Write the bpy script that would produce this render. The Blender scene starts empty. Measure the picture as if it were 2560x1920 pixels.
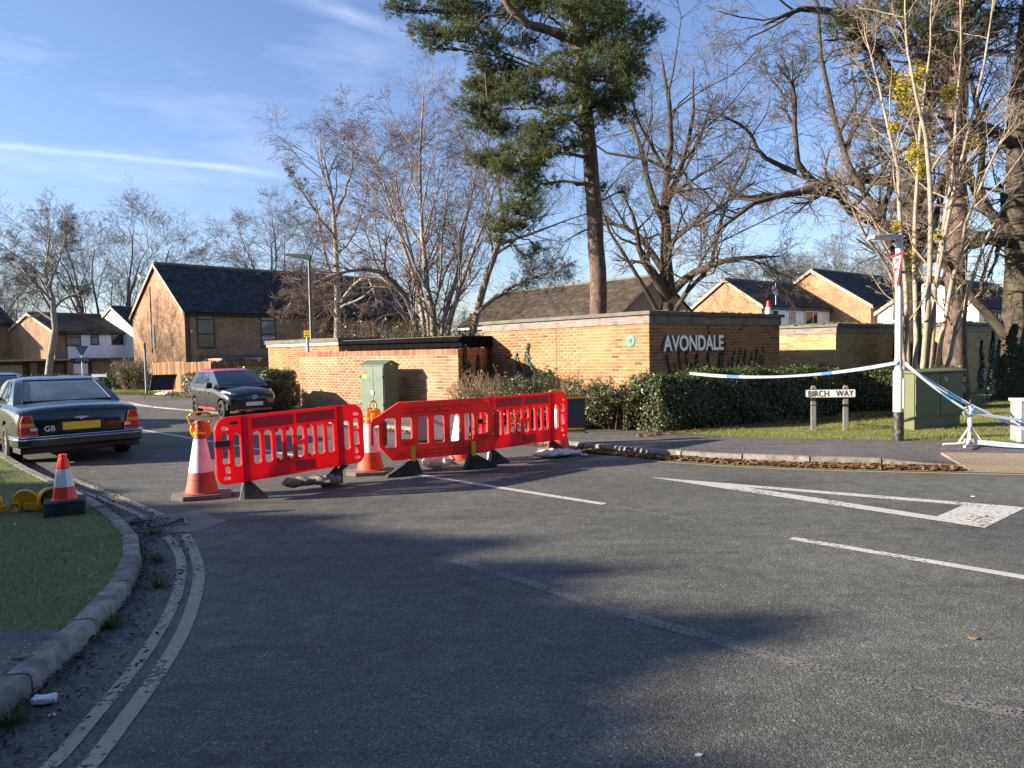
import bpy, bmesh, math, random
import numpy as np
from mathutils import Matrix, Vector
SC = bpy.context.scene
COL = SC.collection
rad = math.radians
# ---------------------------------------------------------------- camera
FPX, EYE, ROLL = 1850.0, 1.68, 0.02            # focal length for a 2560 px wide picture, eye height
PITCH = math.atan(84 / FPX)
_R0 = np.array([1, 0, 0.]); _FW = np.array([0, math.cos(PITCH), -math.sin(PITCH)]); _U0 = np.array([0, math.sin(PITCH), math.cos(PITCH)])
_RC = math.cos(ROLL) * _R0 - math.sin(ROLL) * _U0
_UC = math.sin(ROLL) * _R0 + math.cos(ROLL) * _U0
cam_d = bpy.data.cameras.new('camera'); cam = bpy.data.objects.new('camera', cam_d); COL.objects.link(cam)
cam_d.sensor_fit = 'HORIZONTAL'; cam_d.sensor_width = 36.0; cam_d.lens = 36.0 * FPX / 2560
cam_d.clip_start = 0.05; cam_d.clip_end = 3000
cam.matrix_world = Matrix(((_RC[0], _UC[0], -_FW[0], 0), (_RC[1], _UC[1], -_FW[1], 0), (_RC[2], _UC[2], -_FW[2], EYE), (0, 0, 0, 1)))
SC.camera = cam
def _ray(u, v): return (u - 1280) / FPX * _RC - (v - 960) / FPX * _UC + _FW
def G(u, v, z=0.):                              # survey helper: sight line -> point on level z
    d = _ray(u, v); t = (z - EYE) / d[2]; return (float(d[0] * t), float(d[1] * t))
def AT(u, v, Y):                                # sight line -> point at distance Y
    d = _ray(u, v); t = Y / d[1]; return (float(d[0] * t), Y, float(EYE + d[2] * t))
# ---------------------------------------------------------------- light
SUN_EL, SUN_BEAR = 17.5, -100.0                 # sun stands to the left, a little behind the camera
w = bpy.data.worlds.new('World'); SC.world = w; w.use_nodes = True
nt = w.node_tree; nt.nodes.clear()
def wn(t, **k):
    n = nt.nodes.new(t)
    for a, b in k.items(): setattr(n, a, b)
    return n
sky = wn('ShaderNodeTexSky', sky_type='NISHITA'); sky.sun_disc = False
sky.sun_elevation = rad(SUN_EL); sky.sun_rotation = rad(SUN_BEAR); sky.air_density = 1.0; sky.dust_density = 0.7; sky.ozone_density = 2.6
tc = wn('ShaderNodeTexCoord')
def wm(op, a, b=None, c=None, clamp=False):
    n = wn('ShaderNodeMath', operation=op); n.use_clamp = clamp
    for i, x in enumerate((a, b, c)):
        if x is None: continue
        if isinstance(x, (int, float)): n.inputs[i].default_value = x
        else: nt.links.new(x, n.inputs[i])
    return n.outputs[0]
def wdot(v):
    n = wn('ShaderNodeVectorMath', operation='DOT_PRODUCT'); nt.links.new(tc.outputs['Generated'], n.inputs[0]); n.inputs[1].default_value = v
    return n.outputs['Value']
def wnoise(scale, detail, stretch=(1, 1, 1), rot=(0, 0, 0)):
    m = wn('ShaderNodeMapping'); m.inputs['Scale'].default_value = stretch; m.inputs['Rotation'].default_value = rot
    nt.links.new(tc.outputs['Generated'], m.inputs[0])
    n = wn('ShaderNodeTexNoise'); n.inputs['Scale'].default_value = scale; n.inputs['Detail'].default_value = detail; n.inputs['Roughness'].default_value = .6
    nt.links.new(m.outputs[0], n.inputs['Vector']); return n.outputs['Fac']
def unit(v): v = np.array(v, float); return v / np.linalg.norm(v)
mask = None
wob = wnoise(9, 5)
for (p0, p1, wd, st, ext) in (((-400, 325), (760, 438), .0052, .23, 1), ((-400, 300), (170, 445), .008, .13, 1), ((690, -20), (1080, 105), .012, .30, 0), ((380, 395), (900, 470), .006, .12, 0)):
    a, b = unit(_ray(*p0)), unit(_ray(*p1)); nrm = unit(np.cross(a, b)); al = unit(np.cross(nrm, a)); 
    d = wm('ABSOLUTE', wm('ADD', wdot(tuple(nrm)), wm('MULTIPLY', wm('SUBTRACT', wob, .5), wd * 1.6)))
    band = wm('SUBTRACT', 1, wm('DIVIDE', d, wd), clamp=True)
    band = wm('MULTIPLY', band, wm('MULTIPLY_ADD', wob, 1.6, -.25, clamp=True))
    L = math.asin(min(1, float(np.linalg.norm(np.cross(a, b)))))
    ang = wdot(tuple(al))
    fade = wm('MULTIPLY', wm('MULTIPLY', wm('SUBTRACT', math.sin(L), ang), 9, clamp=True), wm('MULTIPLY_ADD', ang, 9, .2, clamp=True))
    band = wm('MULTIPLY', wm('MULTIPLY', band, fade), wm('GREATER_THAN', wdot(tuple(unit(a + b))), .3))
    band = wm('MULTIPLY', band, st)
    mask = band if mask is None else wm('ADD', mask, band)
cir = wm('MULTIPLY', wm('SUBTRACT', wnoise(2.6, 7, (1.2, .5, 5), (.1, .25, .3)), .5, clamp=True), .6)
mask = wm('ADD', mask, cir, clamp=True)
tn = wn('ShaderNodeMix', data_type='RGBA', blend_type='MULTIPLY'); tn.inputs['Factor'].default_value = 1; nt.links.new(sky.outputs[0], tn.inputs[6]); tn.inputs[7].default_value = (.80, .78, .89, 1)   # clear winter air: a purer blue
mx = wn('ShaderNodeMix', data_type='RGBA'); nt.links.new(mask, mx.inputs['Factor']); nt.links.new(tn.outputs[2], mx.inputs[6])
mx.inputs[7].default_value = (6.4, 6.9, 8.0, 1)
bg = wn('ShaderNodeBackground'); bg.inputs['Strength'].default_value = 0.096
nt.links.new(mx.outputs[2], bg.inputs['Color'])
wo = wn('ShaderNodeOutputWorld'); nt.links.new(bg.outputs[0], wo.inputs[0])
sd = bpy.data.lights.new('sun', 'SUN'); sd.energy = 5.0; sd.angle = rad(0.53); sd.color = (1.0, .86, .68)
sun = bpy.data.objects.new('sun', sd); COL.objects.link(sun)
_tv = Vector((-math.sin(rad(SUN_BEAR)) * math.cos(rad(SUN_EL)), -math.cos(rad(SUN_BEAR)) * math.cos(rad(SUN_EL)), -math.sin(rad(SUN_EL))))
sun.rotation_euler = _tv.to_track_quat('-Z', 'Y').to_euler(); sun.location = (-30, -10, 20)
SC.view_settings.view_transform = 'Standard'; SC.view_settings.look = 'None'; SC.view_settings.exposure = 1.55; SC.view_settings.gamma = 1
SC.cycles.use_denoising = True; SC.cycles.max_bounces = 6; SC.cycles.transparent_max_bounces = 12
SC.cycles.sample_clamp_indirect = 6
# ---------------------------------------------------------------- materials
MATS = {}
def _nodes(name):
    m = bpy.data.materials.new(name); m.use_nodes = True; t = m.node_tree; t.nodes.clear()
    o = t.nodes.new('ShaderNodeOutputMaterial'); b = t.nodes.new('ShaderNodeBsdfPrincipled'); t.links.new(b.outputs[0], o.inputs[0])
    MATS[name] = m; return m, t, b, o
def _noise(t, scale, detail=4, coord='Object', stretch=None, rough=.6):
    c = t.nodes.new('ShaderNodeTexCoord'); n = t.nodes.new('ShaderNodeTexNoise')
    n.inputs['Scale'].default_value = scale; n.inputs['Detail'].default_value = detail; n.inputs['Roughness'].default_value = rough
    if stretch:
        mp = t.nodes.new('ShaderNodeMapping'); mp.inputs['Scale'].default_value = stretch
        t.links.new(c.outputs[coord], mp.inputs[0]); t.links.new(mp.outputs[0], n.inputs['Vector'])
    else: t.links.new(c.outputs[coord], n.inputs['Vector'])
    return n.outputs['Fac']
def _ramp(t, fac, stops, interp='LINEAR'):
    r = t.nodes.new('ShaderNodeValToRGB'); r.color_ramp.interpolation = interp
    e = r.color_ramp.elements
    while len(e) < len(stops): e.new(.5)
    for i, (p, c) in enumerate(stops): e[i].position = p; e[i].color = (*c, 1)
    t.links.new(fac, r.inputs[0]); return r.outputs[0]
def _mixc(t, a, b, fac, mode='MIX'):
    n = t.nodes.new('ShaderNodeMix'); n.data_type = 'RGBA'; n.blend_type = mode
    for s, x in ((0, fac), (6, a), (7, b)):
        if isinstance(x, (int, float)): n.inputs[s].default_value = x
        elif isinstance(x, tuple): n.inputs[s].default_value = (*x, 1)
        else: t.links.new(x, n.inputs[s])
    return n.outputs[2]
def _bump(t, b, h, strength, dist=.01):
    n = t.nodes.new('ShaderNodeBump'); n.inputs['Strength'].default_value = strength; n.inputs['Distance'].default_value = dist
    t.links.new(h, n.inputs['Height']); t.links.new(n.outputs[0], b.inputs['Normal'])
def M(name, col, rough=.6, metal=0., var=.15, ns=6., bump=0., bs=None, coat=0., spec=.5, trans=0., coord='Object', stretch=None, dirt=None):
    if name in MATS: return MATS[name]
    m, t, b, o = _nodes(name)
    f = _noise(t, ns, 5, coord, stretch)
    lo = tuple(c * (1 - var) for c in col); hi = tuple(min(1, c * (1 + var)) for c in col)
    c = _ramp(t, f, [(.3, lo), (.7, hi)])
    if dirt:
        dcol, amt, ds = dirt
        c = _mixc(t, c, dcol, _ramp(t, _noise(t, ds, 6, coord), [(.5, (0, 0, 0)), (.72, (amt,) * 3)]))
    t.links.new(c, b.inputs['Base Color'])
    b.inputs['Roughness'].default_value = rough; b.inputs['Metallic'].default_value = metal
    b.inputs['Coat Weight'].default_value = coat; b.inputs['Coat Roughness'].default_value = .04; b.inputs['Specular IOR Level'].default_value = spec
    if bump: _bump(t, b, _noise(t, bs or ns * 4, 5, coord), bump)
    if trans:
        tr = t.nodes.new('ShaderNodeBsdfTranslucent'); t.links.new(c, tr.inputs[0])
        mxs = t.nodes.new('ShaderNodeMixShader'); mxs.inputs[0].default_value = trans
        t.links.new(b.outputs[0], mxs.inputs[1]); t.links.new(tr.outputs[0], mxs.inputs[2]); t.links.new(mxs.outputs[0], o.inputs[0])
    return m
def MR(name, stops, src='island', rough=.85, ns=30., nv=.25, bump=.3, interp='LINEAR', trans=0., spec=.3, stain=None, zst=None):
    """colour drawn per piece (each object, or each loose island of a joined part)"""
    if name in MATS: return MATS[name]
    m, t, b, o = _nodes(name)
    if src == 'object': r = t.nodes.new('ShaderNodeObjectInfo').outputs['Random']
    else: r = t.nodes.new('ShaderNodeNewGeometry').outputs['Random Per Island']
    c = _ramp(t, r, stops, interp)
    n = _noise(t, ns, 5)
    c = _mixc(t, c, _ramp(t, n, [(.25, (1 - nv,) * 3), (.75, (1 + nv * .6,) * 3)]), 1.0, 'MULTIPLY')
    if stain:
        scol, amt, sc = stain
        g = t.nodes.new('ShaderNodeNewGeometry'); nn = t.nodes.new('ShaderNodeTexNoise'); nn.inputs['Scale'].default_value = sc; nn.inputs['Detail'].default_value = 6
        t.links.new(g.outputs['Position'], nn.inputs['Vector'])
        c = _mixc(t, c, scol, _ramp(t, nn.outputs['Fac'], [(.46, (0, 0, 0)), (.66, (amt,) * 3)]))
    t.links.new(c, b.inputs['Base Color']); b.inputs['Roughness'].default_value = rough; b.inputs['Specular IOR Level'].default_value = spec
    if bump: _bump(t, b, _noise(t, ns * 3, 4), bump, .004)
    if trans:
        tr = t.nodes.new('ShaderNodeBsdfTranslucent'); t.links.new(c, tr.inputs[0])
        mxs = t.nodes.new('ShaderNodeMixShader'); mxs.inputs[0].default_value = trans
        t.links.new(b.outputs[0], mxs.inputs[1]); t.links.new(tr.outputs[0], mxs.inputs[2]); t.links.new(mxs.outputs[0], o.inputs[0])
    return m
def glass(name, col, rough=.05, spec=.9):
    m, t, b, o = _nodes(name)
    c = _ramp(t, _noise(t, 1.3, 4), [(.35, tuple(x * .6 for x in col)), (.7, tuple(x * 1.3 for x in col))]); t.links.new(c, b.inputs['Base Color'])
    b.inputs['Roughness'].default_value = rough; b.inputs['Specular IOR Level'].default_value = spec; b.inputs['Coat Weight'].default_value = .6; b.inputs['Coat Roughness'].default_value = .03
    return m
# ---------------------------------------------------------------- object helpers
def tag(o, label=None, cat=None, group=None, kind=None):
    if label: o['label'] = label
    if cat: o['category'] = cat
    if group: o['group'] = group
    if kind: o['kind'] = kind
    return o
def rotb(b): return rad(90 - b)                 # local +x towards compass bearing b (0 = ahead, 90 = right)
def thing(name, label, cat, loc=(0, 0, 0), rz=0., group=None):
    o = bpy.data.objects.new(name, None); COL.objects.link(o); o.empty_display_size = .2
    o.location = loc if len(loc) == 3 else (*loc, 0); o.rotation_euler = (0, 0, rz); return tag(o, label, cat, group)
def link(name, me, parent=None, mat=None, loc=None, rz=None):
    if mat is not None and len(me.materials) == 0: me.materials.append(mat)
    o = bpy.data.objects.new(name, me); COL.objects.link(o)
    if parent: o.parent = parent
    if loc is not None: o.location = loc
    if rz is not None: o.rotation_euler = (0, 0, rz)
    return o
def np_mesh(name, V, F, smooth=False):
    V = np.asarray(V, np.float32).reshape(-1, 3); F = np.asarray(F, np.int32); k = F.shape[1]
    me = bpy.data.meshes.new(name); me.vertices.add(len(V)); me.vertices.foreach_set('co', V.ravel())
    me.loops.add(F.size); me.loops.foreach_set('vertex_index', F.ravel())
    me.polygons.add(len(F)); me.polygons.foreach_set('loop_start', np.arange(0, F.size, k, dtype=np.int32)); me.polygons.foreach_set('loop_total', np.full(len(F), k, np.int32))
    if smooth: me.polygons.foreach_set('use_smooth', np.ones(len(F), bool))
    me.update(calc_edges=True); return me
class MB:
    def __init__(s): s.v = []; s.f = []
    def add(s, v, f):
        n = len(s.v); s.v += [tuple(map(float, p)) for p in v]; s.f += [tuple(i + n for i in q) for q in f]; return s
    def box(s, x0, x1, y0, y1, z0, z1, m=None):
        v = [(x0, y0, z0), (x1, y0, z0), (x1, y1, z0), (x0, y1, z0), (x0, y0, z1), (x1, y0, z1), (x1, y1, z1), (x0, y1, z1)]
        if m is not None: v = [tuple(m @ Vector(p)) for p in v]
        return s.add(v, [(0, 3, 2, 1), (4, 5, 6, 7), (0, 1, 5, 4), (1, 2, 6, 5), (2, 3, 7, 6), (3, 0, 4, 7)])
    def tube(s, pts, r, n=8, cap=True):
        pts = [Vector(p) for p in pts]; rs = r if isinstance(r, (list, tuple)) else [r] * len(pts); base = len(s.v)
        for i, p in enumerate(pts):
            t = (pts[min(i + 1, len(pts) - 1)] - pts[max(i - 1, 0)]).normalized(); ref = Vector((0, 0, 1)) if abs(t.z) < .9 else Vector((1, 0, 0))
            a = t.cross(ref).normalized(); b = t.cross(a)
            for k in range(n):
                q = 2 * math.pi * k / n; s.v.append(tuple(p + (a * math.cos(q) + b * math.sin(q)) * rs[i]))
        for i in range(len(pts) - 1):
            for k in range(n):
                k2 = (k + 1) % n; s.f.append((base + i * n + k, base + i * n + k2, base + (i + 1) * n + k2, base + (i + 1) * n + k))
        if cap: s.f.append(tuple(base + k for k in range(n))[::-1]); s.f.append(tuple(base + (len(pts) - 1) * n + k for k in range(n)))
        return s
    def lathe(s, prof, n=24, m=None, cap=True):
        base = len(s.v)
        for (r, z) in prof:
            for k in range(n):
                q = 2 * math.pi * k / n; p = Vector((r * math.cos(q), r * math.sin(q), z)); s.v.append(tuple(m @ p if m is not None else p))
        for i in range(len(prof) - 1):
            for k in range(n):
                k2 = (k + 1) % n; s.f.append((base + i * n + k, base + i * n + k2, base + (i + 1) * n + k2, base + (i + 1) * n + k))
        if cap: s.f.append(tuple(base + k for k in range(n))[::-1]); s.f.append(tuple(base + (len(prof) - 1) * n + k for k in range(n)))
        return s
    def prism(s, poly, z0, z1, m=None):
        n = len(poly); v = [(x, y, z0) for x, y in poly] + [(x, y, z1) for x, y in poly]
        if m is not None: v = [tuple(m @ Vector(p)) for p in v]
        return s.add(v, [tuple(range(n))[::-1], tuple(range(n, 2 * n))] + [(i, (i + 1) % n, n + (i + 1) % n, n + i) for i in range(n)])
    def mesh(s, name, smooth=False, bevel=0., seg=2):
        me = bpy.data.meshes.new(name); me.from_pydata(s.v, [], s.f)
        if bevel:
            bm = bmesh.new(); bm.from_mesh(me); bmesh.ops.bevel(bm, geom=bm.edges[:], offset=bevel, segments=seg, affect='EDGES', profile=.6, clamp_overlap=True); bm.to_mesh(me); bm.free()
        if smooth:
            for p in me.polygons: p.use_smooth = True
            try: me.set_sharp_from_angle(angle=rad(smooth if smooth is not True else 40))
            except Exception: pass
        me.update(); return me
    def build(s, name, mat, parent=None, smooth=False, bevel=0., loc=None, rz=None, seg=2):
        return link(name, s.mesh(name, smooth, bevel, seg), parent, mat, loc, rz)
def copy_tree(o, parent=None):
    c = o.copy(); COL.objects.link(c); c.parent = parent
    for ch in list(o.children): copy_tree(ch, c)
    return c
XZ = Matrix.Rotation(rad(90), 4, 'X')           # drawing plane x,y -> upright x,z facing -y
def plate(loops, depth, bevel=0., res=2, xf=XZ):
    """flat shape with holes: first loop outline, further loops holes"""
    cu = bpy.data.curves.new('c', 'CURVE'); cu.dimensions = '2D'; cu.fill_mode = 'BOTH'; cu.extrude = depth / 2 - bevel; cu.bevel_depth = bevel; cu.bevel_resolution = res
    cu.offset = -bevel if bevel else 0
    for lp in loops:
        sp = cu.splines.new('POLY'); sp.points.add(len(lp) - 1); sp.use_cyclic_u = True
        for i, (x, y) in enumerate(lp): sp.points[i].co = (x, y, 0, 1)
    return curve_mesh(cu, xf)
def curve_mesh(cu, xf=None):
    ob = bpy.data.objects.new('c', cu); COL.objects.link(ob); dg = bpy.context.evaluated_depsgraph_get()
    me = bpy.data.meshes.new_from_object(ob.evaluated_get(dg)); bpy.data.objects.remove(ob); bpy.data.curves.remove(cu)
    me.materials.clear()
    if xf is not None: me.transform(xf)
    return me
def text_mesh(s, size, ext=.0, bold=0., xf=XZ, align='CENTER', sx=1., spacing=1.):
    cu = bpy.data.curves.new('t', 'FONT'); cu.body = s; cu.size = size; cu.extrude = ext; cu.offset = bold; cu.align_x = align; cu.space_character = spacing
    me = curve_mesh(cu, Matrix.Diagonal((sx, 1, 1, 1))); me.transform(xf); return me
def rrect(x0, x1, y0, y1, r, n=5):
    out = []
    for cx, cy, a0 in ((x1 - r, y1 - r, 0), (x0 + r, y1 - r, 90), (x0 + r, y0 + r, 180), (x1 - r, y0 + r, 270)):
        for k in range(n + 1): a = rad(a0 + 90 * k / n); out.append((cx + r * math.cos(a), cy + r * math.sin(a)))
    return out
def resample(pts, step):
    P = np.array(pts, float); seg = np.linalg.norm(np.diff(P, axis=0), axis=1); s = np.concatenate([[0], np.cumsum(seg)]); n = max(2, int(round(s[-1] / step)) + 1)
    q = np.linspace(0, s[-1], n); return np.stack([np.interp(q, s, P[:, k]) for k in range(P.shape[1])], 1)
def smoothline(pts, step, it=2):
    P = np.array(pts, float)
    for _ in range(it):
        a = P[:-1] * .75 + P[1:] * .25; b = P[:-1] * .25 + P[1:] * .75
        P = np.concatenate([P[:1], np.stack([a, b], 1).reshape(-1, P.shape[1]), P[-1:]])
    return resample(P, step)
def offs(P, d):                                  # d > 0: to the right of travel
    t = np.gradient(P, axis=0); t /= np.linalg.norm(t, axis=1)[:, None]; return P + d * np.stack([t[:, 1], -t[:, 0]], 1)
def strip(name, A, B, z, mat, parent=None, kind='structure', zb=None):
    n = len(A); za = np.full(n, z) if np.isscalar(z) else z; zz = za if zb is None else (np.full(n, zb) if np.isscalar(zb) else zb)
    V = np.concatenate([np.column_stack([A, za]), np.column_stack([B, zz])]); F = [(i, i + 1, n + i + 1, n + i) for i in range(n - 1)]
    o = link(name, np_mesh(name, V, np.array(F)), parent, mat)
    bm = bmesh.new(); bm.from_mesh(o.data); bmesh.ops.recalc_face_normals(bm, faces=bm.faces[:])
    if sum(f.normal.z for f in bm.faces) < 0: bmesh.ops.reverse_faces(bm, faces=bm.faces[:])
    bm.to_mesh(o.data); bm.free()
    if parent is None and kind: o['kind'] = kind
    return o
def pieces(parent, name, items, meshes, mats, nind=300, mat_join=None):
    """items: (meshkey, loc, rot Euler tuple, scale, priority): the nind first by priority become objects, the rest one joined part"""
    items = sorted(items, key=lambda i: i[4])
    for k, me in meshes.items():
        if len(me.materials) == 0: me.materials.append(mats)
    for (k, loc, rot, scl, _) in items[:nind]:
        o = bpy.data.objects.new(name, meshes[k]); COL.objects.link(o); o.parent = parent; o.location = loc; o.rotation_euler = rot; o.scale = scl
    rest = items[nind:]
    if rest:
        from mathutils import Euler
        cache = {k: (np.array([v.co[:] for v in me.vertices]), np.array([(p.vertices[0], p.vertices[j], p.vertices[j + 1]) for p in me.polygons for j in range(1, len(p.vertices) - 1)])) for k, me in meshes.items()}
        Vs, Fs, n = [], [], 0
        for (k, loc, rot, scl, _) in rest:
            v, f = cache[k]; R = np.array(Euler(rot).to_matrix()); vv = (v * np.array(scl)) @ R.T + np.array(loc)
            Vs.append(vv); Fs.append(f + n); n += len(v)
        o = link(name + '_field', np_mesh(name, np.concatenate(Vs), np.concatenate(Fs)), parent, mat_join or mats); o['kind'] = 'stuff'
def unit_box(sx, sy, sz, open_back=False):
    return MB().box(-sx / 2, sx / 2, -sy / 2, sy / 2, -sz / 2, sz / 2).mesh('piece')
# ================================================================ GROUND, ROAD, KERBS
rng = np.random.default_rng(7); random.seed(7)
def asphalt(name, base, fleck, scale=70., tone=1., patch=.35):
    m, t, b, o = _nodes(name)
    g = t.nodes.new('ShaderNodeNewGeometry'); P = g.outputs['Position']
    def nz(s, d=4):
        n = t.nodes.new('ShaderNodeTexNoise'); n.inputs['Scale'].default_value = s; n.inputs['Detail'].default_value = d; t.links.new(P, n.inputs['Vector']); return n.outputs['Fac']
    v = t.nodes.new('ShaderNodeTexVoronoi'); v.inputs['Scale'].default_value = scale; t.links.new(P, v.inputs['Vector'])
    sep = t.nodes.new('ShaderNodeSeparateColor'); t.links.new(v.outputs['Color'], sep.inputs[0])
    c = _ramp(t, sep.outputs[0], [(0, tuple(x * .55 for x in base)), (.6, base), (.86, tuple(x * 1.35 for x in base)), (.965, fleck), (1, tuple(x * 1.8 for x in fleck))])
    big = _ramp(t, nz(.55, 6), [(.32, (1 - patch,) * 3), (.68, (1 + patch,) * 3)])
    c = _mixc(t, c, big, 1., 'MULTIPLY')
    c = _mixc(t, c, _ramp(t, nz(6, 5), [(.3, (.8,) * 3), (.7, (1.2,) * 3)]), 1., 'MULTIPLY')
    mp = t.nodes.new('ShaderNodeMapping'); mp.inputs['Rotation'].default_value = (0, 0, rad(44)); mp.inputs['Scale'].default_value = (.25, 2.2, 1); t.links.new(P, mp.inputs[0])
    n3 = t.nodes.new('ShaderNodeTexNoise'); n3.inputs['Scale'].default_value = 1.1; n3.inputs['Detail'].default_value = 7; n3.inputs['Roughness'].default_value = .65; t.links.new(mp.outputs[0], n3.inputs['Vector'])
    c = _mixc(t, c, _ramp(t, n3.outputs['Fac'], [(.32, (.62,) * 3), (.45, (1.,) * 3), (.58, (1.,) * 3), (.74, (1.4,) * 3)]), 1., 'MULTIPLY')   # wheel worn streaks along the road
    st = t.nodes.new('ShaderNodeTexVoronoi'); st.feature = 'DISTANCE_TO_EDGE'; st.inputs['Scale'].default_value = .45; wv = t.nodes.new('ShaderNodeVectorMath'); wv.operation = 'ADD'; t.links.new(P, wv.inputs[0]); nw = t.nodes.new('ShaderNodeTexNoise'); nw.inputs['Scale'].default_value = 2.5; nw.inputs['Detail'].default_value = 5; t.links.new(P, nw.inputs['Vector']); t.links.new(nw.outputs['Color'], wv.inputs[1]); t.links.new(wv.outputs[0], st.inputs['Vector'])
    c = _mixc(t, c, _ramp(t, st.outputs['Distance'], [(0, (.55,) * 3), (.008, (1.,) * 3)]), _ramp(t, nz(.35, 3), [(.5, (0, 0, 0)), (.6, (.55,) * 3)]), 'MULTIPLY')   # hairline cracks in places
    t.links.new(c, b.inputs['Base Color']); b.inputs['Roughness'].default_value = .82; b.inputs['Specular IOR Level'].default_value = .35
    hh = t.nodes.new('ShaderNodeMath'); hh.operation = 'MULTIPLY_ADD'; hh.inputs[1].default_value = -1; t.links.new(v.outputs['Distance'], hh.inputs[0]); t.links.new(nz(140, 3), hh.inputs[2])
    _bump(t, b, hh.outputs[0], .4, .01); return m
mRoad = asphalt('road_asphalt', (.103, .106, .095), (.155, .153, .14), 115, patch=.22)
mPave = asphalt('pavement_asphalt', (.12, .113, .105), (.2, .19, .175), 90, patch=.2)
mKerb = MR('kerb_concrete', [(0, (.2, .19, .17)), (.5, (.27, .255, .23)), (1, (.33, .31, .27))], 'object', ns=14, nv=.4, bump=.35, stain=((.09, .095, .07), .85, 7))
def turf(name, a, bcol, c):
    m, t, b, o = _nodes(name); g = t.nodes.new('ShaderNodeNewGeometry')
    n = t.nodes.new('ShaderNodeTexNoise'); n.inputs['Scale'].default_value = 1.6; n.inputs['Detail'].default_value = 8; n.inputs['Roughness'].default_value = .7; t.links.new(g.outputs['Position'], n.inputs['Vector'])
    n2 = t.nodes.new('ShaderNodeTexNoise'); n2.inputs['Scale'].default_value = 45; n2.inputs['Detail'].default_value = 4; t.links.new(g.outputs['Position'], n2.inputs['Vector'])
    cc = _ramp(t, n.outputs['Fac'], [(.3, a), (.52, bcol), (.72, c)])
    cc = _mixc(t, cc, _ramp(t, n2.outputs['Fac'], [(.3, (.55,) * 3), (.7, (1.35,) * 3)]), 1., 'MULTIPLY')
    t.links.new(cc, b.inputs['Base Color']); b.inputs['Roughness'].default_value = .95; b.inputs['Specular IOR Level'].default_value = .1; _bump(t, b, n2.outputs['Fac'], .8, .03); return m
mTurf = turf('turf', (.11, .145, .058), (.165, .2, .08), (.21, .195, .115))
mSoil = turf('soil_and_litter', (.05, .04, .028), (.075, .06, .04), (.06, .075, .03))
link('ground', np_mesh('ground', [(-1500, -600, -.9), (1500, -600, -.9), (1500, 2200, -.9), (-1500, 2200, -.9)], [(0, 1, 2, 3)]), None, mTurf)['kind'] = 'structure'
link('road', np_mesh('road', [(-120, -40, 0), (60, -40, 0), (60, 34, 0), (-120, 34, 0)], [(0, 1, 2, 3)]), None, mRoad)['kind'] = 'structure'
def zland(x, y):
    s = lambda a, b, v: (lambda q: q * q * (3 - 2 * q))(np.clip((v - a) / (b - a), 0, 1))
    return .1 - .75 * s(36, 52, y) * s(-6, -20, x)
RK = smoothline([(-110, 30.5), (-40, 31), (-21, 30.6), (-16.5, 29.3), (-12.6, 25.3), (-9.5, 22.5), (-4.7, 17.8), (-2.87, 16.19), (-.86, 14.35), (.75, 12.8), (1.5, 12.0), (2.45, 11.15), (3.86, 10.35), (5.07, 10.0), (6.6, 9.6), (9.5, 8.9), (16, 7.6), (40, 3)], .3)
LK = smoothline([(-2.05, -8), (-2.2, 0), (-2.33, 2.5), (-2.42, 3.5), (-2.5, 4.2), (-2.66, 4.95), (-2.84, 5.5), (-3.12, 6.14), (-3.5, 6.78), (-4.1, 7.55), (-5.0, 8.6), (-6.02, 9.65), (-7.7, 11.45), (-14, 18.6), (-24, 27), (-60, 29)], .3)
def kh(x): return np.interp(x, [-14, -12, -5.5, -4.0, 4.9, 5.9, 60], [.11, .03, .03, .11, .11, .02, .02])
RKh = kh(RK[:, 0]); PI_ = offs(RK, -.125); PO = offs(RK, -2.15)
pz = RKh - .004; pzo = np.full(len(RK), .1); 
strip('pavement', PI_, PO, pz, mPave, zb=np.minimum(pzo, RKh + .07))
def land(name, A, B, mat, zA):
    ss = [0, .015, .04, .08, .14, .2, .28, .36, .44, .52, .65, .8, 1]; V, F = [], []
    for j, s in enumerate(ss):
        P = A * (1 - s) + B * s; z = zland(P[:, 0], P[:, 1]); z = zA * max(0, 1 - s / .04) + z * min(1, s / .04); V.append(np.column_stack([P, z]))
    n = len(A)
    for j in range(len(ss) - 1):
        for i in range(n - 1): F.append((j * n + i, j * n + i + 1, (j + 1) * n + i + 1, (j + 1) * n + i))
    me = np_mesh(name, np.concatenate(V), np.array(F))
    bm = bmesh.new(); bm.from_mesh(me)
    if sum(f.normal.z * f.calc_area() for f in bm.faces) < 0: bmesh.ops.reverse_faces(bm, faces=bm.faces[:])
    bm.to_mesh(me); bm.free()
    o = link(name, me, None, mat); o['kind'] = 'structure'; return o
sel = slice(None, None, 4)
A_ = np.concatenate([PO[sel], PO[-1:]]); zA_ = np.concatenate([np.minimum(pzo, RKh + .07)[sel], [.09]])
land('lawn', A_, np.column_stack([A_[:, 0] * 2.4, np.full(len(A_), 190.)]), mTurf, zA_)
LI = offs(LK, -.125)
cut = int(np.argmin(np.abs(LI[:, 1] - 4.15)))
P1 = LI[:cut + 1]; strip('side_pavement', P1, np.column_stack([np.full(len(P1), -14.), P1[:, 1] - .15]), .1, mPave)
P2 = LI[cut:]; strip('verge', P2, np.column_stack([np.minimum(P2[:, 0] - 2, -90.), P2[:, 1] - np.linspace(.15, 2, len(P2))]), .1, mTurf)
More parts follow.
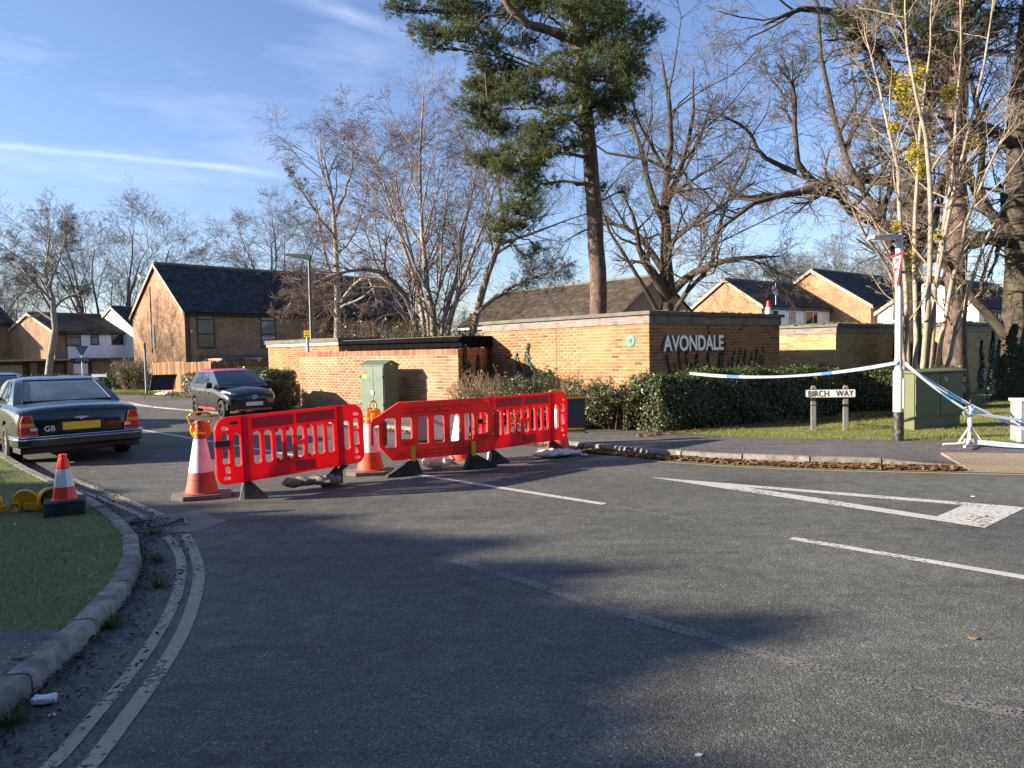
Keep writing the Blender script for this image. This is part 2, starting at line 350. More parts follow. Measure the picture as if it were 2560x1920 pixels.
# kerb stones, each its own piece
def kerb_run(name, P, hfun, step):
    root = bpy.data.objects.new(name, None); COL.objects.link(root); root['kind'] = 'structure'
    bm_ = MB().prism([(0, -.25), (.125, -.25), (.125, 0), (.028, 0), (.008, -.014), (0, -.05)], -.5, .5, Matrix(((0, 0, 1, 0), (1, 0, 0, 0), (0, 1, 0, 0), (0, 0, 0, 1)))).mesh('kerb_stone')
    bm_.materials.append(mKerb); q = resample(P, step)
    for i in range(len(q) - 1):
        a, b = q[i], q[i + 1]; L = float(np.linalg.norm(b - a)); c = (a + b) / 2
        if not (-30 < c[0] < 16 and 1 < c[1] < 32): continue
        o = bpy.data.objects.new('kerb_stone', bm_); COL.objects.link(o); o.parent = root
        ha, hb = hfun(a[0]), hfun(b[0])
        o.location = (c[0], c[1], (ha + hb) / 2 + random.uniform(-.006, .006)); o.rotation_euler = (0, -math.atan2(hb - ha, L), math.atan2(b[1] - a[1], b[0] - a[0]) + random.uniform(-.01, .01)); o.scale = (L - .026, 1, 1)
    return root
kerb_run('kerb_far_side', RK, kh, .915)
kerb_run('kerb_near_verge', LK, lambda x: .115, .78)
# ---------------------------------------------------------------- painted markings
def worn(name, col, hold, scale=26., tex=.5):
    m, t, b, o = _nodes(name); g = t.nodes.new('ShaderNodeNewGeometry')
    n = t.nodes.new('ShaderNodeTexNoise'); n.inputs['Scale'].default_value = scale; n.inputs['Detail'].default_value = 7; n.inputs['Roughness'].default_value = .75; t.links.new(g.outputs['Position'], n.inputs['Vector'])
    n2 = t.nodes.new('ShaderNodeTexNoise'); n2.inputs['Scale'].default_value = 2.2; n2.inputs['Detail'].default_value = 5; t.links.new(g.outputs['Position'], n2.inputs['Vector'])
    add = t.nodes.new('ShaderNodeMath'); add.operation = 'MULTIPLY_ADD'; add.inputs[1].default_value = .5; t.links.new(n2.outputs['Fac'], add.inputs[0]); t.links.new(n.outputs['Fac'], add.inputs[2])
    a = _ramp(t, add.outputs[0], [(hold, (1, 1, 1)), (hold + .07, (0, 0, 0))])
    c = _ramp(t, n2.outputs['Fac'], [(.3, tuple(x * .75 for x in col)), (.7, col)]); t.links.new(c, b.inputs['Base Color']); t.links.new(a, b.inputs['Alpha']); b.inputs['Roughness'].default_value = .7
    return m
mWhite = worn('road_white', (.6, .58, .54), .80); mYel = worn('road_yellow', (.36, .33, .25), .82); mGhost = worn('ghost_white', (.215, .21, .198), .72, 60); mThin = worn('ghost_thin', (.26, .25, .24), .70, 40)
mYel2 = worn('far_yellow', (.42, .34, .16), .86)
def mark(name, pts, wd, mat, z=.004, step=.15, smooth=True):
    P = smoothline(pts, step) if smooth else resample(pts, step); return strip(name, offs(P, -wd / 2), offs(P, wd / 2), z, mat)
YO = [(-1.74, 2.0), (-1.77, 2.99), (-1.82, 3.29), (-1.89, 3.77), (-2.02, 4.4), (-2.23, 5.08), (-2.45, 5.67), (-2.71, 6.2), (-3.12, 6.93)]
YI = [(-1.92, 2.0), (-1.93, 3.0), (-1.98, 3.3), (-2.07, 3.94), (-2.24, 4.67), (-2.42, 5.23), (-2.68, 5.89), (-3.0, 6.49), (-3.27, 6.87)]
mark('yellow_line', YO, .085, mYel); mark('yellow_line', YI, .075, mYel)
mark('yellow_line', [(-3.75, 7.8), (-4.72, 8.84), (-5.79, 9.89), (-6.74, 10.84)], .08, mYel); mark('yellow_line', [(-3.9, 7.74), (-4.95, 8.82), (-5.8, 9.62), (-6.88, 10.72)], .07, mYel)
mark('centre_line', [(-9.6, 18.1), (-3.3, 11.95)], .10, mWhite, smooth=False); mark('centre_line', [(-1.36, 10.13), (.97, 7.92)], .10, mWhite, smooth=False)
mark('centre_line', [(2.4, 6.36), (3.6, 5.17), (4.6, 4.2)], .105, mWhite, smooth=False); mark('centre_line_joint', [(.97, 7.92), (2.4, 6.36)], .035, mThin, smooth=False)
mark('faded_line', [(-.5, 5.9), (.06, 5.32), (.57, 4.71), (1.16, 4.15), (1.45, 3.83), (1.71, 3.64), (2.24, 3.25), (2.9, 2.9)], .11, mGhost)
for k in (0, 1): mark('far_yellow_line', [(x, y) for x, y in offs(RK[(RK[:, 0] > 2.2) & (RK[:, 0] < 14)], .32 + .16 * k)], .06, mYel2, smooth=False)
gw = [(1.75, 9.54), (5.14, 7.36), (4.22, 6.58)]; gi = [(2.75, 8.72), (4.60, 7.52), (4.06, 7.05)]
V = [(*p, .004) for p in gw] + [(*p, .004) for p in gi]
link('give_way_triangle', np_mesh('gw', V, [(0, 3, 4, 1), (1, 4, 5, 2), (2, 5, 3, 0)]), None, mWhite)['kind'] = 'structure'
for nm, quad in (('road_patch', [(-3.9, 7.05), (-3.02, 7.02), (-2.94, 7.5), (-3.45, 7.98), (-4.15, 7.72)]),):
    link(nm, MB().add([(*p, .003) for p in quad], [tuple(range(len(quad)))]).mesh(nm), None, M('patch_concrete', (.15, .148, .15), .85, var=.25, ns=5, bump=.3, bs=90))['kind'] = 'structure'
# gully grate
gr = thing('gully_grate', 'cast iron drain grate half buried in dead leaves beside the verge kerb', 'drain', (-3.62, 7.42, .002), rotb(62))
iron = M('cast_iron', (.16, .155, .15), .6, .6, .3, 20, bump=.4)
MB().add([(-.26, -.2, .003), (.26, -.2, .003), (.26, .2, .003), (-.26, .2, .003)], [(0, 1, 2, 3)]).build('dark_sheet', M('hollow_black', (.012, .012, .012), .9), gr)  # flat black sheet paints in the darkness below the bars
fr = MB(); fr.box(-.28, .28, -.22, -.19, .004, .012).box(-.28, .28, .19, .22, .004, .012).box(-.28, -.25, -.189, .189, .004, .012).box(.25, .28, -.189, .189, .004, .012); fr.build('frame', iron, gr)
for k in range(9):
    x = -.2 + .05 * k; MB().box(-.011, .011, -.26, .26, .005, .0125).build('bar', iron, gr, loc=(x * .8, 0, 0), rz=rad(-38)).scale = (1, .55 if k in (0, 8) else .8, 1)
MB().box(-.3, .3, -.013, .013, .006, .015).build('bar', iron, gr, rz=rad(20))
# tactile paving at the dropped kerb
tp = thing('tactile_paving', 'buff blister paving slabs at the dropped kerb', 'paving', (0, 0, 0)); tp['kind'] = 'structure'; del tp['category']
tb = np.array(G(2415, 1166, .06)); td = np.array([math.sin(rad(104)), math.cos(rad(104))]); tn = np.array([math.sin(rad(14)), math.cos(rad(14))])
mTac = MR('tactile', [(0, (.2, .172, .125)), (1, (.26, .222, .165))], 'object', ns=20, nv=.2)
slab = MB().box(-.197, .197, -.197, .197, -.03, .012)
for i in range(6):
    for j in range(6): slab.lathe([(.02, .0125), (.014, .0175), (.004, .019)], 6, Matrix.Translation((-.165 + .066 * i, -.165 + .066 * j, 0)))
slab = slab.mesh('slab'); slab.materials.append(mTac)
for i in range(6):
    for j in range(3):
        p = tb + td * (.25 + .402 * i) + tn * (.2 + .402 * j); o = bpy.data.objects.new('slab', slab); COL.objects.link(o); o.parent = tp; z = .004 + .026 * j
        o.location = (p[0], p[1], z); o.rotation_euler = (rad(2.5), 0, rotb(104))
# ---------------------------------------------------------------- grass blades
def in_poly(P, poly):
    x, y = P[:, 0], P[:, 1]; ins = np.zeros(len(P), bool); n = len(poly)
    for i in range(n):
        (x0, y0), (x1, y1) = poly[i], poly[i - 1]; c = ((y0 > y) != (y1 > y)) & (x < (x1 - x0) * (y - y0) / (y1 - y0 + 1e-12) + x0); ins ^= c
    return ins
def blades(name, label, poly, n, h, stops, z=.1, wd=.006):
    poly = np.array(poly); lo, hi = poly.min(0), poly.max(0); P = np.zeros((0, 2))
    while len(P) < n:
        q = lo + (hi - lo) * rng.random((n, 2)); P = np.concatenate([P, q[in_poly(q, poly)]])
    P = P[:n]; a = rng.random(n) * 6.283; ln = rng.random((n, 1)) * .9; hh = h * (.4 + .9 * rng.random(n))
    hh *= .6 + .8 * (np.sin(P[:, 0] * 3.1 + np.cos(P[:, 1] * 2.3) * 2) * .5 + .5)
    ca = np.column_stack([np.cos(a), np.sin(a)]); tip = P + np.column_stack([-ca[:, 1], ca[:, 0]]) * (hh[:, None] * ln)
    V = np.stack([np.column_stack([P - ca * wd / 2, np.full(n, z)]), np.column_stack([P + ca * wd / 2, np.full(n, z)]), np.column_stack([tip, z + hh * (1 - .4 * ln[:, 0])])], 1)
    o = link(name, np_mesh(name, V.reshape(-1, 3), np.arange(3 * n).reshape(-1, 3)), None, MR(name + '_m', stops, 'island', .9, nv=.1, bump=0, trans=.3)); return tag(o, label, None, None, 'stuff')
vg = [tuple(p) for p in offs(LK, -.11) if 4.1 < p[1] < 13.5]; vg = vg + [(-13.5, 12.0), (-13.5, 4.3)]
blades('verge_grass', 'short green grass on the corner verge', vg, 115000, .042, [(0, (.16, .21, .09)), (.45, (.23, .285, .12)), (.7, (.32, .32, .155)), (.9, (.4, .35, .21)), (1, (.5, .45, .3))])
lw = [tuple(p) for p in offs(RK, -2.17) if p[0] > 2.2 and p[0] < 10.5]; lw = lw + [(13, 12), (13, 19), (7.5, 18), (5, 15.5)]
blades('lawn_grass', 'mown grass strip behind the pavement', lw, 75000, .042, [(0, (.16, .18, .045)), (.5, (.24, .25, .065)), (.85, (.3, .28, .09)), (1, (.36, .29, .14))])
fg = [tuple(p) for p in offs(RK, -2.3) if -24 < p[0] < -9]; fg = fg + [(-9, 25), (-14, 33), (-26, 36)]
blades('corner_grass', 'grass patch by the timber fence', fg, 14000, .08, [(0, (.10, .13, .03)), (1, (.18, .18, .06))], wd=.02)
# ---------------------------------------------------------------- fallen leaves and grit
def leaves(name, label, P, z, size, stops, curl=.5):
    n = len(P); a = rng.random(n) * 6.283; s = size * (.5 + rng.random(n)); tilt = (rng.random((n, 2)) - .5) * 2 * curl
    ux = np.column_stack([np.cos(a), np.sin(a), tilt[:, 0]]) * s[:, None]; uy = np.column_stack([-np.sin(a), np.cos(a), tilt[:, 1]]) * s[:, None] * .45
    c = np.column_stack([P, z + rng.random(n) * .02 + s * curl * .5]); f = np.column_stack([0 * a, 0 * a, s * .25 * rng.random(n)])
    V = np.stack([c - ux, c - uy + f, c + ux, c + uy + f], 1); i = np.arange(n)[:, None] * 4
    F = np.concatenate([i + np.array([[0, 1, 2]]), i + np.array([[0, 2, 3]])])
    o = link(name, np_mesh(name, V.reshape(-1, 3), F), None, MR(name + '_m', stops, 'island', .8, nv=.2, bump=0, trans=.15)); return tag(o, label, None, None, 'stuff')
BR = [(0, (.08, .045, .022)), (.4, (.17, .095, .045)), (.75, (.27, .16, .08)), (1, (.36, .25, .14))]
def along(P, n, d0, d1, sd=1.0):
    i = rng.random(n) * (len(P) - 1.01); k = i.astype(int); q = P[k] + (P[k + 1] - P[k]) * (i - k)[:, None]; t = P[k + 1] - P[k]; t /= np.linalg.norm(t, axis=1)[:, None]
    d = d0 + (d1 - d0) * rng.random(n) ** sd; return q + d[:, None] * np.column_stack([t[:, 1], -t[:, 0]])
R1 = RK[(RK[:, 0] > .9) & (RK[:, 0] < 6.0)]; R2 = RK[(RK[:, 0] > -5) & (RK[:, 0] < 1)]
leaves('gutter_leaves', 'drift of brown oak leaves along the far kerb', np.concatenate([along(R1, 5200, .0, .34, 1.6), along(R2, 1400, .0, .3, 1.6)]), .004, .034, BR)
L1 = LK[(LK[:, 1] > 2.4) & (LK[:, 1] < 10.5) & (LK[:, 0] > -6.5)]
leaves('verge_gutter_leaves', 'dark leaves lying in the gutter by the verge kerb', np.concatenate([along(L1, 2300, .0, .42, 1.9), np.array([-3.72, 7.38]) + rng.normal(0, .13, (200, 2))]), .004, .016, [(0, (.02, .016, .012)), (.6, (.05, .035, .022)), (.93, (.11, .075, .045)), (1, (.25, .2, .13))])  # darker browns than the leaves along the far kerb
Lh = np.column_stack([2.2 + 6.5 * rng.random(1500), np.zeros(1500)]); Lh[:, 1] = 13.25 + (Lh[:, 0] - 2.4) * .5 + rng.normal(0, .12, 1500)
leaves('hedge_leaves', 'dead leaves under the front of the long hedge', Lh, .104, .03, BR)
leaves('bush_leaves', 'pale dead leaves under the shrubs by the wall', np.column_stack([-1.2 + 3.4 * rng.random(1500), np.zeros(1500)]) + np.column_stack([np.zeros(1500), 15.7 - .55 * (0) + rng.normal(0, .3, 1500)]), .104, .03, [(0, (.2, .13, .07)), (1, (.42, .32, .2))])
vl = np.column_stack([-8 + 5.2 * rng.random(620), 4.3 + 6.5 * rng.random(620)]); vl = vl[in_poly(vl, np.array(vg))]
leaves('verge_leaves', 'scattered small leaves on the verge grass', vl, .12, .022, [(0, (.12, .1, .06)), (.6, (.25, .2, .12)), (1, (.5, .45, .33))])
gp_ = np.column_stack([-2 + 8 * rng.random(420), 2.9 + 6 * rng.random(420) ** 1.4])
leaves('road_grit', 'tiny pale chips and seed cases scattered on the asphalt', gp_, .003, .006, [(0, (.2, .19, .15)), (1, (.55, .52, .4))], .2)
# tufts of grass growing in the gutter
for (x, y, s) in ((-2.62, 5.35, 1.), (-2.52, 4.55, 1.1), (-3.42, 6.95, 1.2), (-2.33, 3.35, .8), (-2.95, 6.0, .9)):
    n = 90; a = rng.random(n) * 6.283; r = rng.random(n) * .07 * s; h = (.03 + .07 * rng.random(n)) * s; b0 = np.column_stack([np.cos(a) * r, np.sin(a) * r, np.zeros(n)]); sd = np.column_stack([-np.sin(a), np.cos(a), np.zeros(n)]) * .004
    tip = np.column_stack([np.cos(a) * (r + h * .7), np.sin(a) * (r + h * .7), h]); V = np.stack([b0 - sd, b0 + sd, tip], 1)
    o = link('gutter_tuft', np_mesh('tuft', V.reshape(-1, 3), np.arange(3 * n).reshape(-1, 3)), None, MR('tuft_m', [(0, (.05, .08, .02)), (1, (.13, .15, .05))], 'island', .9, bump=0, trans=.2), loc=(x, y, .004)); tag(o, 'small grass tuft growing from the gutter of the verge kerb', 'grass tuft', 'tufts in the gutter')
# ================================================================ BUILDINGS
def bvec(b): return np.array([math.sin(rad(b)), math.cos(rad(b))])
mMort = M('mortar', (.44, .35, .235), .95, var=.15, ns=14, bump=.3)
mMortR = M('mortar_red', (.44, .38, .29), .95, var=.2, ns=14, bump=.3)
ORANGE = [(0, (.22, .085, .04)), (.18, (.33, .125, .052)), (.42, (.37, .155, .065)), (.6, (.36, .18, .08)), (.8, (.28, .13, .06)), (.95, (.35, .205, .1)), (1, (.13, .07, .042))]
REDB = [(0, (.16, .075, .045)), (.2, (.27, .12, .065)), (.45, (.33, .16, .085)), (.7, (.30, .18, .10)), (.9, (.22, .13, .08)), (1, (.34, .21, .12))]
BUFF = [(0, (.30, .20, .09)), (.3, (.41, .29, .13)), (.6, (.47, .34, .16)), (.85, (.35, .24, .11)), (1, (.24, .17, .09))]
SOLD = [(0, (.26, .085, .05)), (.5, (.38, .15, .09)), (1, (.42, .22, .13))]
BM = {}
for nm, st, sn in (('orange', ORANGE, ((.40, .27, .14), .4, .9)), ('red', REDB, ((.46, .38, .2), .5, .8)), ('buff', BUFF, ((.34, .27, .14), .5, 1.1)), ('soldier', SOLD, None)):
    BM[nm] = (MR('brick_' + nm, st, 'object', ns=22, nv=.3, stain=sn), MR('brickf_' + nm, st, 'island', ns=22, nv=.3, stain=sn))
BMESH = {}
def brick_face(parent, o, ang, L, z0, courses, kind, nind, gap=None, vis_z=0.):
    """courses of stretcher bond on a face that starts at o and runs along ang (parent's frame); bricks stand 6 mm proud of the mortar"""
    key = kind
    if key not in BMESH:
        mk = lambda w, h: MB().box(-w / 2, w / 2, .0, .02, -h / 2, h / 2).mesh('brick', bevel=.004, seg=1)
        BMESH[key] = {'f': mk(.215, .065), 'h': mk(.1025, .065), 's': mk(.065, .15)}
    d = np.array([math.cos(ang), math.sin(ang)]); n = np.array([d[1], -d[0]]); items = []; M3 = np.array(parent.matrix_basis)
    for c in range(courses):
        z = z0 + .075 * c + .0375; s = 0.0; first = c % 2
        while s < L - .05:
            k = 'f'; w = .215
            if first: k, w, first = 'h', .1025, 0
            sx = 1.
            if s + w > L: w = L - s; sx = w / (.215 if k == 'f' else .1025)
            if w < .025: break
            if gap and s < gap - .03 < s + w and s + w > gap: w = gap - s; sx = w / (.215 if k == 'f' else .1025); first = c % 2
            if gap and s <= gap < s + .03: s = gap + .012; first = c % 2; continue
            p = np.array(o[:2]) + d * (s + w / 2) + n * (.006 + random.uniform(-.0015, .0015)); wp = M3 @ np.array([p[0], p[1], z, 1])
            pr = math.hypot(wp[0], wp[1]) + (40 if z < vis_z else 0)
            items.append((k, (p[0], p[1], z), (0, 0, ang), (sx, 1, 1), pr)); s += w + .01
    pieces(parent, 'brick', items, {k: BMESH[key][k] for k in ('f', 'h')}, BM[kind][0], nind, BM[kind][1])
def soldier_row(parent, o, ang, L, z, nind=140):
    if 'soldier' not in BMESH: BMESH['soldier'] = {'s': MB().box(-.0325, .0325, .0, .025, -.075, .075).mesh('brick', bevel=.004, seg=1)}
    d = np.array([math.cos(ang), math.sin(ang)]); n = np.array([d[1], -d[0]]); it = []
    for i in range(int(L / .075)):
        p = np.array(o[:2]) + d * (.0375 + .075 * i) + n * .008; it.append(('s', (p[0], p[1], z), (0, 0, ang), (1, 1, 1), -i))
    pieces(parent, 'coping_brick', it, BMESH['soldier'], BM['soldier'][0], nind, BM['soldier'][1])
mFelt = M('roof_felt', (.13, .13, .12), .95, var=.3, ns=3, bump=.4, dirt=((.10, .11, .05), .8, 2.5))
mFasc = M('weathered_fascia', (.22, .185, .165), .85, var=.3, ns=3, bump=.25, stretch=(1, 1, 9), dirt=((.08, .07, .06), .7, 4))
mFascB = M('black_fascia', (.007, .007, .008), .95, var=.3, ns=4, spec=.04)
mMoss = M('roof_moss', (.13, .13, .05), .95, var=.5, ns=9, bump=.8, bs=40, dirt=((.17, .12, .06), .8, 6))
def flat_block(name, label, corner, bear, lx, ly, courses, kind, nind_x, nind_y, zg=.1, fasc=(.19, .085), gapy=None, vis=0., mort=None, faces='xy'):
    t = thing(name, label, 'building', (*corner, zg), rotb(bear)); H = courses * .075; bpy.context.view_layer.update()
    MB().box(0, lx, 0, ly, -.3, H + .05).build('wall', mort or mMort, t)
    if 'y' in faces: brick_face(t, (0, 0), 0, lx, 0, courses, kind, nind_x, None, vis)
    if 'x' in faces: brick_face(t, (0, ly), -math.pi / 2, ly, 0, courses, kind, nind_y, gapy, vis)
    f, c = fasc
    MB().box(-.035, lx + .035, -.035, -.012, H + .004, H + f).build('fascia_board', mFasc, t); MB().box(-.035, -.012, -.0115, ly + .035, H + .004, H + f).build('fascia_board', mFasc, t)
    MB().box(-.10, lx + .1, -.10, ly + .1, H + f + .003, H + f + c).build('flat_roof', mFelt, t, bevel=.008); return t, H
avon, AH = flat_block('garage_block', 'orange brick flat roofed garage block with raised name lettering on its shaded side', (2.98, 16.0), 50, 5.27, 5.8, 28, 'orange', 150, 150, gapy=2.9, vis=.95)
MB().box(-.0045, 0.004, 2.885, 2.895, 0, 2.1).build('movement_joint', M('joint_dark', (.06, .04, .03), .9), avon)
mAlu = M('brushed_aluminium', (.62, .62, .63), .38, .55, .08, 30)
ty = text_mesh('AVONDALE', .475, .022, .012, sx=.84, align='LEFT', spacing=1.0)
tw = max(v.co.x for v in ty.vertices); ty.transform(Matrix.Diagonal((2.24 / tw, 1, 1, 1)))
link('lettering', ty, avon, mAlu, loc=(.41, -.055, 1.505))['label'] = 'raised silver capitals reading AVONDALE'
pl = MB().lathe([(.13, 0), (.13, .012), (.118, .018), (.112, .012), (0.001, .014)], 32, Matrix.Translation((-.008, .52, 1.74)) @ Matrix.Rotation(rad(-90), 4, 'Y'), cap=False)
for k in range(7): a = rad(90 + (k - 3) * 22); pl.tube([(-.022, .52, 1.66), (-.024, .52 + .075 * math.cos(a), 1.72 + .075 * math.sin(a))], .006, 5)
pl.box(-.026, -.02, .495, .545, 1.645, 1.66); pl.build('plaque', M('verdigris', (.13, .31, .25), .7, .1, .3, 18), avon, smooth=True)['label'] = 'round verdigris plaque with a tree emblem'
g2, _ = flat_block('garage_block', 'buff brick garage block with moss on its roof behind the hedge', (9.2, 21.0), 50, 4.2, 6, 25, 'buff', 150, 120, vis=.9)
g3, _ = flat_block('garage_block', 'buff brick garage block behind the big pine trunk with ivy at its corner', (13.7, 22.5), 50, 5, 6, 25, 'buff', 110, 110, vis=.6)
def moss_cushions(parent, pts, name='moss'):
    V, F, n = [], [], 0
    for (x, y, z) in pts:
        k = 5; s = random.uniform(.03, .1); c = len(V)
        for i in range(k): a = 6.283 * i / k; V.append((x + s * math.cos(a), y + s * math.sin(a), z))
        V.append((x, y, z + s * random.uniform(.3, .9)))
        for i in range(k): F.append((c + i, c + (i + 1) % k, c + k))
    o = link(name, np_mesh(name, V, np.array(F), True), parent, mMoss); o['kind'] = 'stuff'
for g, lx in ((g2, 4.2), (g3, 5)): moss_cushions(g, [(random.uniform(-.08, lx), random.uniform(-.08, .3), 2.15) for _ in range(220)] + [(random.uniform(-.1, .3), random.uniform(0, 6), 2.15) for _ in range(260)])
moss_cushions(avon, [(random.uniform(.2, 5.2), random.uniform(-.05, .3), 2.372) for _ in range(50)])
# ---- red brick screen wall
WL = 7.2; wl = bvec(-46); wc = np.array([-1.26, 17.5]); we = wc + wl * WL
rw = thing('brick_wall', 'red brick screen wall with upright brick coping behind the green cabinet', 'wall', (*we, .08), rotb(134)); bpy.context.view_layer.update()
MB().prism([(0, 0), (WL, 0), (WL - .14, .215), (0, .215)], -.3, 1.65).build('core', mMortR, rw); brick_face(rw, (0, 0), 0, WL, .01, 20, 'red', 150, vis_z=.1); soldier_row(rw, (0, 0), 0, WL, 1.59, 110)
ra = rad(134 - 13); R_ = Matrix.Translation((WL, 0, 0)) @ Matrix.Rotation(ra, 4, 'Z')
MB().box(.27, 2.87, .0, .2, -.3, 1.647, R_).build('return_core', mMortR, rw)
brick_face(rw, (WL + .002, 0.002), ra, 2.85, .01, 20, 'red', 60, vis_z=.6); soldier_row(rw, (WL + .002, 0.002), ra, 2.85, 1.588, 40)
# ---- carport and the garage behind the wall
cp = thing('carport', 'black edged flat carport roof behind the red wall', 'carport', (*(wc + bvec(44) * 1.3 + wl * 6.9), .1), rotb(134))
MB().box(0, 5.6, 0, 3.0, 1.70, 1.975).build('roof', mFascB, cp); MB().box(.03, 5.57, .03, 2.97, 1.978, 1.99).build('roof_felt', mFelt, cp)
for x in (.12, 3.6): MB().box(x - .11, x + .11, .15, .37, 0, 1.74).build('pier', BM['red'][1], cp)
MB().tube([(.0, -.05, 1.9), (5.6, -.05, 1.88)], .05, 8).build('gutter', mFascB, cp)
g4 = thing('garage', 'small tan brick garage with pale concrete band behind the parked car hedge', 'building', (-8.85, 27.0, .08), rotb(134)); bpy.context.view_layer.update()
MB().box(0, 4.6, 0, 4, -.3, 1.85).build('wall', mMort, g4); brick_face(g4, (0, 0), 0, 4.6, 0, 25, 'orange', 120, gap=2.45, vis_z=.8)
MB().box(-.05, 4.65, -.05, 4.05, 1.885, 1.99).build('concrete_band', M('concrete_band', (.42, .38, .32), .9, var=.25, ns=5), g4); MB().box(-.09, 4.69, -.09, 4.09, 1.993, 2.12).build('flat_roof', mFelt, g4)
# ---------------------------------------------------------------- houses
def brickwall(name, c1, c2, mort, bw=.225, bh=.075):
    m, t, b, o = _nodes(name); c = t.nodes.new('ShaderNodeTexCoord'); sp = t.nodes.new('ShaderNodeSeparateXYZ'); t.links.new(c.outputs['Object'], sp.inputs[0])
    sn = t.nodes.new('ShaderNodeSeparateXYZ'); t.links.new(c.outputs['Normal'], sn.inputs[0])
    ab = t.nodes.new('ShaderNodeMath'); ab.operation = 'ABSOLUTE'; t.links.new(sn.outputs[0], ab.inputs[0]); gt = t.nodes.new('ShaderNodeMath'); gt.operation = 'GREATER_THAN'; gt.inputs[1].default_value = .7; t.links.new(ab.outputs[0], gt.inputs[0])
    mxf = t.nodes.new('ShaderNodeMix'); t.links.new(gt.outputs[0], mxf.inputs[0]); t.links.new(sp.outputs[0], mxf.inputs[2]); t.links.new(sp.outputs[1], mxf.inputs[3])
    cb = t.nodes.new('ShaderNodeCombineXYZ'); t.links.new(mxf.outputs[0], cb.inputs[0]); t.links.new(sp.outputs[2], cb.inputs[1])
    br = t.nodes.new('ShaderNodeTexBrick'); br.inputs['Scale'].default_value = 1; br.inputs['Brick Width'].default_value = bw; br.inputs['Row Height'].default_value = bh; br.inputs['Mortar Size'].default_value = .008
    br.inputs['Color1'].default_value = (*c1, 1); br.inputs['Color2'].default_value = (*c2, 1); br.inputs['Mortar'].default_value = (*mort, 1); br.inputs['Bias'].default_value = -.1
    t.links.new(cb.outputs[0], br.inputs['Vector'])
    cc = _mixc(t, br.outputs['Color'], _ramp(t, _noise(t, .9, 6), [(.3, (.72,) * 3), (.7, (1.2,) * 3)]), 1., 'MULTIPLY'); t.links.new(cc, b.inputs['Base Color']); b.inputs['Roughness'].default_value = .9
    _bump(t, b, br.outputs['Fac'], -.4, .006); return m
mBrT = brickwall('house_brick_tan', (.19, .095, .052), (.37, .21, .115), (.33, .25, .165)); mBrO = brickwall('house_brick_orange', (.25, .11, .055), (.42, .215, .11), (.37, .27, .165)); mBrD = brickwall('house_brick_brown', (.21, .12, .075), (.28, .165, .1), (.27, .2, .14))
mBoard = M('white_board', (.74, .75, .77), .5, var=.06, ns=2); mGrim = M('dark_trim', (.022, .02, .02), .5, var=.2); mBarge = M('barge_board', (.36, .31, .24), .8, var=.3, ns=3)
mPane = glass('window_pane', (.014, .018, .02), .1, .18); mPaneL = glass('curtained_pane', (.15, .165, .175), .25, .3); mWF = M('white_upvc', (.8, .8, .8), .35, var=.04)
TILE = {}
def tile_slope(parent, o, ax, L, up, S, stops, key, nind, tw=.33, te=.29, pri=None):
    if key not in TILE:
        v = []; n = 5
        for j in (0, 1):
            for i in range(n): q = i / (n - 1); v.append((-tw / 2 + (tw - .004) * q, -.03 + j * (te + .035), .012 + .018 * math.sin(q * math.pi) ** 2 + (.02 if j == 0 else .0)))
        f = [(i, i + 1, n + i + 1, n + i) for i in range(n - 1)]; v += [(p[0], p[1], p[2] - .014) for p in v[:n]]; f += [(2 * n + i, 2 * n + i + 1, i + 1, i) for i in range(n - 1)]
        TILE[key] = ({'t': MB().add(v, f).mesh('tile')}, MR('tile_' + key, stops, 'object', .85, 9, .4, .2), MR('tilef_' + key, stops, 'island', .85, 9, .4, .2))
    ax, up = np.array(ax, float), np.array(up, float); n = np.cross(ax, up); Rm = Matrix(((ax[0], up[0], n[0]), (ax[1], up[1], n[1]), (ax[2], up[2], n[2]))); e = tuple(Rm.to_euler()); items = []
    rows, cols = int(S / te), int(L / tw)
    for r in range(rows):
        for c in range(cols):
            p = np.array(o) + ax * (tw * (c + .5)) + up * (te * r) + n * (.005 + random.uniform(0, .004)); items.append(('t', tuple(p), e, (1, 1, 1), (c * tw + abs(r - rows / 2) * .2)))
    me, a, b = TILE[key]; pieces(parent, 'tile', items, me, a, nind, b)
def win(parent, x0, x1, z0, z1, y=0., bars=(), mull=(), fm=None, pm=None, fw=.06, face='y', pos=0., sill=True):
    Tm = None if face == 'y' else Matrix.Translation((pos, 0, 0)) @ Matrix.Rotation(rad(-90), 4, 'Z')
    m = MB(); m.box(x0, x1, y - .05, y - .005, z1 - fw, z1, Tm).box(x0, x1, y - .05, y - .005, z0, z0 + fw, Tm).box(x0, x0 + fw, y - .05, y - .005, z0 + fw, z1 - fw, Tm).box(x1 - fw, x1, y - .05, y - .005, z0 + fw, z1 - fw, Tm)
    for b in bars: m.box(x0 + fw, x1 - fw, y - .045, y - .005, b - .05, b + .05, Tm)
    for b in mull: m.box(b - .03, b + .03, y - .044, y - .006, z0 + fw, z1 - fw, Tm)
    if sill: m.box(x0 - .06, x1 + .06, y - .09, y - .004, z0 - .05, z0 - .003, Tm)
    wd = m.build('window', fm or mGrim, parent); MB().box(x0 + fw, x1 - fw, y - .02, y - .012, z0 + fw, z1 - fw, Tm).build('pane', pm or mPane, wd); return wd
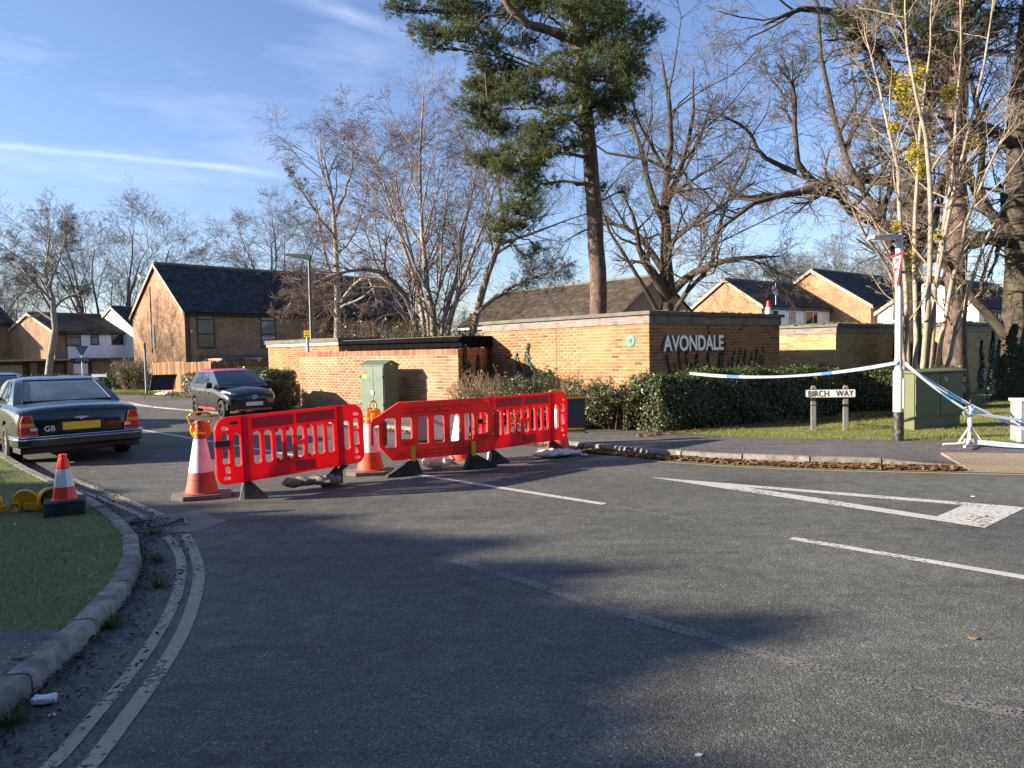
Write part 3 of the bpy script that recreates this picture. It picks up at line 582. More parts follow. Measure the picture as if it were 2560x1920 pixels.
def house(name, label, corner, bear, L, Wd, ze, zr, wall, stops, key, nind, zg=0., gable_wall=None, swap=False, base=-.5):
    """local x: long side from the near corner; local y: gable side; the ridge runs along x (along y when swap)"""
    t = thing(name, label, 'house', (*corner, zg), rotb(bear)); h = Wd / 2
    if not swap:
        MB().add([(0, 0, base), (L, 0, base), (L, Wd, base), (0, Wd, base), (0, 0, ze), (L, 0, ze), (L, Wd, ze), (0, Wd, ze), (0, h, zr), (L, h, zr)], [(0, 1, 5, 4), (2, 3, 7, 6), (3, 0, 4, 8, 7), (1, 2, 6, 9, 5), (4, 5, 9, 8), (6, 7, 8, 9)]).build('wall', wall, t)
        sl = math.hypot(h, zr - ze); u1 = np.array([0, h, zr - ze]) / sl; u2 = np.array([0, -h, zr - ze]) / sl; ov = .25; o1 = np.array([-.12, 0, ze]) - u1 * ov; o2 = np.array([L + .12, Wd, ze]) - u2 * ov; ax = np.array([1., 0, 0]); n1 = np.cross(ax, u1); n2 = np.cross(-ax, u2); LL = L + .24
    else:
        MB().add([(0, 0, base), (L, 0, base), (L, Wd, base), (0, Wd, base), (0, 0, ze), (L, 0, ze), (L, Wd, ze), (0, Wd, ze), (L / 2, 0, zr), (L / 2, Wd, zr)], [(0, 1, 5, 8, 4), (1, 2, 6, 5), (2, 3, 7, 9, 6), (3, 0, 4, 7), (4, 8, 9, 7), (5, 6, 9, 8)]).build('wall', wall, t)
        h2 = L / 2; sl = math.hypot(h2, zr - ze); u1 = np.array([h2, 0, zr - ze]) / sl; u2 = np.array([-h2, 0, zr - ze]) / sl; ov = .25; o1 = np.array([0, Wd + .12, ze]) - u1 * ov; o2 = np.array([L, -.12, ze]) - u2 * ov; ax = np.array([0, -1., 0]); n1 = np.cross(ax, u1); n2 = np.cross(-ax, u2); LL = Wd + .24
    S = sl + ov; roof = MB()
    for o, a, u, n in ((o1, ax, u1, n1), (o2, -ax, u2, n2)):
        o = o + n * .02; v = [o, o + a * LL, o + a * LL + u * (S - .015), o + u * (S - .015)]; v = v + [p + n * .06 for p in v]; roof.add(v, [(0, 3, 2, 1), (4, 5, 6, 7), (0, 1, 5, 4), (1, 2, 6, 5), (2, 3, 7, 6), (3, 0, 4, 7)])
    rf = roof.build('roof', TILE[key][2] if key in TILE else MR('roofbase_' + key, stops, 'island', .85, 9, .4, .2), t)
    tile_slope(rf, o1 + n1 * .085, ax, LL, u1, S - .05, stops, key, nind)
    rid = o1 + u1 * S + n1 * .1; rm = MB().tube([tuple(rid), tuple(rid + ax * LL)], .11, 8); rm.build('ridge', mFelt, t)
    for s, (o, u) in enumerate(((o1, u1), (o2, u2))):   # barge boards on the visible gable
        e = o if s == 0 else o + (-ax) * LL
        m = MB(); b0 = e - ax * .05 if s == 0 else e - ax * .05; up = np.array([0, 0, 1.])
        v = [b0 - up * .14, b0 + u * S - up * .14, b0 + u * S + up * .1, b0 + up * .1]; v = v + [p + ax * .035 for p in v]; m.add(v, [(0, 1, 2, 3), (4, 7, 6, 5), (0, 4, 5, 1), (2, 6, 7, 3), (1, 5, 6, 2), (0, 3, 7, 4)]); m.build('barge_board', mBarge, t)
    g = o1 + n1 * .0 - np.array([0, 0, .1]); MB().tube([tuple(g), tuple(g + ax * LL)], .07, 8).build('gutter', mGrim, t)
    return t
DARK = [(0, (.022, .022, .024)), (.5, (.034, .034, .036)), (.93, (.05, .05, .052)), (.985, (.055, .055, .056)), (1, (.075, .075, .075))]
BROWN = [(0, (.05, .04, .032)), (.5, (.075, .06, .045)), (1, (.11, .09, .06))]
MOSSY = [(0, (.026, .02, .015)), (.4, (.04, .031, .022)), (.8, (.052, .041, .027)), (1, (.07, .06, .036))]
h1 = house('brick_house', 'tan brick house with steep dark tiled roof and sunlit gable behind the timber fence', (-20.2, 46), 42, 19, 8, 4.55, 7.75, mBrT, DARK, 'dark', 300)
for (xa, xb, pm) in ((.75, 1.9, mPane), (5.1, 6.2, mPaneL), (10.2, 11.3, mPane), (14.8, 15.9, mPaneL)): win(h1, xa, xb, 2.25, 4.42, bars=(3.1, 4.02), pm=pm)
win(h1, -5.0, -4.42, 2.35, 3.85, face='x', fm=M('brown_frame', (.12, .07, .05), .6), pm=mPaneL, fw=.07)
MB().box(-.02, .32, -.03, -.004, -.5, 4.4).build('corner_panel', M('corner_brown', (.07, .055, .045), .8), h1)
MB().box(1.0, 9.8, -2.3, -.1, 1.25, 1.42).build('lean_to_roof', mGrim, h1); MB().box(.95, 9.85, -.24, -.06, 1.425, 1.75).build('flashing', mFelt, h1)
for k in range(4): MB().box(1.0 + 2.6 * k, 1.12 + 2.6 * k, -2.55, -.3, 1.43, 1.55).build('rafter', M('pink_timber', (.42, .28, .22), .8), h1)
for k in range(4): MB().box(1.02 + 2.6 * k, 1.12 + 2.6 * k, -2.3, -2.2, -.4, 1.25).build('post', mGrim, h1)
MB().tube([(-.03, 4.9, 2.0), (-.03, 4.9, 6.4)], .03, 6).build('cable', mGrim, h1)
MB().lathe([(.02, 0), (.2, .03), (.33, .1)], 20, Matrix.Translation((-.3, 5.9, 6.9)) @ Matrix.Rotation(rad(70), 4, 'Y'), cap=False).tube([(-.05, 5.9, 6.0), (-.3, 5.9, 6.9)], .025, 6).build('satellite_dish', M('dish_grey', (.2, .2, .2), .6), h1)
MB().lathe([(.05, 0), (.05, .12), (.02, .16)], 10, Matrix.Translation((.36, -.1, 3.2)), cap=True).build('security_lamp', mWF, h1)
# white clad house and its neighbours far left
h2 = house('clad_house', 'brick and white weatherboarded house with three upper windows and a birch trunk in front', (-38.2, 62), 32, 6.1, 8.2, 4.03, 5.67, mBrD, BROWN, 'brown', 150, zg=0.)
def cladding(t, x0, x1, z0, z1, step=.15, face='y', pos=0., poly=None):
    Tm = None if face == 'y' else Matrix.Translation((pos, 0, 0)) @ Matrix.Rotation(rad(-90), 4, 'Z'); z = z0
    while z < z1 - .02:
        a, b = x0, x1
        if poly: a, b = poly(z)
        if b > a:
            v = [(a, -.055, z), (b, -.055, z), (b, -.02, z + step), (a, -.02, z + step), (a, -.005, z), (b, -.005, z), (b, -.005, z + step), (a, -.005, z + step)]
            if Tm is not None: v = [tuple(Tm @ Vector(p)) for p in v]
            MB().add(v, [(0, 1, 2, 3), (0, 4, 5, 1), (2, 6, 7, 3), (0, 3, 7, 4), (1, 5, 6, 2)]).build('board', mBoard, t)
        z += step
cladding(h2, 1.05, 6.05, 1.75, 3.95)
win(h2, .95, 2.15, 2.85, 3.9, y=-.05, bars=(3.55,), pm=mPaneL); win(h2, 3.0, 3.7, 2.95, 3.9, y=-.05, bars=(3.55,), pm=mPaneL); win(h2, 4.85, 5.9, 2.95, 3.95, y=-.05, bars=(3.6,), mull=(5.45,), pm=mPane)
MB().box(-9.0, 8.5, -1.6, -.062, 1.50, 1.72).build('flat_roof', mGrim, h2); MB().box(-9, 0.2, -2.0, -1.65, 1.6, 1.74).build('canopy', mBarge, h2)
MB().box(2.3, 9.5, -1.4, -.063, -.6, 1.497).build('garage_wall', mBrD, h2)
MB().box(-9.0, 2.29, -1.2, -.064, -.6, 1.496).build('porch_wall', M('porch_brown', (.09, .06, .045), .9), h2)  # one even dark brown over the porch wall
for (a, b, mm) in ((-8.6, -6.6, M('red_door', (.22, .1, .07), .7)), (-5.4, -3.1, M('tan_door', (.34, .29, .2), .7)), (-1.3, .1, M('brown_door', (.12, .07, .05), .7)), (.75, 2.0, mWF)): 
    d = MB().box(a, b, -1.26, -1.205, -.55, 1.3).build('garage_door', mm, h2)
    for k in range(7): MB().box(a + .02, b - .02, -1.275, -1.262, -.5 + .26 * k, -.27 + .26 * k).build('slat', mm, d)
for x in (-6.1, -2.4, .45): MB().box(x - .25, x + .25, -1.5, -1.27, -.6, 1.495).build('pier', mBrD, h2)
MB().tube([(6.15, -.12, 3.9), (6.15, -.12, 1.72)], .06, 6).build('downpipe', mGrim, h2)
c3 = np.array([-33.05, 65.9]); h3 = house('clad_house', 'house with white boarded gable beside the tan brick gable', tuple(c3), 32, 8, 8.2, 3.9, 6.35, mBoard, DARK, 'dark', 60)
cladding(h3, 0, 0, 1.7, 6.3, face='x', poly=lambda z: (-8.15 + max(0, (z - 3.9) / 2.45 * 4.1), -.05 - max(0, (z - 3.9) / 2.45 * 4.1)))
h0 = house('brick_house', 'dark brown brick house at the end of the garage court', (-47, 62), 32, 5, 9, 5.0, 7.6, mBrD, BROWN, 'brown', 40)
# mossy roofed house behind the name block
h4 = house('brick_house', 'long low house with mossy brown tiled roof behind the tall pine', (6.5, 44), 50, 7.4, 16, 3.6, 6.1, mBrD, MOSSY, 'mossy', 300, swap=True)
MB().box(-.28, -.2, -.1, 16, 3.25, 3.42).build('eaves_board', mWF, h4)
# houses on the right
h5 = house('brick_house', 'small orange gabled house with white boarding under a dark roof and a dish', (16.9, 50), 50, 9.6, 5.75, 4.4, 6.3, mBrO, DARK, 'dark', 150)
cladding(h5, .3, 9.3, 1.6, 4.2); win(h5, 1.2, 2.0, 3.0, 4.1, y=-.06, fm=mWF); win(h5, 3.5, 4.3, 2.9, 4.1, y=-.06, fm=mWF, pm=M('blind', (.42, .3, .17), .6)); win(h5, 5.6, 7.4, 2.9, 4.1, y=-.06, fm=mWF, mull=(6.7,))
MB().lathe([(.02, 0), (.2, .03), (.36, .1)], 20, Matrix.Translation((1.0, -.3, 5.35)) @ Matrix.Rotation(rad(75), 4, 'X'), cap=False).tube([(1.45, -.2, 4.2), (1.45, -.2, 5.9)], .025, 6).build('satellite_dish', M('dish_pale', (.55, .55, .53), .5), h5)
h6 = house('brick_house', 'tall orange gabled house with shadow across its wall beside the boarded one', (26.06, 53.7), 50, 12, 9.0, 4.45, 7.35, mBrO, DARK, 'dark', 150)
win(h6, 1.2, 2.6, 2.6, 3.9, fm=mGrim); MB().box(3.4, 4.0, -.05, -.005, 2.3, 3.9).build('white_panel', mWF, h6)
h7 = house('clad_house', 'house with white painted gable and mossy roof behind the multi stemmed tree', (28.4, 45), 50, 13, 6.0, 3.75, 5.75, M('white_render', (.75, .76, .8), .7, var=.06, ns=1.5), MOSSY, 'mossy', 100)
cladding(h7, .1, 12.9, 1.6, 3.6, .2); win(h7, .9, 1.9, 2.1, 3.4, y=-.06, fm=mGrim); win(h7, 3.0, 4.0, 1.8, 3.4, y=-.06, mull=(3.5,)); win(h7, 5.6, 6.2, 2.8, 3.3, y=-.06)
for x in (2.0, 5.0, 8.0): MB().lathe([(.09, 0), (.09, .28), (.14, .3), (.14, .38), (.03, .42)], 10, Matrix.Translation((x, 1.2, 4.35))).build('flue', mAlu, h7)
# ---------------------------------------------------------------- timber fence with its boards
def fence(name, label, a, b, zt, stops, zb=.1):
    a, b = np.array(a), np.array(b); L = float(np.linalg.norm(b - a)); bear = math.degrees(math.atan2(b[0] - a[0], b[1] - a[1]))
    t = thing(name, label, 'fence', (*a, zb), rotb(bear)); mo = MR(name + '_wood' + label[:4], stops, 'object', .85, 6, .35, .3)
    me = MB().box(-.073, .073, -.02, 0, 0, zt).mesh('board'); me.materials.append(mo)
    for i in range(int(L / .15)):
        o = bpy.data.objects.new('board', me); COL.objects.link(o); o.parent = t; o.location = (.075 + .15 * i, random.uniform(-.012, .004), 0); o.scale = (1, 1, 1 + random.uniform(-.012, .012) + .02 * (int(i / 12) % 2))
    for i in range(int(L / 1.83) + 1): MB().box(1.83 * i - .05, 1.83 * i + .05, .01, .11, 0, zt + .04).build('post', mo, t)
    MB().box(0, L, -.035, -.022, 0, .15).build('gravel_board', mo, t); return t
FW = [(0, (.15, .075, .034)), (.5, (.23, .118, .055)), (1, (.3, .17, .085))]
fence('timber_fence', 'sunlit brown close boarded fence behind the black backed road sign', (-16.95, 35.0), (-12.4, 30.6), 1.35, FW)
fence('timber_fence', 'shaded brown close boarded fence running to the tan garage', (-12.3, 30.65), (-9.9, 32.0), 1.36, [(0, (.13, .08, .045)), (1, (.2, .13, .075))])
# ================================================================ TREES, HEDGES, SHRUBS
def tubes(P, R, sides):
    n, k, _ = P.shape; T = np.gradient(P, axis=1); T /= np.linalg.norm(T, axis=2, keepdims=True) + 1e-9
    ref = np.zeros_like(T); z = np.abs(T[:, :, 2:]) < .9; ref[..., 2:] = z; ref[..., :1] = ~z
    ref = np.broadcast_to(np.where(np.abs(T.mean(1))[:, None, 2:] < .85, np.array([0, 0, 1.]), np.array([1., 0, 0])), T.shape)
    A = np.cross(T, ref); A /= np.linalg.norm(A, axis=2, keepdims=True) + 1e-9; B = np.cross(T, A)
    q = np.arange(sides) * 2 * math.pi / sides
    V = P[:, :, None, :] + R[:, :, None, None] * (A[:, :, None, :] * np.cos(q)[:, None] + B[:, :, None, :] * np.sin(q)[:, None])
    base = (np.arange(n)[:, None, None] * k + np.arange(k - 1)[None, :, None]) * sides; s = np.arange(sides)[None, None, :]; s2 = (s + 1) % sides
    F = np.stack([base + s, base + s2, base + sides + s2, base + sides + s], -1).reshape(-1, 4)
    return V.reshape(-1, 3), F
def kids(P, R, per, t0, t1, ang, asd, ratio, segs, wig, up, rr, rg, rmin=.004, bias=1., lenjit=.35, tl=.55):
    n, k, _ = P.shape; idx = np.repeat(np.arange(n), per); m = len(idx); t = t0 + (t1 - t0) * rg.random(m) ** bias; x = t * (k - 1); i = np.clip(x.astype(int), 0, k - 2); f = (x - i)[:, None]
    p = P[idx, i] * (1 - f) + P[idx, i + 1] * f; d = P[idx, i + 1] - P[idx, i]; d /= np.linalg.norm(d, axis=1, keepdims=True) + 1e-9
    L0 = np.linalg.norm(np.diff(P, axis=1), axis=2).sum(1)[idx]; r = (R[idx, i] * (1 - f[:, 0]) + R[idx, i + 1] * f[:, 0]) * rr
    rv = rg.normal(size=(m, 3)); pr = rv - (rv * d).sum(1, keepdims=True) * d; pr /= np.linalg.norm(pr, axis=1, keepdims=True) + 1e-9
    a = np.radians(ang + asd * rg.normal(size=m))[:, None]; d = d * np.cos(a) + pr * np.sin(a)
    L = L0 * ratio * (1 - tl * t) * (1 + lenjit * (2 * rg.random(m) - 1)); st = (L / (segs - 1))[:, None]
    Q = np.zeros((m, segs, 3)); Q[:, 0] = p
    for j in range(1, segs):
        d = d + wig * rg.normal(size=(m, 3)); d[:, 2] += up; d /= np.linalg.norm(d, axis=1, keepdims=True); Q[:, j] = Q[:, j - 1] + d * st
    RR = np.maximum(r[:, None] * np.linspace(1, .3, segs)[None], rmin); return Q, RR
def poly3(pts, radii, n, wig=0., rg=None):
    P = np.array(pts, float); s = np.linspace(0, 1, len(P)); q = np.linspace(0, 1, n)
    if len(P) > 2:
        for _ in range(2):
            a = P[:-1] * .75 + P[1:] * .25; b = P[:-1] * .25 + P[1:] * .75; P = np.concatenate([P[:1], np.stack([a, b], 1).reshape(-1, 3), P[-1:]])
        s = np.linspace(0, 1, len(P))
    Q = np.stack([np.interp(q, s, P[:, k]) for k in range(3)], 1)
    if wig: Q[1:-1] += rg.normal(0, wig, (n - 2, 3))
    return Q, np.interp(q, np.linspace(0, 1, len(radii)), radii)
def join(parts):
    V, F, n = [], [], 0
    for v, f in parts: V.append(v); F.append(f + n); n += len(v)
    return np.concatenate(V), np.concatenate(F)
mBark = M('bark_grey', (.07, .058, .043), .95, var=.4, ns=9, bump=.8, bs=22, stretch=(3, 3, .7), dirt=((.10, .12, .05), .5, 2)); mBarkD = M('bark_dark', (.065, .055, .045), .95, var=.4, ns=9, bump=.8, bs=22)
mPineB = M('bark_pine', (.125, .088, .068), .95, var=.6, ns=5, bump=1., bs=9, stretch=(3, 3, .8), dirt=((.035, .027, .022), 1., 7))
mBirch = M('bark_birch', (.27, .245, .21), .85, var=.3, ns=5, bump=.3, stretch=(1, 1, 5), dirt=((.07, .06, .05), .9, 3)); mTwig = M('twigs_brown', (.105, .078, .06), .9, var=.3, ns=.6); mTwigG = M('twigs_grey', (.105, .088, .074), .9, var=.3, ns=.6); mTwigR = M('twigs_birch', (.125, .085, .075), .9, var=.3, ns=.6); mHazel = M('hazel_stem', (.29, .24, .18), .85, var=.35, ns=6, bump=.3)
def tree_obj(name, label, loc, trunkVF, crownVF, mt, mc, group=None, sm=None):
    t = thing(name, label, 'tree', loc, 0., group); link('trunk', np_mesh('trunk', *trunkVF, smooth=True), t, mt); link('crown', np_mesh('crown', *crownVF, smooth=False), t, mc); return t
def spread_tree(seed, H, limbs, R0, fork, spread=(22, 52), lratio=.62, dens=(7, 6, 5, 4), wig=.16, up=.05, droop=0., ang=42, lean=(0, 0), twr=.0045, first=None, rat=(.55, .6, .62, .62)):
    """broad bare tree: short trunk, limbs from the fork, four further orders of branches"""
    rg = np.random.default_rng(seed); tp = [(0, 0, -.3), (lean[0] * .5, lean[1] * .5, fork * .5), (lean[0], lean[1], fork)]; tP, tR = poly3(tp, [R0 * 1.25, R0, R0 * .85], 7, .02, rg)
    L, LR = [], []
    for i in range(limbs):
        a = 6.283 * i / limbs + rg.uniform(-.4, .4); sp = math.tan(rad(rg.uniform(*spread))); hh = (H - fork) * rg.uniform(.8, 1.0) * (1 - .18 * sp); f = rg.uniform(.75, 1.0)
        b = np.array(tp[-1]) * f; e = b + np.array([math.cos(a) * sp * hh * .75, math.sin(a) * sp * hh * .75, hh]); m1 = b + (e - b) * .35 + np.array([math.cos(a), math.sin(a), -.6]) * hh * .07
        q, r = poly3([b, m1, b + (e - b) * .7 + rg.normal(0, hh * .03, 3), e], [R0 * rg.uniform(.32, .5), R0 * .24, R0 * .12, R0 * .03], 10, hh * .012, rg); L.append(q); LR.append(r)
    if first is not None:
        for pts, rr in first: q, r = poly3(pts, rr[:-1] + [.25 * rr[-1]], 10, .03, rg); L.append(q); LR.append(r)
    P1, R1 = np.array(L), np.array(LR); lv = [(P1, R1, 6)]
    P, R = P1, R1; per = dens; rat = (lratio,) + tuple(rat[1:]); sg = (7, 5, 4, 3); sd = (5, 4, 3, 3)
    for j in range(4):
        P, R = kids(P, R, per[j], .18 if j == 0 else .15, 1., ang, 14, rat[j], sg[j], wig, up if j < 2 else up * .5 - droop, .5, rg, twr, bias=.9, tl=.5 if j == 0 else .3); lv.append((P, R, sd[j]))
    tr = join([tubes(tP[None], tR[None], 10)] + [tubes(*lv[0])] + [tubes(*lv[1])]); cr = join([tubes(*l) for l in lv[2:]]); return tr, cr
# big bare trees behind the left houses
beech = spread_tree(11, 18.2, 10, .5, 3.0, (6, 46), .46, (8, 7, 6, 4), .11, .08, twr=.0075, ang=36); oakL = spread_tree(12, 18.0, 8, .5, 6.0, (12, 50), .46, (8, 7, 5, 4), .17, .04, twr=.008)
X, Y, Z = AT(268, 880, 80); tree_obj('beech_tree', 'large fan shaped bare tree behind the white gabled house', (X, Y, -.6), *beech, mBarkD, mTwigG).scale = (1.2, 1.2, .98)
X, Y, Z = AT(690, 880, 78); tree_obj('oak_tree', 'rounded bare oak rising behind the steep dark roof', (X, Y, -.3), *oakL, mBarkD, mTwigG).scale = (1.1, 1.1, .95)
def tree_copy(src, name, label, loc, rz, sc, group=None):
    c = copy_tree(src); c.name = name; c.location = loc; c.rotation_euler = (0, 0, rz); c.scale = sc; c['label'] = label
    if group: c['group'] = group
    return c
src_b = [o for o in bpy.data.objects if o.name.startswith('beech_tree')][0]; src_o = [o for o in bpy.data.objects if o.name.startswith('oak_tree')][0]
for (u, Yd, rz, s, nm) in ((20, 92, 1., .72, 'bare tree behind the dark brown house'), (-90, 78, 2., .8, 'bare tree beyond the far end of the garage court')):
    X, Y, Z = AT(u, 880, Yd); tree_copy(src_b, 'bare_tree', nm, (X, Y, -.6), rz, (s, s, s))
mist = [(1400, 96, .8), (1560, 90, .62), (1730, 105, .78), (1930, 100, 1.05), (2030, 108, 1.2), (2120, 96, 1.05), (1250, 92, .6), (1120, 98, .7), (2440, 100, .8), (2330, 110, .8), (990, 96, .6)]
for i, (u, Yd, s) in enumerate(mist):
    X, Y, Z = AT(u, 875, Yd); tree_copy(src_o if i % 2 else src_b, 'distant_tree', 'distant bare brown tree standing beyond the roofs', (X, Y, -2.5), i * 1.3, (s * 1.15, s * 1.15, s * .8), 'distant bare trees beyond the roofs')
# crooked birch in front of the white clad house
def birch(seed, stems, per=(12, 7, 6, 4), droop=.12, tw=.006, ratio=(.42, .5, .6, .6)):
    rg = np.random.default_rng(seed); L, LR = [], []
    for pts, rr in stems: q, r = poly3(pts, rr, 12, .025, rg); L.append(q); LR.append(r)
    P, R = np.array(L), np.array(LR); lv = [(P, R, 8)]; sg = (7, 5, 4, 3 if droop < .1 else 4); sd = (5, 4, 3, 3); ups = (.08, .0, -droop, -droop * 1.6)
    for j in range(4):
        P, R = kids(P, R, per[j], .22 if j == 0 else .12, 1., (40, 42, 40, 38)[j], 11, ratio[j], sg[j], .13, ups[j], .5, rg, tw, bias=.85, tl=.62 if j == 0 else .4); lv.append((P, R, sd[j]))
    return join([tubes(*lv[0]), tubes(*lv[1])]), join([tubes(*l) for l in lv[2:]])
X0, Y0, _ = AT(118, 940, 52)
def rel(u, v, Yd=52., dy=0.): x, y, z = AT(u, v, Yd + dy); return (x - X0, y - Y0, z)
b1 = birch(21, [([rel(118, 965), rel(121, 905), rel(137, 850), rel(137, 790), rel(130, 740), rel(112, 690, dy=.4), rel(118, 640), rel(125, 575)], [.26, .23, .2, .17, .13, .08, .03]), ([rel(128, 750), rel(95, 715, dy=-1), rel(60, 680, dy=-1.5), rel(30, 640)], [.11, .09, .05, .02]), ([rel(137, 770), rel(160, 745, dy=1), rel(195, 735, dy=1.5), rel(215, 720)], [.1, .08, .05, .02]), ([rel(122, 715), rel(145, 660, dy=-1), rel(160, 610), rel(165, 580)], [.09, .07, .04, .02])], (13, 7, 5, 4), .02, .008)
tree_obj('birch_tree', 'crooked pale trunked birch in front of the brick and white clad house', (X0, Y0, 0), *b1, mBirch, mTwigG)
# multi stemmed birches behind the carport
Yb = 30.; X0, Y0, _ = AT(1085, 850, Yb)
def rb(u, v, dy=0.): x, y, z = AT(u, v, Yb + dy); return (x - X0, y - Y0, z)
st = [([rb(1080, 985), rb(1088, 800), rb(1060, 690), rb(1055, 560, .5), rb(1050, 400, .8), rb(1060, 215, 1)], [.17, .14, .11, .08, .05, .015]),
      ([rb(1066, 985), rb(1040, 790, -.5), rb(1000, 715, -1.2), rb(930, 670, -1.8), rb(850, 680, -2.2), rb(770, 720, -2.6)], [.16, .13, .11, .08, .05, .015]),
      ([rb(1095, 985), rb(1105, 790), rb(1150, 680, .5), rb(1160, 560, .8), rb(1190, 430, 1)], [.12, .1, .08, .05, .015]),
      ([rb(1070, 985), rb(1060, 760, .6), rb(1010, 620, 1.4), rb(960, 480, 2), rb(930, 350, 2.4)], [.12, .1, .07, .04, .012]),
      ([rb(1100, 985), rb(1120, 800, -.5), rb(1180, 640, -1), rb(1215, 540, -1.2), rb(1250, 430, -1.5)], [.11, .09, .06, .04, .012]),
      ([rb(1062, 985), rb(1030, 800, -1), rb(960, 740, -2), rb(880, 730, -2.6), rb(810, 770, -3)], [.1, .08, .06, .04, .012]),
      ([rb(1075, 985), rb(1070, 780, 1.), rb(1030, 640, 2), rb(1000, 520, 2.6), rb(985, 420, 3)], [.1, .08, .06, .04, .012])]
b2 = birch(22, st, (18, 8, 5, 3), .03, .005, (.42, .55, .6, .6)); tree_obj('birch_tree', 'many stemmed silver birch fanning up behind the black carport roof', (X0, Y0, 0), *b2, mBirch, mTwigR)
Yb = 36.; X0, Y0, _ = AT(850, 850, Yb)
st = [([rb(850, 960), rb(842, 720), rb(838, 560), rb(825, 450, .5), rb(800, 365, .8)], [.2, .16, .11, .06, .012]), ([rb(842, 600), rb(800, 545, -1), rb(760, 490, -1.5), rb(735, 440, -2)], [.09, .06, .04, .012]), ([rb(840, 540), rb(870, 460, 1), rb(885, 400, 1.4), rb(880, 350, 1.8)], [.08, .06, .03, .012]),
      ([rb(846, 800), rb(800, 730, -1), rb(745, 720, -2), rb(715, 780, -2.4)], [.08, .06, .04, .012]), ([rb(846, 760), rb(900, 690, -1), rb(930, 700, -2), rb(940, 770, -2.5)], [.08, .06, .04, .012])]
b3 = birch(23, st, (12, 7, 6, 3), .16, .005, (.4, .5, .65, .75)); tree_obj('birch_tree', 'weeping birch with drooping twigs in front of the steep dark roof', (X0, Y0, 0), *b3, mBirch, mTwigR)
Yb = 31.; X0, Y0, _ = AT(1180, 850, Yb)
st = [([rb(1150, 985), rb(1195, 760), rb(1230, 660, .4), rb(1265, 560, .8), rb(1240, 420, 1.2), rb(1190, 330, 1.5)], [.2, .16, .13, .09, .05, .015]), ([rb(1185, 790), rb(1240, 740, -.6), rb(1320, 690, -1), rb(1400, 680, -1.4)], [.09, .06, .04, .012])]
b4 = birch(24, st, (18, 8, 6, 4), .05, .0045, (.45, .55, .6, .6)); tree_obj('birch_tree', 'leaning birch stem between the many stemmed birch and the pine', (X0, Y0, 0), *b4, mBirch, mTwigR)
# oak behind the name block
Yb = 29.; X0, Y0, _ = AT(1668, 870, Yb)
first = [([rb(1668, 745), rb(1640, 690, -.5), rb(1600, 640, -1), rb(1590, 560, -1.2), rb(1560, 480, -1.5)], [.24, .19, .13, .07, .02]), ([rb(1672, 730), rb(1665, 600), rb(1660, 480, .5), rb(1690, 330, .8), rb(1650, 120, 1)], [.28, .22, .16, .1, .02]),
         ([rb(1676, 735), rb(1720, 690, -1), rb(1800, 650, -2), rb(1880, 640, -2.5), rb(1960, 640, -3)], [.2, .16, .1, .06, .02]), ([rb(1665, 560), rb(1620, 470, 1), rb(1600, 350, 1.5), rb(1540, 250, 2)], [.16, .12, .07, .02]), ([rb(1662, 520), rb(1700, 430, 1), rb(1740, 300, 1.5), rb(1730, 160, 2)], [.17, .12, .07, .02]),
         ([rb(1670, 690), rb(1610, 600, 1), rb(1550, 560, 1.6), rb(1480, 560, 2), rb(1400, 610, 2.5)], [.16, .12, .08, .05, .02])]
ok = spread_tree(31, 14., 2, .30, 3.4, (25, 50), .6, (9, 7, 5, 4), .18, .02, ang=50, first=first, twr=.0042); tree_obj('oak_tree', 'mossy forked bare oak rising behind the garage block with lettering', (X0, Y0, 0), *ok, mBark, mTwig)
# oak on the right with long horizontal limbs
Yb = 22.; X0, Y0, _ = AT(2262, 900, Yb)
first = [([rb(2262, 600), rb(2200, 560, -1), rb(2120, 520, -1.5), rb(2080, 470, -1.8), rb(1980, 480, -2.2), rb(1870, 510, -2.5), rb(1770, 600, -3)], [.26, .2, .15, .12, .09, .06, .02]), ([rb(2280, 470), rb(2180, 440, .6), rb(2060, 460, 1), rb(1950, 490, 1.5), rb(1820, 500, 2)], [.22, .17, .12, .08, .02]),
         ([rb(2060, 470, -1.5), rb(2000, 430, -1.5), rb(1985, 330, -1.6), rb(1990, 230, -1.8), rb(1940, 150, -2)], [.11, .09, .07, .05, .02]), ([rb(1990, 430, -1.5), rb(1900, 400, -2), rb(1870, 320, -2), rb(1800, 290, -2.5)], [.08, .06, .04, .015]),
         ([rb(2300, 330), rb(2200, 120, -1), rb(2100, 20, -1.5), rb(1980, 20, -2), rb(1900, 70, -2.5)], [.2, .14, .1, .06, .02]), ([rb(2310, 300), rb(2380, 180, 1), rb(2460, 120, 1.5), rb(2540, 140, 2)], [.18, .12, .08, .03]), ([rb(2275, 560), rb(2380, 560, -1), rb(2480, 600, -1.5), rb(2580, 580, -2)], [.16, .12, .08, .03]), ([rb(2265, 800), rb(2275, 600), rb(2300, 330), rb(2340, 60, .5), rb(2360, -160, 1)], [.36, .34, .28, .2, .08])]
ok2 = spread_tree(32, 17., 2, .36, 5., (10, 40), .42, (8, 6, 5, 4), .17, .03, first=first, twr=.0045, lean=(.2, .1)); tree_obj('oak_tree', 'old bare oak with long sideways limbs behind the street lamp with the triangle sign', (X0, Y0, 0), *ok2, mBarkD, mTwig)
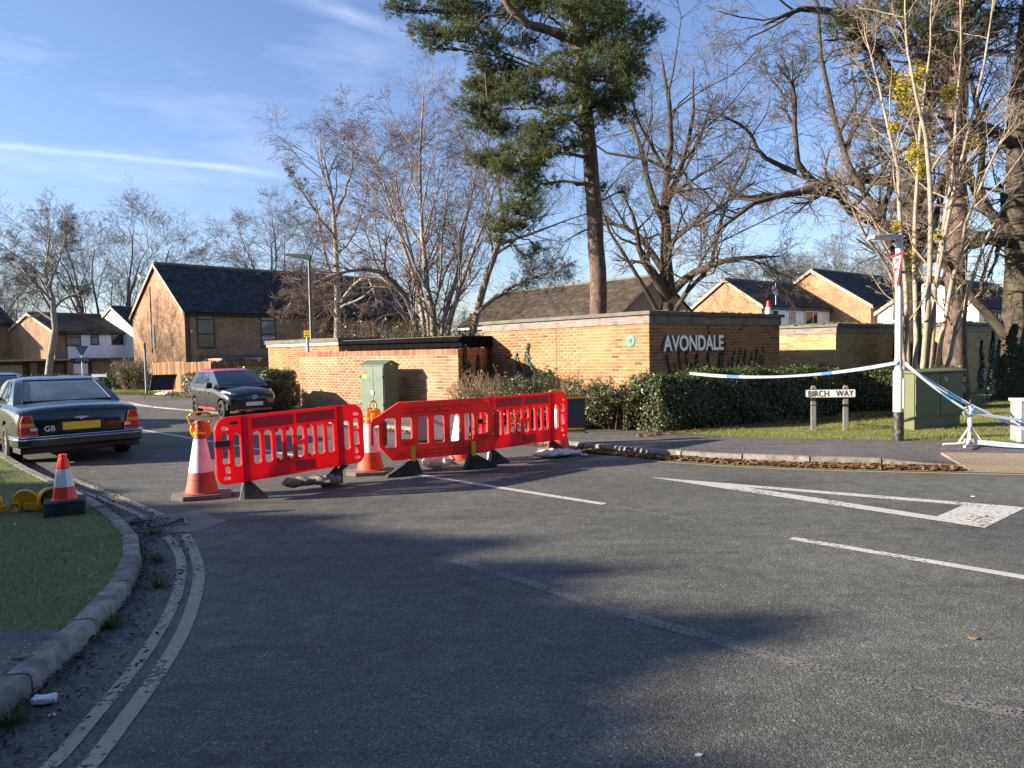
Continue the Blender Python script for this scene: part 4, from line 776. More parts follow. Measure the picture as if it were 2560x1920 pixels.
# thick trunk at the right edge
Yb = 20.; X0, Y0, _ = AT(2545, 960, Yb)
first = [([rb(2545, 1000), rb(2545, 700), rb(2540, 300), rb(2560, 0)], [.34, .3, .26, .16]), ([rb(2545, 610), rb(2450, 590, -.5), rb(2360, 640, -1), rb(2300, 660, -1.5)], [.2, .14, .09, .03]), ([rb(2540, 360), rb(2430, 300, -1), rb(2330, 330, -1.4), rb(2200, 420, -2)], [.18, .12, .07, .02])]
ok3 = spread_tree(33, 16., 4, .4, 4.5, (15, 45), .5, (7, 6, 5, 4), .17, .03, first=first, twr=.0045); tree_obj('oak_tree', 'stout ivy footed bare tree near the grey pillar', (X0, Y0, 0), *ok3, mBark, mTwig)
# pines
mNeedle = MR('pine_needles', [(0, (.03, .055, .024)), (.4, (.06, .095, .035)), (.75, (.12, .145, .045)), (1, (.2, .18, .07))], 'island', .7, bump=0, nv=.1, trans=.35); mNeedle2 = MR('pine_needles_dull', [(0, (.03, .045, .022)), (.6, (.055, .07, .03)), (1, (.10, .10, .05))], 'island', .7, bump=0, nv=.1, trans=.25)
def needles(centres, radii, shoots, per, nl, nw, rg, flat=.62):
    Vs = []
    for c, r in zip(centres, radii):
        n = int(shoots * (r / .8) ** 2); d = rg.normal(size=(n, 3)); d /= np.linalg.norm(d, axis=1, keepdims=True); p = c + d * np.array([1, 1, flat]) * r * (rg.random((n, 1)) ** .45)
        ax = d * np.array([1, 1, .6]) + np.array([0, 0, .45]) + rg.normal(0, .3, (n, 3)); ax /= np.linalg.norm(ax, axis=1, keepdims=True); sl = .12 + .16 * rg.random(n)
        pp = np.repeat(p, per, 0); aa = np.repeat(ax, per, 0); s = rg.random((n * per, 1)) * np.repeat(sl, per)[:, None]; b = pp + aa * s
        rv = rg.normal(size=(n * per, 3)); pr = rv - (rv * aa).sum(1, keepdims=True) * aa; pr /= np.linalg.norm(pr, axis=1, keepdims=True); nd = aa * .6 + pr * .8; tip = b + nd * nl * (.7 + .6 * rg.random((n * per, 1))); sd = np.cross(nd, rg.normal(size=(n * per, 3))); sd /= np.linalg.norm(sd, axis=1, keepdims=True)
        Vs.append(np.stack([b - sd * nw / 2, b + sd * nw / 2, tip], 1).reshape(-1, 3))
    V = np.concatenate(Vs); return V, np.arange(len(V)).reshape(-1, 3)
def pine(name, label, base_uv, Yd, trunk, clumps, seed, shoots=170, per=16, mat=None, limbs=True, extra=()):
    global X0, Y0, Yb
    rg = np.random.default_rng(seed); Yb = Yd; X0, Y0, _ = AT(*base_uv, Yd); tP, tR = poly3([rb(*p) for p in trunk[0]], trunk[1], 26, .02, rg); parts = [tubes(tP[None], tR[None], 14)]; C, Rr, L, LR = [], [], [], []; BG = []
    for pts, rr in extra: q, r = poly3([rb(*p) for p in pts], rr, 14, .03, rg); parts.append(tubes(q[None], r[None], 8)); BG.append(q[3:])
    BG = np.concatenate(BG) if BG else np.zeros((0, 3))
    for (u, v, r, dy) in clumps:
        r = r * (1.05 if v > 370 else 1.); c = np.array(rb(u, v, dy)); zt = np.clip(c[2] - .25 * abs(c[0]) + rg.uniform(-.6, .9), tP[3, 2], tP[-1, 2] - .3); i = int(np.argmin(np.abs(tP[:, 2] - zt))); b = tP[i]; dB = np.linalg.norm(BG - c, axis=1) if len(BG) else np.array([9.]); b = BG[int(np.argmin(dB))] if dB.min() < 2.1 else b; mid = b * .45 + c * .55 + np.array([0, 0, .25 * np.linalg.norm(c - b) * rg.uniform(-.2, .6)])
        q, rr = poly3([b, mid, c], [max(.02, tR[i] * .17), .028, .008], 9, .04, rg); L.append(q); LR.append(rr)
        for k in range(5):
            o = c + rg.normal(0, .42, 3) * np.array([1.2, 1.2, .45]) * r; C.append(o); Rr.append(r * rg.uniform(.42, .75)); q2, rr2 = poly3([q[5] + (q[7] - q[5]) * rg.random(), (q[7] + o) / 2 + rg.normal(0, .1, 3), o], [.025, .016, .006], 9, .02, rg); L.append(q2); LR.append(rr2)
    parts.append(tubes(np.array(L), np.array(LR), 5))
    t = thing(name, label, 'tree', (X0, Y0, 0)); link('trunk', np_mesh('trunk', *join(parts), smooth=True), t, mPineB); link('crown', np_mesh('crown', *needles(np.array(C), np.array(Rr), shoots, per, .12, .018, rg)), t, mat or mNeedle); return t
cl = [(1030, 30, .55, 0), (1075, 75, .6, -.5), (1130, 25, .8, .5), (1090, 110, .4, 0), (1160, 85, .7, -1), (1210, 20, .9, 1), (1230, 110, .7, -1), (1290, 30, .9, 0), (1370, 15, .9, 1.5), (1440, 40, .9, -1.5), (1500, 15, 1.0, 1), (1560, 50, .9, 0), (1600, 80, .6, .5), (1480, 100, .9, 2), (1540, 130, .9, -1), (1580, 160, .6, .4), (1330, 110, .6, 1.8), (1270, 180, .7, .6), (1215, 165, .5, -.4),
      (1190, 210, .6, .5), (1180, 265, .6, -.5), (1240, 245, .8, .8), (1300, 230, .6, -1.2), (1215, 300, .6, 0), (1260, 320, .6, .8), (1330, 190, .6, -1.5), (1430, 190, .8, -1.6), (1500, 190, .9, 1.6), (1545, 235, .8, -.6), (1560, 190, .6, 1), (1440, 250, .8, -1.2), (1370, 260, .6, -1), (1400, 310, .7, -1.4), (1500, 270, .6, -1), (1540, 285, .5, .5), (1350, 325, .6, -1.2), (1330, 365, .5, -1), (1280, 370, .5, -.6), (1460, 320, .5, -1.2), (1420, 370, .5, -1.2),
      (1240, 400, .5, 0), (1205, 410, .42, .3), (1275, 430, .6, -.8), (1320, 410, .55, .6), (1360, 390, .5, -1.4), (1300, 470, .5, -.5), (1340, 450, .45, .4), (1285, 520, .45, -.5), (1320, 510, .4, .5), (1255, 555, .42, -.3), (1290, 570, .4, .2), (1235, 575, .3, 0), (1245, 600, .28, 0), (1330, 540, .3, .4), (1310, 640, .26, .3), (1345, 625, .22, .3), (1560, 480, .22, 1), (1500, 470, .25, .6)]
cl += [(u, -60 - 90 * (i % 3), 1.0, (-1) ** i * 1.2) for i, u in enumerate((1120, 1200, 1300, 1380, 1450, 1520, 1590))]
pine('pine_tree', 'tall pine with rugged trunk and dense dark crown behind the garage block', (1495, 1000), 24.8, ([(1500, 990), (1497, 780), (1487, 560), (1478, 420), (1465, 250), (1450, 110), (1440, -40), (1430, -260)], [.32, .29, .27, .25, .22, .2, .15, .05]), cl, 41, 195, 17, extra=[([(1452, 108), (1390, 80, -.4), (1300, 55, -.7), (1255, -10, -.9), (1240, -90, -1)], [.17, .15, .13, .1, .05]), ([(1455, 130), (1390, 130, -.6), (1335, 180, -1)], [.09, .07, .02]), ([(1458, 150), (1400, 55, .5), (1370, 40, .6)], [.08, .06, .02]), ([(1478, 400), (1420, 385, -.5), (1340, 385, -.8), (1270, 410, -.6), (1210, 415, 0)], [.07, .055, .04, .025, .01]), ([(1482, 470), (1430, 450, -.2), (1370, 455, -.3), (1310, 490, -.4), (1275, 560, -.2), (1240, 590, 0)], [.06, .05, .035, .025, .015, .008]), ([(1468, 290), (1400, 290, -1), (1300, 260, -.6), (1200, 290, 0)], [.07, .05, .035, .01]), ([(1460, 200), (1520, 200, .3), (1560, 215, .3), (1585, 170, .4)], [.06, .045, .03, .01]), ([(1452, 60), (1520, 60, .8), (1590, 90, .6)], [.07, .05, .01])])
cr = [(2130, 70, .6, 0), (2170, 120, .6, 1), (2200, 40, .8, -.6), (2270, 20, .9, .6), (2330, 60, .8, -1), (2290, 110, .6, 1), (2420, 20, .9, 0), (2480, 70, .7, 1), (2160, 190, .5, .6), (2200, 230, .4, 1), (2215, 330, .5, 1), (2190, 390, .4, .5), (2230, 440, .4, 1.2), (2120, 130, .4, .5), (2350, 160, .6, 1.5), (2440, 120, .6, -1), (2520, 30, .8, 1), (2240, 520, .4, 1.), (2150, 430, .3, 1), (2400, 200, .5, 1.5), (2260, 280, .4, 1.6)]
cr += [(u, -90 - 60 * (i % 2), 1., 0) for i, u in enumerate((2200, 2290, 2380, 2470, 2550))]
pine('pine_tree', 'pine with reddish upper trunk standing behind the wide green cabinet', (2388, 1000), 19., ([(2390, 1000), (2388, 800), (2395, 560), (2388, 300), (2395, 100), (2400, -200)], [.30, .27, .24, .2, .17, .08]), cr, 42, 90, 14, mNeedle2)
# multi stemmed hazel like tree with mistletoe
Yb = 15.6; X0, Y0, _ = AT(2320, 960, Yb)
st = [([rb(2240, 985), rb(2262, 780), rb(2205, 640, -.4), rb(2140, 560, -.8), rb(2100, 420, -1)], [.05, .045, .035, .02, .006]), ([rb(2278, 985), rb(2262, 760), rb(2255, 560, .2), rb(2235, 380, .3), rb(2190, 180, .4), rb(2160, 60, .6)], [.06, .05, .045, .03, .02, .006]), ([rb(2305, 985), rb(2325, 700), rb(2330, 500, -.2), rb(2300, 300, -.3), rb(2260, 60, -.4), rb(2270, -80, -.4)], [.065, .055, .05, .035, .02, .006]), ([rb(2320, 985), rb(2335, 760), rb(2365, 560, .3), rb(2420, 330, .5), rb(2470, 120, .7), rb(2490, -60, .9)], [.06, .05, .045, .03, .02, .006]), ([rb(2335, 985), rb(2375, 740, -.2), rb(2400, 600, -.4), rb(2470, 420, -.8), rb(2540, 300, -1.1)], [.055, .045, .035, .02, .006]), ([rb(2350, 985), rb(2400, 800, .3), rb(2440, 640, .5), rb(2530, 480, .8), rb(2600, 400, 1.)], [.05, .04, .03, .02, .006]), ([rb(2290, 985), rb(2285, 720, .3), rb(2290, 480, .5), rb(2310, 240, .7), rb(2330, 0, .9)], [.055, .05, .04, .025, .008]), ([rb(2310, 985), rb(2345, 640, .6), rb(2385, 400, 1), rb(2400, 160, 1.3), rb(2400, -40, 1.5)], [.05, .045, .035, .02, .006]), ([rb(2262, 985), rb(2245, 700, -.6), rb(2180, 520, -1.), rb(2060, 440, -1.4)], [.045, .035, .02, .006])]
b5 = birch(25, st, (14, 6, 4, 3), -.01, .0028, (.26, .45, .5, .5)); hz = tree_obj('hazel_tree', 'many stemmed pale barked tree with yellow mistletoe behind the wide green cabinet', (X0, Y0, 0), *b5, mHazel, M('hazel_twigs', (.24, .2, .15), .9, var=.25, ns=.6))
mMist = MR('mistletoe_leaf', [(0, (.24, .2, .02)), (.5, (.38, .31, .03)), (1, (.5, .38, .05))], 'island', .6, bump=0, trans=.3)
def leafcloud(n, rg, c, r, size, flat=1., shell=.5, droop=0.):
    d = rg.normal(size=(n, 3)); d /= np.linalg.norm(d, axis=1, keepdims=True); p = np.array(c) + d * np.array([1, 1, flat]) * r * (shell + (1 - shell) * rg.random((n, 1)))
    return leafquads(p, d, size, rg, droop)
def leafquads(p, nrm, size, rg, droop=0., asp=.55, jit=.7):
    n = len(p); nn = nrm + rg.normal(0, jit, (n, 3)); nn /= np.linalg.norm(nn, axis=1, keepdims=True); a = np.cross(nn, rg.normal(size=(n, 3))); a[:, 2] -= droop; a -= (a * nn).sum(1, keepdims=True) * nn; a /= np.linalg.norm(a, axis=1, keepdims=True); b = np.cross(nn, a); s = size * (.6 + .8 * rg.random((n, 1)))
    V = np.stack([p - a * s, p - b * s * asp + nn * s * .15, p + a * s, p + b * s * asp + nn * s * .15], 1).reshape(-1, 3); i = np.arange(n)[:, None] * 4; return V, (i + np.array([[0, 1, 2, 3]]))
rg = np.random.default_rng(5)
for (u, v, r, dy) in ((2255, 215, .30, .3), (2290, 190, .24, .1), (2275, 255, .26, .3), (2375, 235, .22, .4), (2285, 385, .2, .2), (2305, 420, .18, .2), (2268, 640, .17, .2), (2262, 680, .14, .2), (2345, 590, .13, .1), (2440, 360, .16, .5), (2240, 565, .12, .2), (2235, 315, .14, .3)):
    link('mistletoe', np_mesh('mistletoe', *leafcloud(int(1500 * r * r / .05) // 3 + 40, rg, rb(u, v, dy), r * 1.15, .027, 1.15, .0)), hz, mMist)['kind'] = 'stuff'
# evergreen windbreak to the left of the junction: it throws the shade over the verge and the near road
mCyp = MR('conifer_leaf', [(0, (.02, .04, .02)), (1, (.05, .075, .03))], 'island', .8, bump=0, trans=.1)
ROW = np.array([(-16, 8.3), (-3.2, 8.0), (-1.6, 7.95), (-.7, 8.25), (-.15, 8.2), (1.15, 7.95), (1.8, 7.8), (2.2, 7.65), (3.0, 7.4), (3.7, 7.15), (4.4, 6.75), (5, 6.35), (6.9, 5.8), (8.2, 5.2)])
def conifer_proto(seed):
    rg = np.random.default_rng(seed); h, r = 8.0, .8; t = thing('conifer', 'tall dark conifer in the windbreak left of the junction', 'tree', (0, 0, 0), 0, 'windbreak conifers')
    P, R = poly3([(0, 0, -.2), (0, 0, h * .5), (0, 0, h - .2)], [.2, .13, .02], 10); link('trunk', np_mesh('trunk', *tubes(P[None], R[None], 8)), t, mPineB)
    n = 16000; z = rg.random(n) ** .55; rr = r * np.clip(1.2 - z ** 9, .2, 1) * (.1 + .95 * rg.random(n)); a = rg.random(n) * 6.283
    p = np.column_stack([np.cos(a) * rr, np.sin(a) * rr, .3 + z * (h - .45) + .06 * rg.normal(size=n)]); V, F = leafquads(p, np.column_stack([np.cos(a), np.sin(a), np.full(n, .5)]), .15, rg, .3); link('crown', np_mesh('crown', V, F), t, mCyp); return t
cons = [conifer_proto(60 + k) for k in range(3)]
spots = [(-25., -15.2 + 1.1 * i) for i in range(10)] + [(-25., -4.4 + .46 * i) for i in range(28)]
for i, (x, y) in enumerate(spots):
    h = float(np.interp(y, ROW[:, 0], ROW[:, 1])) * (1.014 + .018 * math.sin(i * 2.4)); c = cons[i] if i < 3 else copy_tree(cons[i % 3]); c.location = (x + random.uniform(-.3, .3), y, 0); c.rotation_euler = (0, 0, random.uniform(0, 6)); c.scale = (1, 1, h / 8.0)
for i in range(26):  # row added out of view: darkens car reflections and lowers sky fill
    c = copy_tree(cons[i % 3]); c.location = (-30 + 3.0 * i, -14 - 2 * math.sin(i * 1.7), 0); c.rotation_euler = (0, 0, i); c.scale = (2.4, 2.4, random.uniform(1.7, 2.1)); c['label'] = 'unseen broad conifer added behind the junction to cut sky light'; c['group'] = 'added light blocking conifers'
X, Y = -44, 44.3; tree_copy(src_b, 'bare_tree', 'bare tree left of the tan gabled house, outside the fence', (X, Y, -.2), .5, (.6, .6, .62))
# ---------------------------------------------------------------- hedges and shrubs
mCore = M('hedge_wood', (.035, .03, .02), .95, var=.4, ns=8)
def hedge(name, label, path, width, h, n, size, stops, z=.1, round_=.18, seed=1, cat='hedge', bumps=.06, trans=.2, gloss=.45, topcut=None):
    """clipped hedge along path; leaves spread over its faces, wood inside"""
    rg = np.random.default_rng(seed); t = thing(name, label, cat, (0, 0, 0)); P = np.array(path, float); q = resample(P, .3); n0 = offs(q, width / 2 - .1); n1 = offs(q, -width / 2 + .1); k = len(q); m = MB()
    V = np.concatenate([np.column_stack([n0, np.full(k, z - .05)]), np.column_stack([n1, np.full(k, z - .05)]), np.column_stack([n1 * .9 + n0 * .1, np.full(k, z + h - .12)]), np.column_stack([n0 * .9 + n1 * .1, np.full(k, z + h - .12)])]); F = [(a * k + i, a * k + i + 1, ((a + 1) % 4) * k + i + 1, ((a + 1) % 4) * k + i) for a in range(4) for i in range(k - 1)] + [(0, k, 2 * k, 3 * k), (k - 1, 2 * k - 1, 3 * k - 1, 4 * k - 1)]
    link('wood', np_mesh('wood', V, np.array(F)), t, mCore)
    L = np.linalg.norm(np.diff(q, axis=0), axis=1).sum(); per = 2 * h + width; ends = width * h; nside = int(n * L * per / (L * per + 2 * ends)); s = rg.random(nside) * (k - 1.001); i = s.astype(int); f = (s - i)[:, None]; c = q[i] * (1 - f) + q[i + 1] * f; tg = q[np.minimum(i + 1, k - 1)] - q[i]; tg /= np.linalg.norm(tg, axis=1, keepdims=True); rt = np.column_stack([tg[:, 1], -tg[:, 0]])
    w = rg.random(nside) * per; hw = width / 2; off = np.where(w < h, hw, np.where(w < h + width, hw - (w - h), -hw)); zz = np.where(w < h, w, np.where(w < h + width, h, h - (w - h - width))); nr = np.where((w < h)[:, None], np.column_stack([rt, np.full(nside, .15)]), np.where((w < h + width)[:, None], np.array([0, 0, 1.]), np.column_stack([-rt, np.full(nside, .15)])))
    cor = np.clip((zz - (h - round_)) / round_, 0, 1) * np.clip((np.abs(off) - (hw - round_)) / round_, 0, 1); off = off * (1 - .18 * cor); zz = zz - round_ * .35 * cor
    wv = bumps * (np.sin(c[:, 0] * 5.3 + zz * 6) + np.sin(c[:, 1] * 4.1 - zz * 4.7 + 1.3)) * .6 + rg.normal(0, .035, nside) - .06 * rg.random(nside) ** 2 + (rg.random(nside) < .05) * rg.random(nside) * .13
    p = np.column_stack([c + rt * off[:, None], z + zz]) + nr * wv[:, None]
    ne = n - nside; sd = rg.random(ne) < .5; a = (rg.random(ne) * 2 - 1) * hw; ez = rg.random(ne) * h; e0 = q[0]; e1 = q[-1]; t0 = (q[0] - q[1]) / np.linalg.norm(q[1] - q[0]); t1 = (q[-1] - q[-2]) / np.linalg.norm(q[-1] - q[-2]); base = np.where(sd[:, None], e0, e1); tt = np.where(sd[:, None], t0, t1); r2 = np.column_stack([tt[:, 1], -tt[:, 0]]); bulge = .12 * (1 - (a / hw) ** 2) + rg.normal(0, .04, ne); pe = np.column_stack([base + r2 * a[:, None] + tt * bulge[:, None], z + ez])
    p = np.concatenate([p, pe]); nr = np.concatenate([nr, np.column_stack([tt, np.full(ne, .15)])])
    V, F = leafquads(p, nr, size, rg, .2, jit=.55); mt = MR(name + str(seed) + '_leaf', stops, 'island', gloss, bump=0, nv=.1, trans=trans, spec=.6); o = link('leaves', np_mesh('leaves', V, F), t, mt); o['kind'] = 'stuff'; return t
LAUREL = [(0, (.028, .05, .014)), (.5, (.05, .08, .022)), (.85, (.085, .11, .03)), (.97, (.13, .13, .05)), (1, (.25, .2, .1))]
hd = bvec(62)
hA = np.array([2.55, 14.15]); hedge('privet_hedge', 'long clipped privet hedge in front of the garage block with lettering', [hA, hA + hd * 2.2, hA + hd * 4.9], .95, 1.06, 30000, .026, LAUREL, seed=71, round_=.25)
hedge('privet_hedge', 'dark clipped hedge set back behind the street name sign', [(7.3, 17.6), (9.4, 17.2), (10.4, 17.6)], .8, 1.02, 9000, .028, LAUREL, seed=72)
hedge('laurel_hedge', 'glossy clipped hedge beside the black hatchback', [(-9.3, 25.1), (-7.15, 22.85)], 1.1, 1.08, 15000, .034, [(0, (.035, .06, .025)), (.5, (.06, .09, .04)), (.9, (.12, .14, .07)), (1, (.3, .3, .2))], seed=73, gloss=.3)
hedge('round_bush', 'low rounded dark bush in front of the glossy hedge', [(-7.45, 22.0), (-6.75, 21.35)], .8, .84, 7000, .03, LAUREL, seed=74, round_=.5, cat='bush', bumps=.1)
hedge('privet_hedge', 'small brown green hedge between the fence and the black hatchback', [(-12.95, 29.9), (-11.0, 28.2)], .8, .9, 12000, .026, [(0, (.06, .06, .03)), (.6, (.10, .09, .05)), (1, (.16, .13, .08))], seed=75)
hedge('court_hedge', 'low dark hedge in front of the garage court', [(-36, 48), (-27, 45.5), (-21, 44.8)], 1.0, .95, 9000, .06, LAUREL, seed=76, z=-.25)
def shrub(name, label, loc, rx, ry, h, nstem, nleaf, leafsize, stops, seed, twig=None, cat='shrub', group=None, spread=1.):
    nstem = int(nstem * .75)
    rg = np.random.default_rng(seed); t = thing(name, label, cat, loc, 0, group); a = rg.random(nstem) * 6.283; r = rg.random(nstem) ** .5; b = np.column_stack([np.cos(a) * r * rx * .5, np.sin(a) * r * ry * .5, np.zeros(nstem)]); e = np.column_stack([np.cos(a) * r * rx * spread, np.sin(a) * r * ry * spread, h * (.7 + .3 * rg.random(nstem))]) + rg.normal(0, .06, (nstem, 3)); m = (b + e) / 2 + rg.normal(0, .06, (nstem, 3)); P = np.stack([b, b * .6 + m * .4, m, e * .5 + m * .5, e], 1); R = np.tile(np.linspace(.011, .003, 5), (nstem, 1))
    P2, R2 = kids(P, R, 4, .2, 1, 40, 15, .45, 4, .25, .03, .6, rg, .0025); P3, R3 = kids(P2, R2, 2, .2, 1, 42, 15, .5, 3, .25, .0, .6, rg, .002)
    link('twigs', np_mesh('twigs', *join([tubes(P, R, 4), tubes(P2, R2, 3), tubes(P3, R3, 3)])), t, twig or mTwig)['kind'] = 'stuff'
    if nleaf:
        pts = np.concatenate([P2.reshape(-1, 3), P3.reshape(-1, 3)]); pts = pts[rg.integers(0, len(pts), nleaf)] + rg.normal(0, .035, (nleaf, 3)); pts[:, 2] = np.abs(pts[:, 2]); V, F = leafquads(pts, pts / (np.linalg.norm(pts, axis=1, keepdims=True) + .01), leafsize, rg, .2); link('leaves', np_mesh('leaves', V, F), t, MR(name + str(seed) + '_leaf', stops, 'island', .45, bump=0, nv=.1, trans=.25, spec=.6))['kind'] = 'stuff'
    return t
mDry = M('dry_twigs', (.24, .17, .105), .9, var=.35, ns=5); GRN = [(0, (.04, .06, .02)), (.5, (.08, .10, .035)), (.85, (.14, .15, .06)), (1, (.28, .24, .13))]
for i, (u, d, rx, ry, h) in enumerate(((1170, 17.0, .55, .5, .98), (1205, 16.75, .5, .45, 1.0), (1240, 16.55, .45, .45, .95))): x, y, z = AT(u, 1000, d); shrub('dry_shrub', 'clipped leafless brown hedge bush against the ivy covered wall end', (x, y, .1), rx, ry, h, 75, 250, .018, [(0, (.2, .13, .07)), (1, (.32, .23, .13))], 80 + i, mDry, group='leafless bushes by the wall end')
x, y, z = AT(1330, 1000, 16.2); shrub('evergreen_shrub', 'small rounded evergreen shrub between two leafless bushes', (x, y, .1), .62, .5, 1.05, 60, 5200, .024, GRN, 84)
for i, (u, d) in enumerate(((1405, 15.9), (1450, 15.6))): x, y, z = AT(u, 1000, d); shrub('dry_shrub', 'open twiggy leafless shrub in front of the sunlit brick side', (x, y, .1), .5, .45, 1.05, 45, 200, .018, [(0, (.2, .13, .07)), (1, (.32, .23, .13))], 86 + i, mDry, group='open leafless shrubs')
for i, (u, d, rx, h) in enumerate(((1490, 14.9, .62, .85), (1545, 14.45, .6, .82))): x, y, z = AT(u, 1000, d); shrub('evergreen_shrub', 'loose leafy evergreen shrub at the end of the long hedge', (x, y, .1), rx, .5, h, 60, 5200, .026, GRN, 90 + i, group='loose shrubs at the hedge end')
for i, (u, d) in enumerate(((1200, 15.9), (1262, 15.6), (1320, 15.2), (1380, 14.9), (1430, 14.6))): x, y, z = AT(u, 1000, d); shrub('evergreen_shrub', 'low leafy shrub seen through the bars of the right hand barrier', (x, y, .1), .5, .4, .62, 45, 2800, .024, GRN, 95 + i, group='low shrubs behind the barrier')
x, y, z = AT(955, 860, 25.5); shrub('garden_shrub', 'wispy green and brown garden shrub behind the carport', (x, y, .1), 1.6, 1.2, 2.75, 90, 2600, .04, [(0, (.07, .08, .03)), (1, (.2, .19, .09))], 101, mDry)
x, y, z = AT(335, 960, 37); shrub('garden_shrub', 'bushy brown shrub at the corner of the timber fence', (x, y, .1), 1.0, .9, 1.55, 110, 2600, .035, [(0, (.08, .07, .03)), (1, (.18, .14, .07))], 102, mDry)
x, y, z = AT(317, 960, 37); shrub('evergreen_shrub', 'bright green shrub beside the brown fence corner shrub', (x, y, .1), .45, .45, 1.1, 40, 2600, .04, [(0, (.06, .11, .03)), (1, (.16, .22, .08))], 103)
x, y, z = AT(1130, 860, 27); shrub('undergrowth', 'dark tangled undergrowth at the foot of the birches', (x, y, .1), 2.4, 1.2, 2.6, 160, 5000, .045, [(0, (.03, .04, .02)), (1, (.07, .07, .035))], 104, mTwig)
# ivy
def ivy(parent_frame, strands, size, seed, label, stops, group):
    rg = np.random.default_rng(seed); mt = MR('ivy_leaf' + str(seed), stops, 'island', .45, bump=0, nv=.1, trans=.1)
    for (x, z0, z1, wd, face) in strands:
        n = int(330 * (z1 - z0) * wd / .1) + 16; s = rg.random(n); zz = z0 + (z1 - z0) * s; xx = x + rg.normal(0, 1, n) * wd * .5 * (1.1 - s) + .05 * np.sin(zz * 7 + x)
        out = -.012 - .04 * rg.random(n) ** 2
        p = np.column_stack([xx, out, zz]) if face == 'y' else np.column_stack([out, xx, zz]); nr = np.tile([0, -1., .3] if face == 'y' else [-1., 0, .3], (n, 1)); V, F = leafquads(p, nr, size, rg, .6, .8, .35)
        o = link('ivy', np_mesh('ivy', V, F), None, mt); o.matrix_world = parent_frame; tag(o, label, 'ivy', group)
bpy.context.view_layer.update()
ST = [(x, .8, z, w_, 'y') for x, z, w_ in ((.62, 1.42, .05), (.75, 1.05, .03), (.84, 1.25, .03), (1.05, 1.5, .07), (1.32, 1.52, .06), (1.48, 1.2, .1), (1.72, 1.42, .16), (2.15, 1.42, .14), (2.14, 2.08, .03), (2.6, 1.45, .12), (2.72, 1.78, .05), (3.0, 1.25, .05), (3.15, 1.5, .08), (3.38, 1.55, .05), (3.62, 1.5, .1), (3.9, 1.45, .05), (4.12, 1.5, .06), (4.3, 1.35, .04), (4.42, 1.55, .04))]
ivy(avon.matrix_world.copy(), ST, .02, 1, 'thin ivy strand climbing the shaded wall under the lettering', [(0, (.05, .065, .035)), (1, (.10, .115, .065))], 'ivy strands under the lettering')
rm = rw.matrix_world @ R_; ivy(rm, [(.55, .3, 1.75, .5, 'y'), (.85, .3, 1.3, .5, 'y'), (1.7, .3, 1.5, .5, 'y')], .026, 2, 'ivy patch on the short return of the red wall', [(0, (.03, .05, .02)), (1, (.07, .1, .04))], 'ivy on the wall return')
ivy(avon.matrix_world.copy(), [(3.95, .2, 1.75, .3, 'x'), (4.35, .2, 1.5, .25, 'x')], .024, 3, 'ivy column on the sunlit side of the garage block near the red wall', [(0, (.05, .08, .03)), (.8, (.12, .15, .07)), (1, (.4, .4, .3))], 'ivy on the sunlit side')
bpy.context.view_layer.update(); ivy(g3.matrix_world.copy(), [(1.6, 0, 1.6, .3, 'y'), (2.6, 0, 1.9, .5, 'y'), (3.2, 0, 1.6, .5, 'y')], .03, 4, 'dark ivy mass on the buff garage wall by the stout tree', [(0, (.025, .04, .02)), (1, (.06, .08, .035))], 'ivy on the far garage')
mw = Matrix.Translation((*AT(2530, 1000, 19.55)[:2], .1)); ivy(mw, [(0, 0, 2.0, .5, 'y'), (.25, 0, 1.4, .45, 'y'), (-.3, 0, 1.2, .4, 'y')], .03, 5, 'ivy round the foot of the stout tree', [(0, (.025, .04, .02)), (1, (.06, .08, .035))], 'ivy at the tree foot')
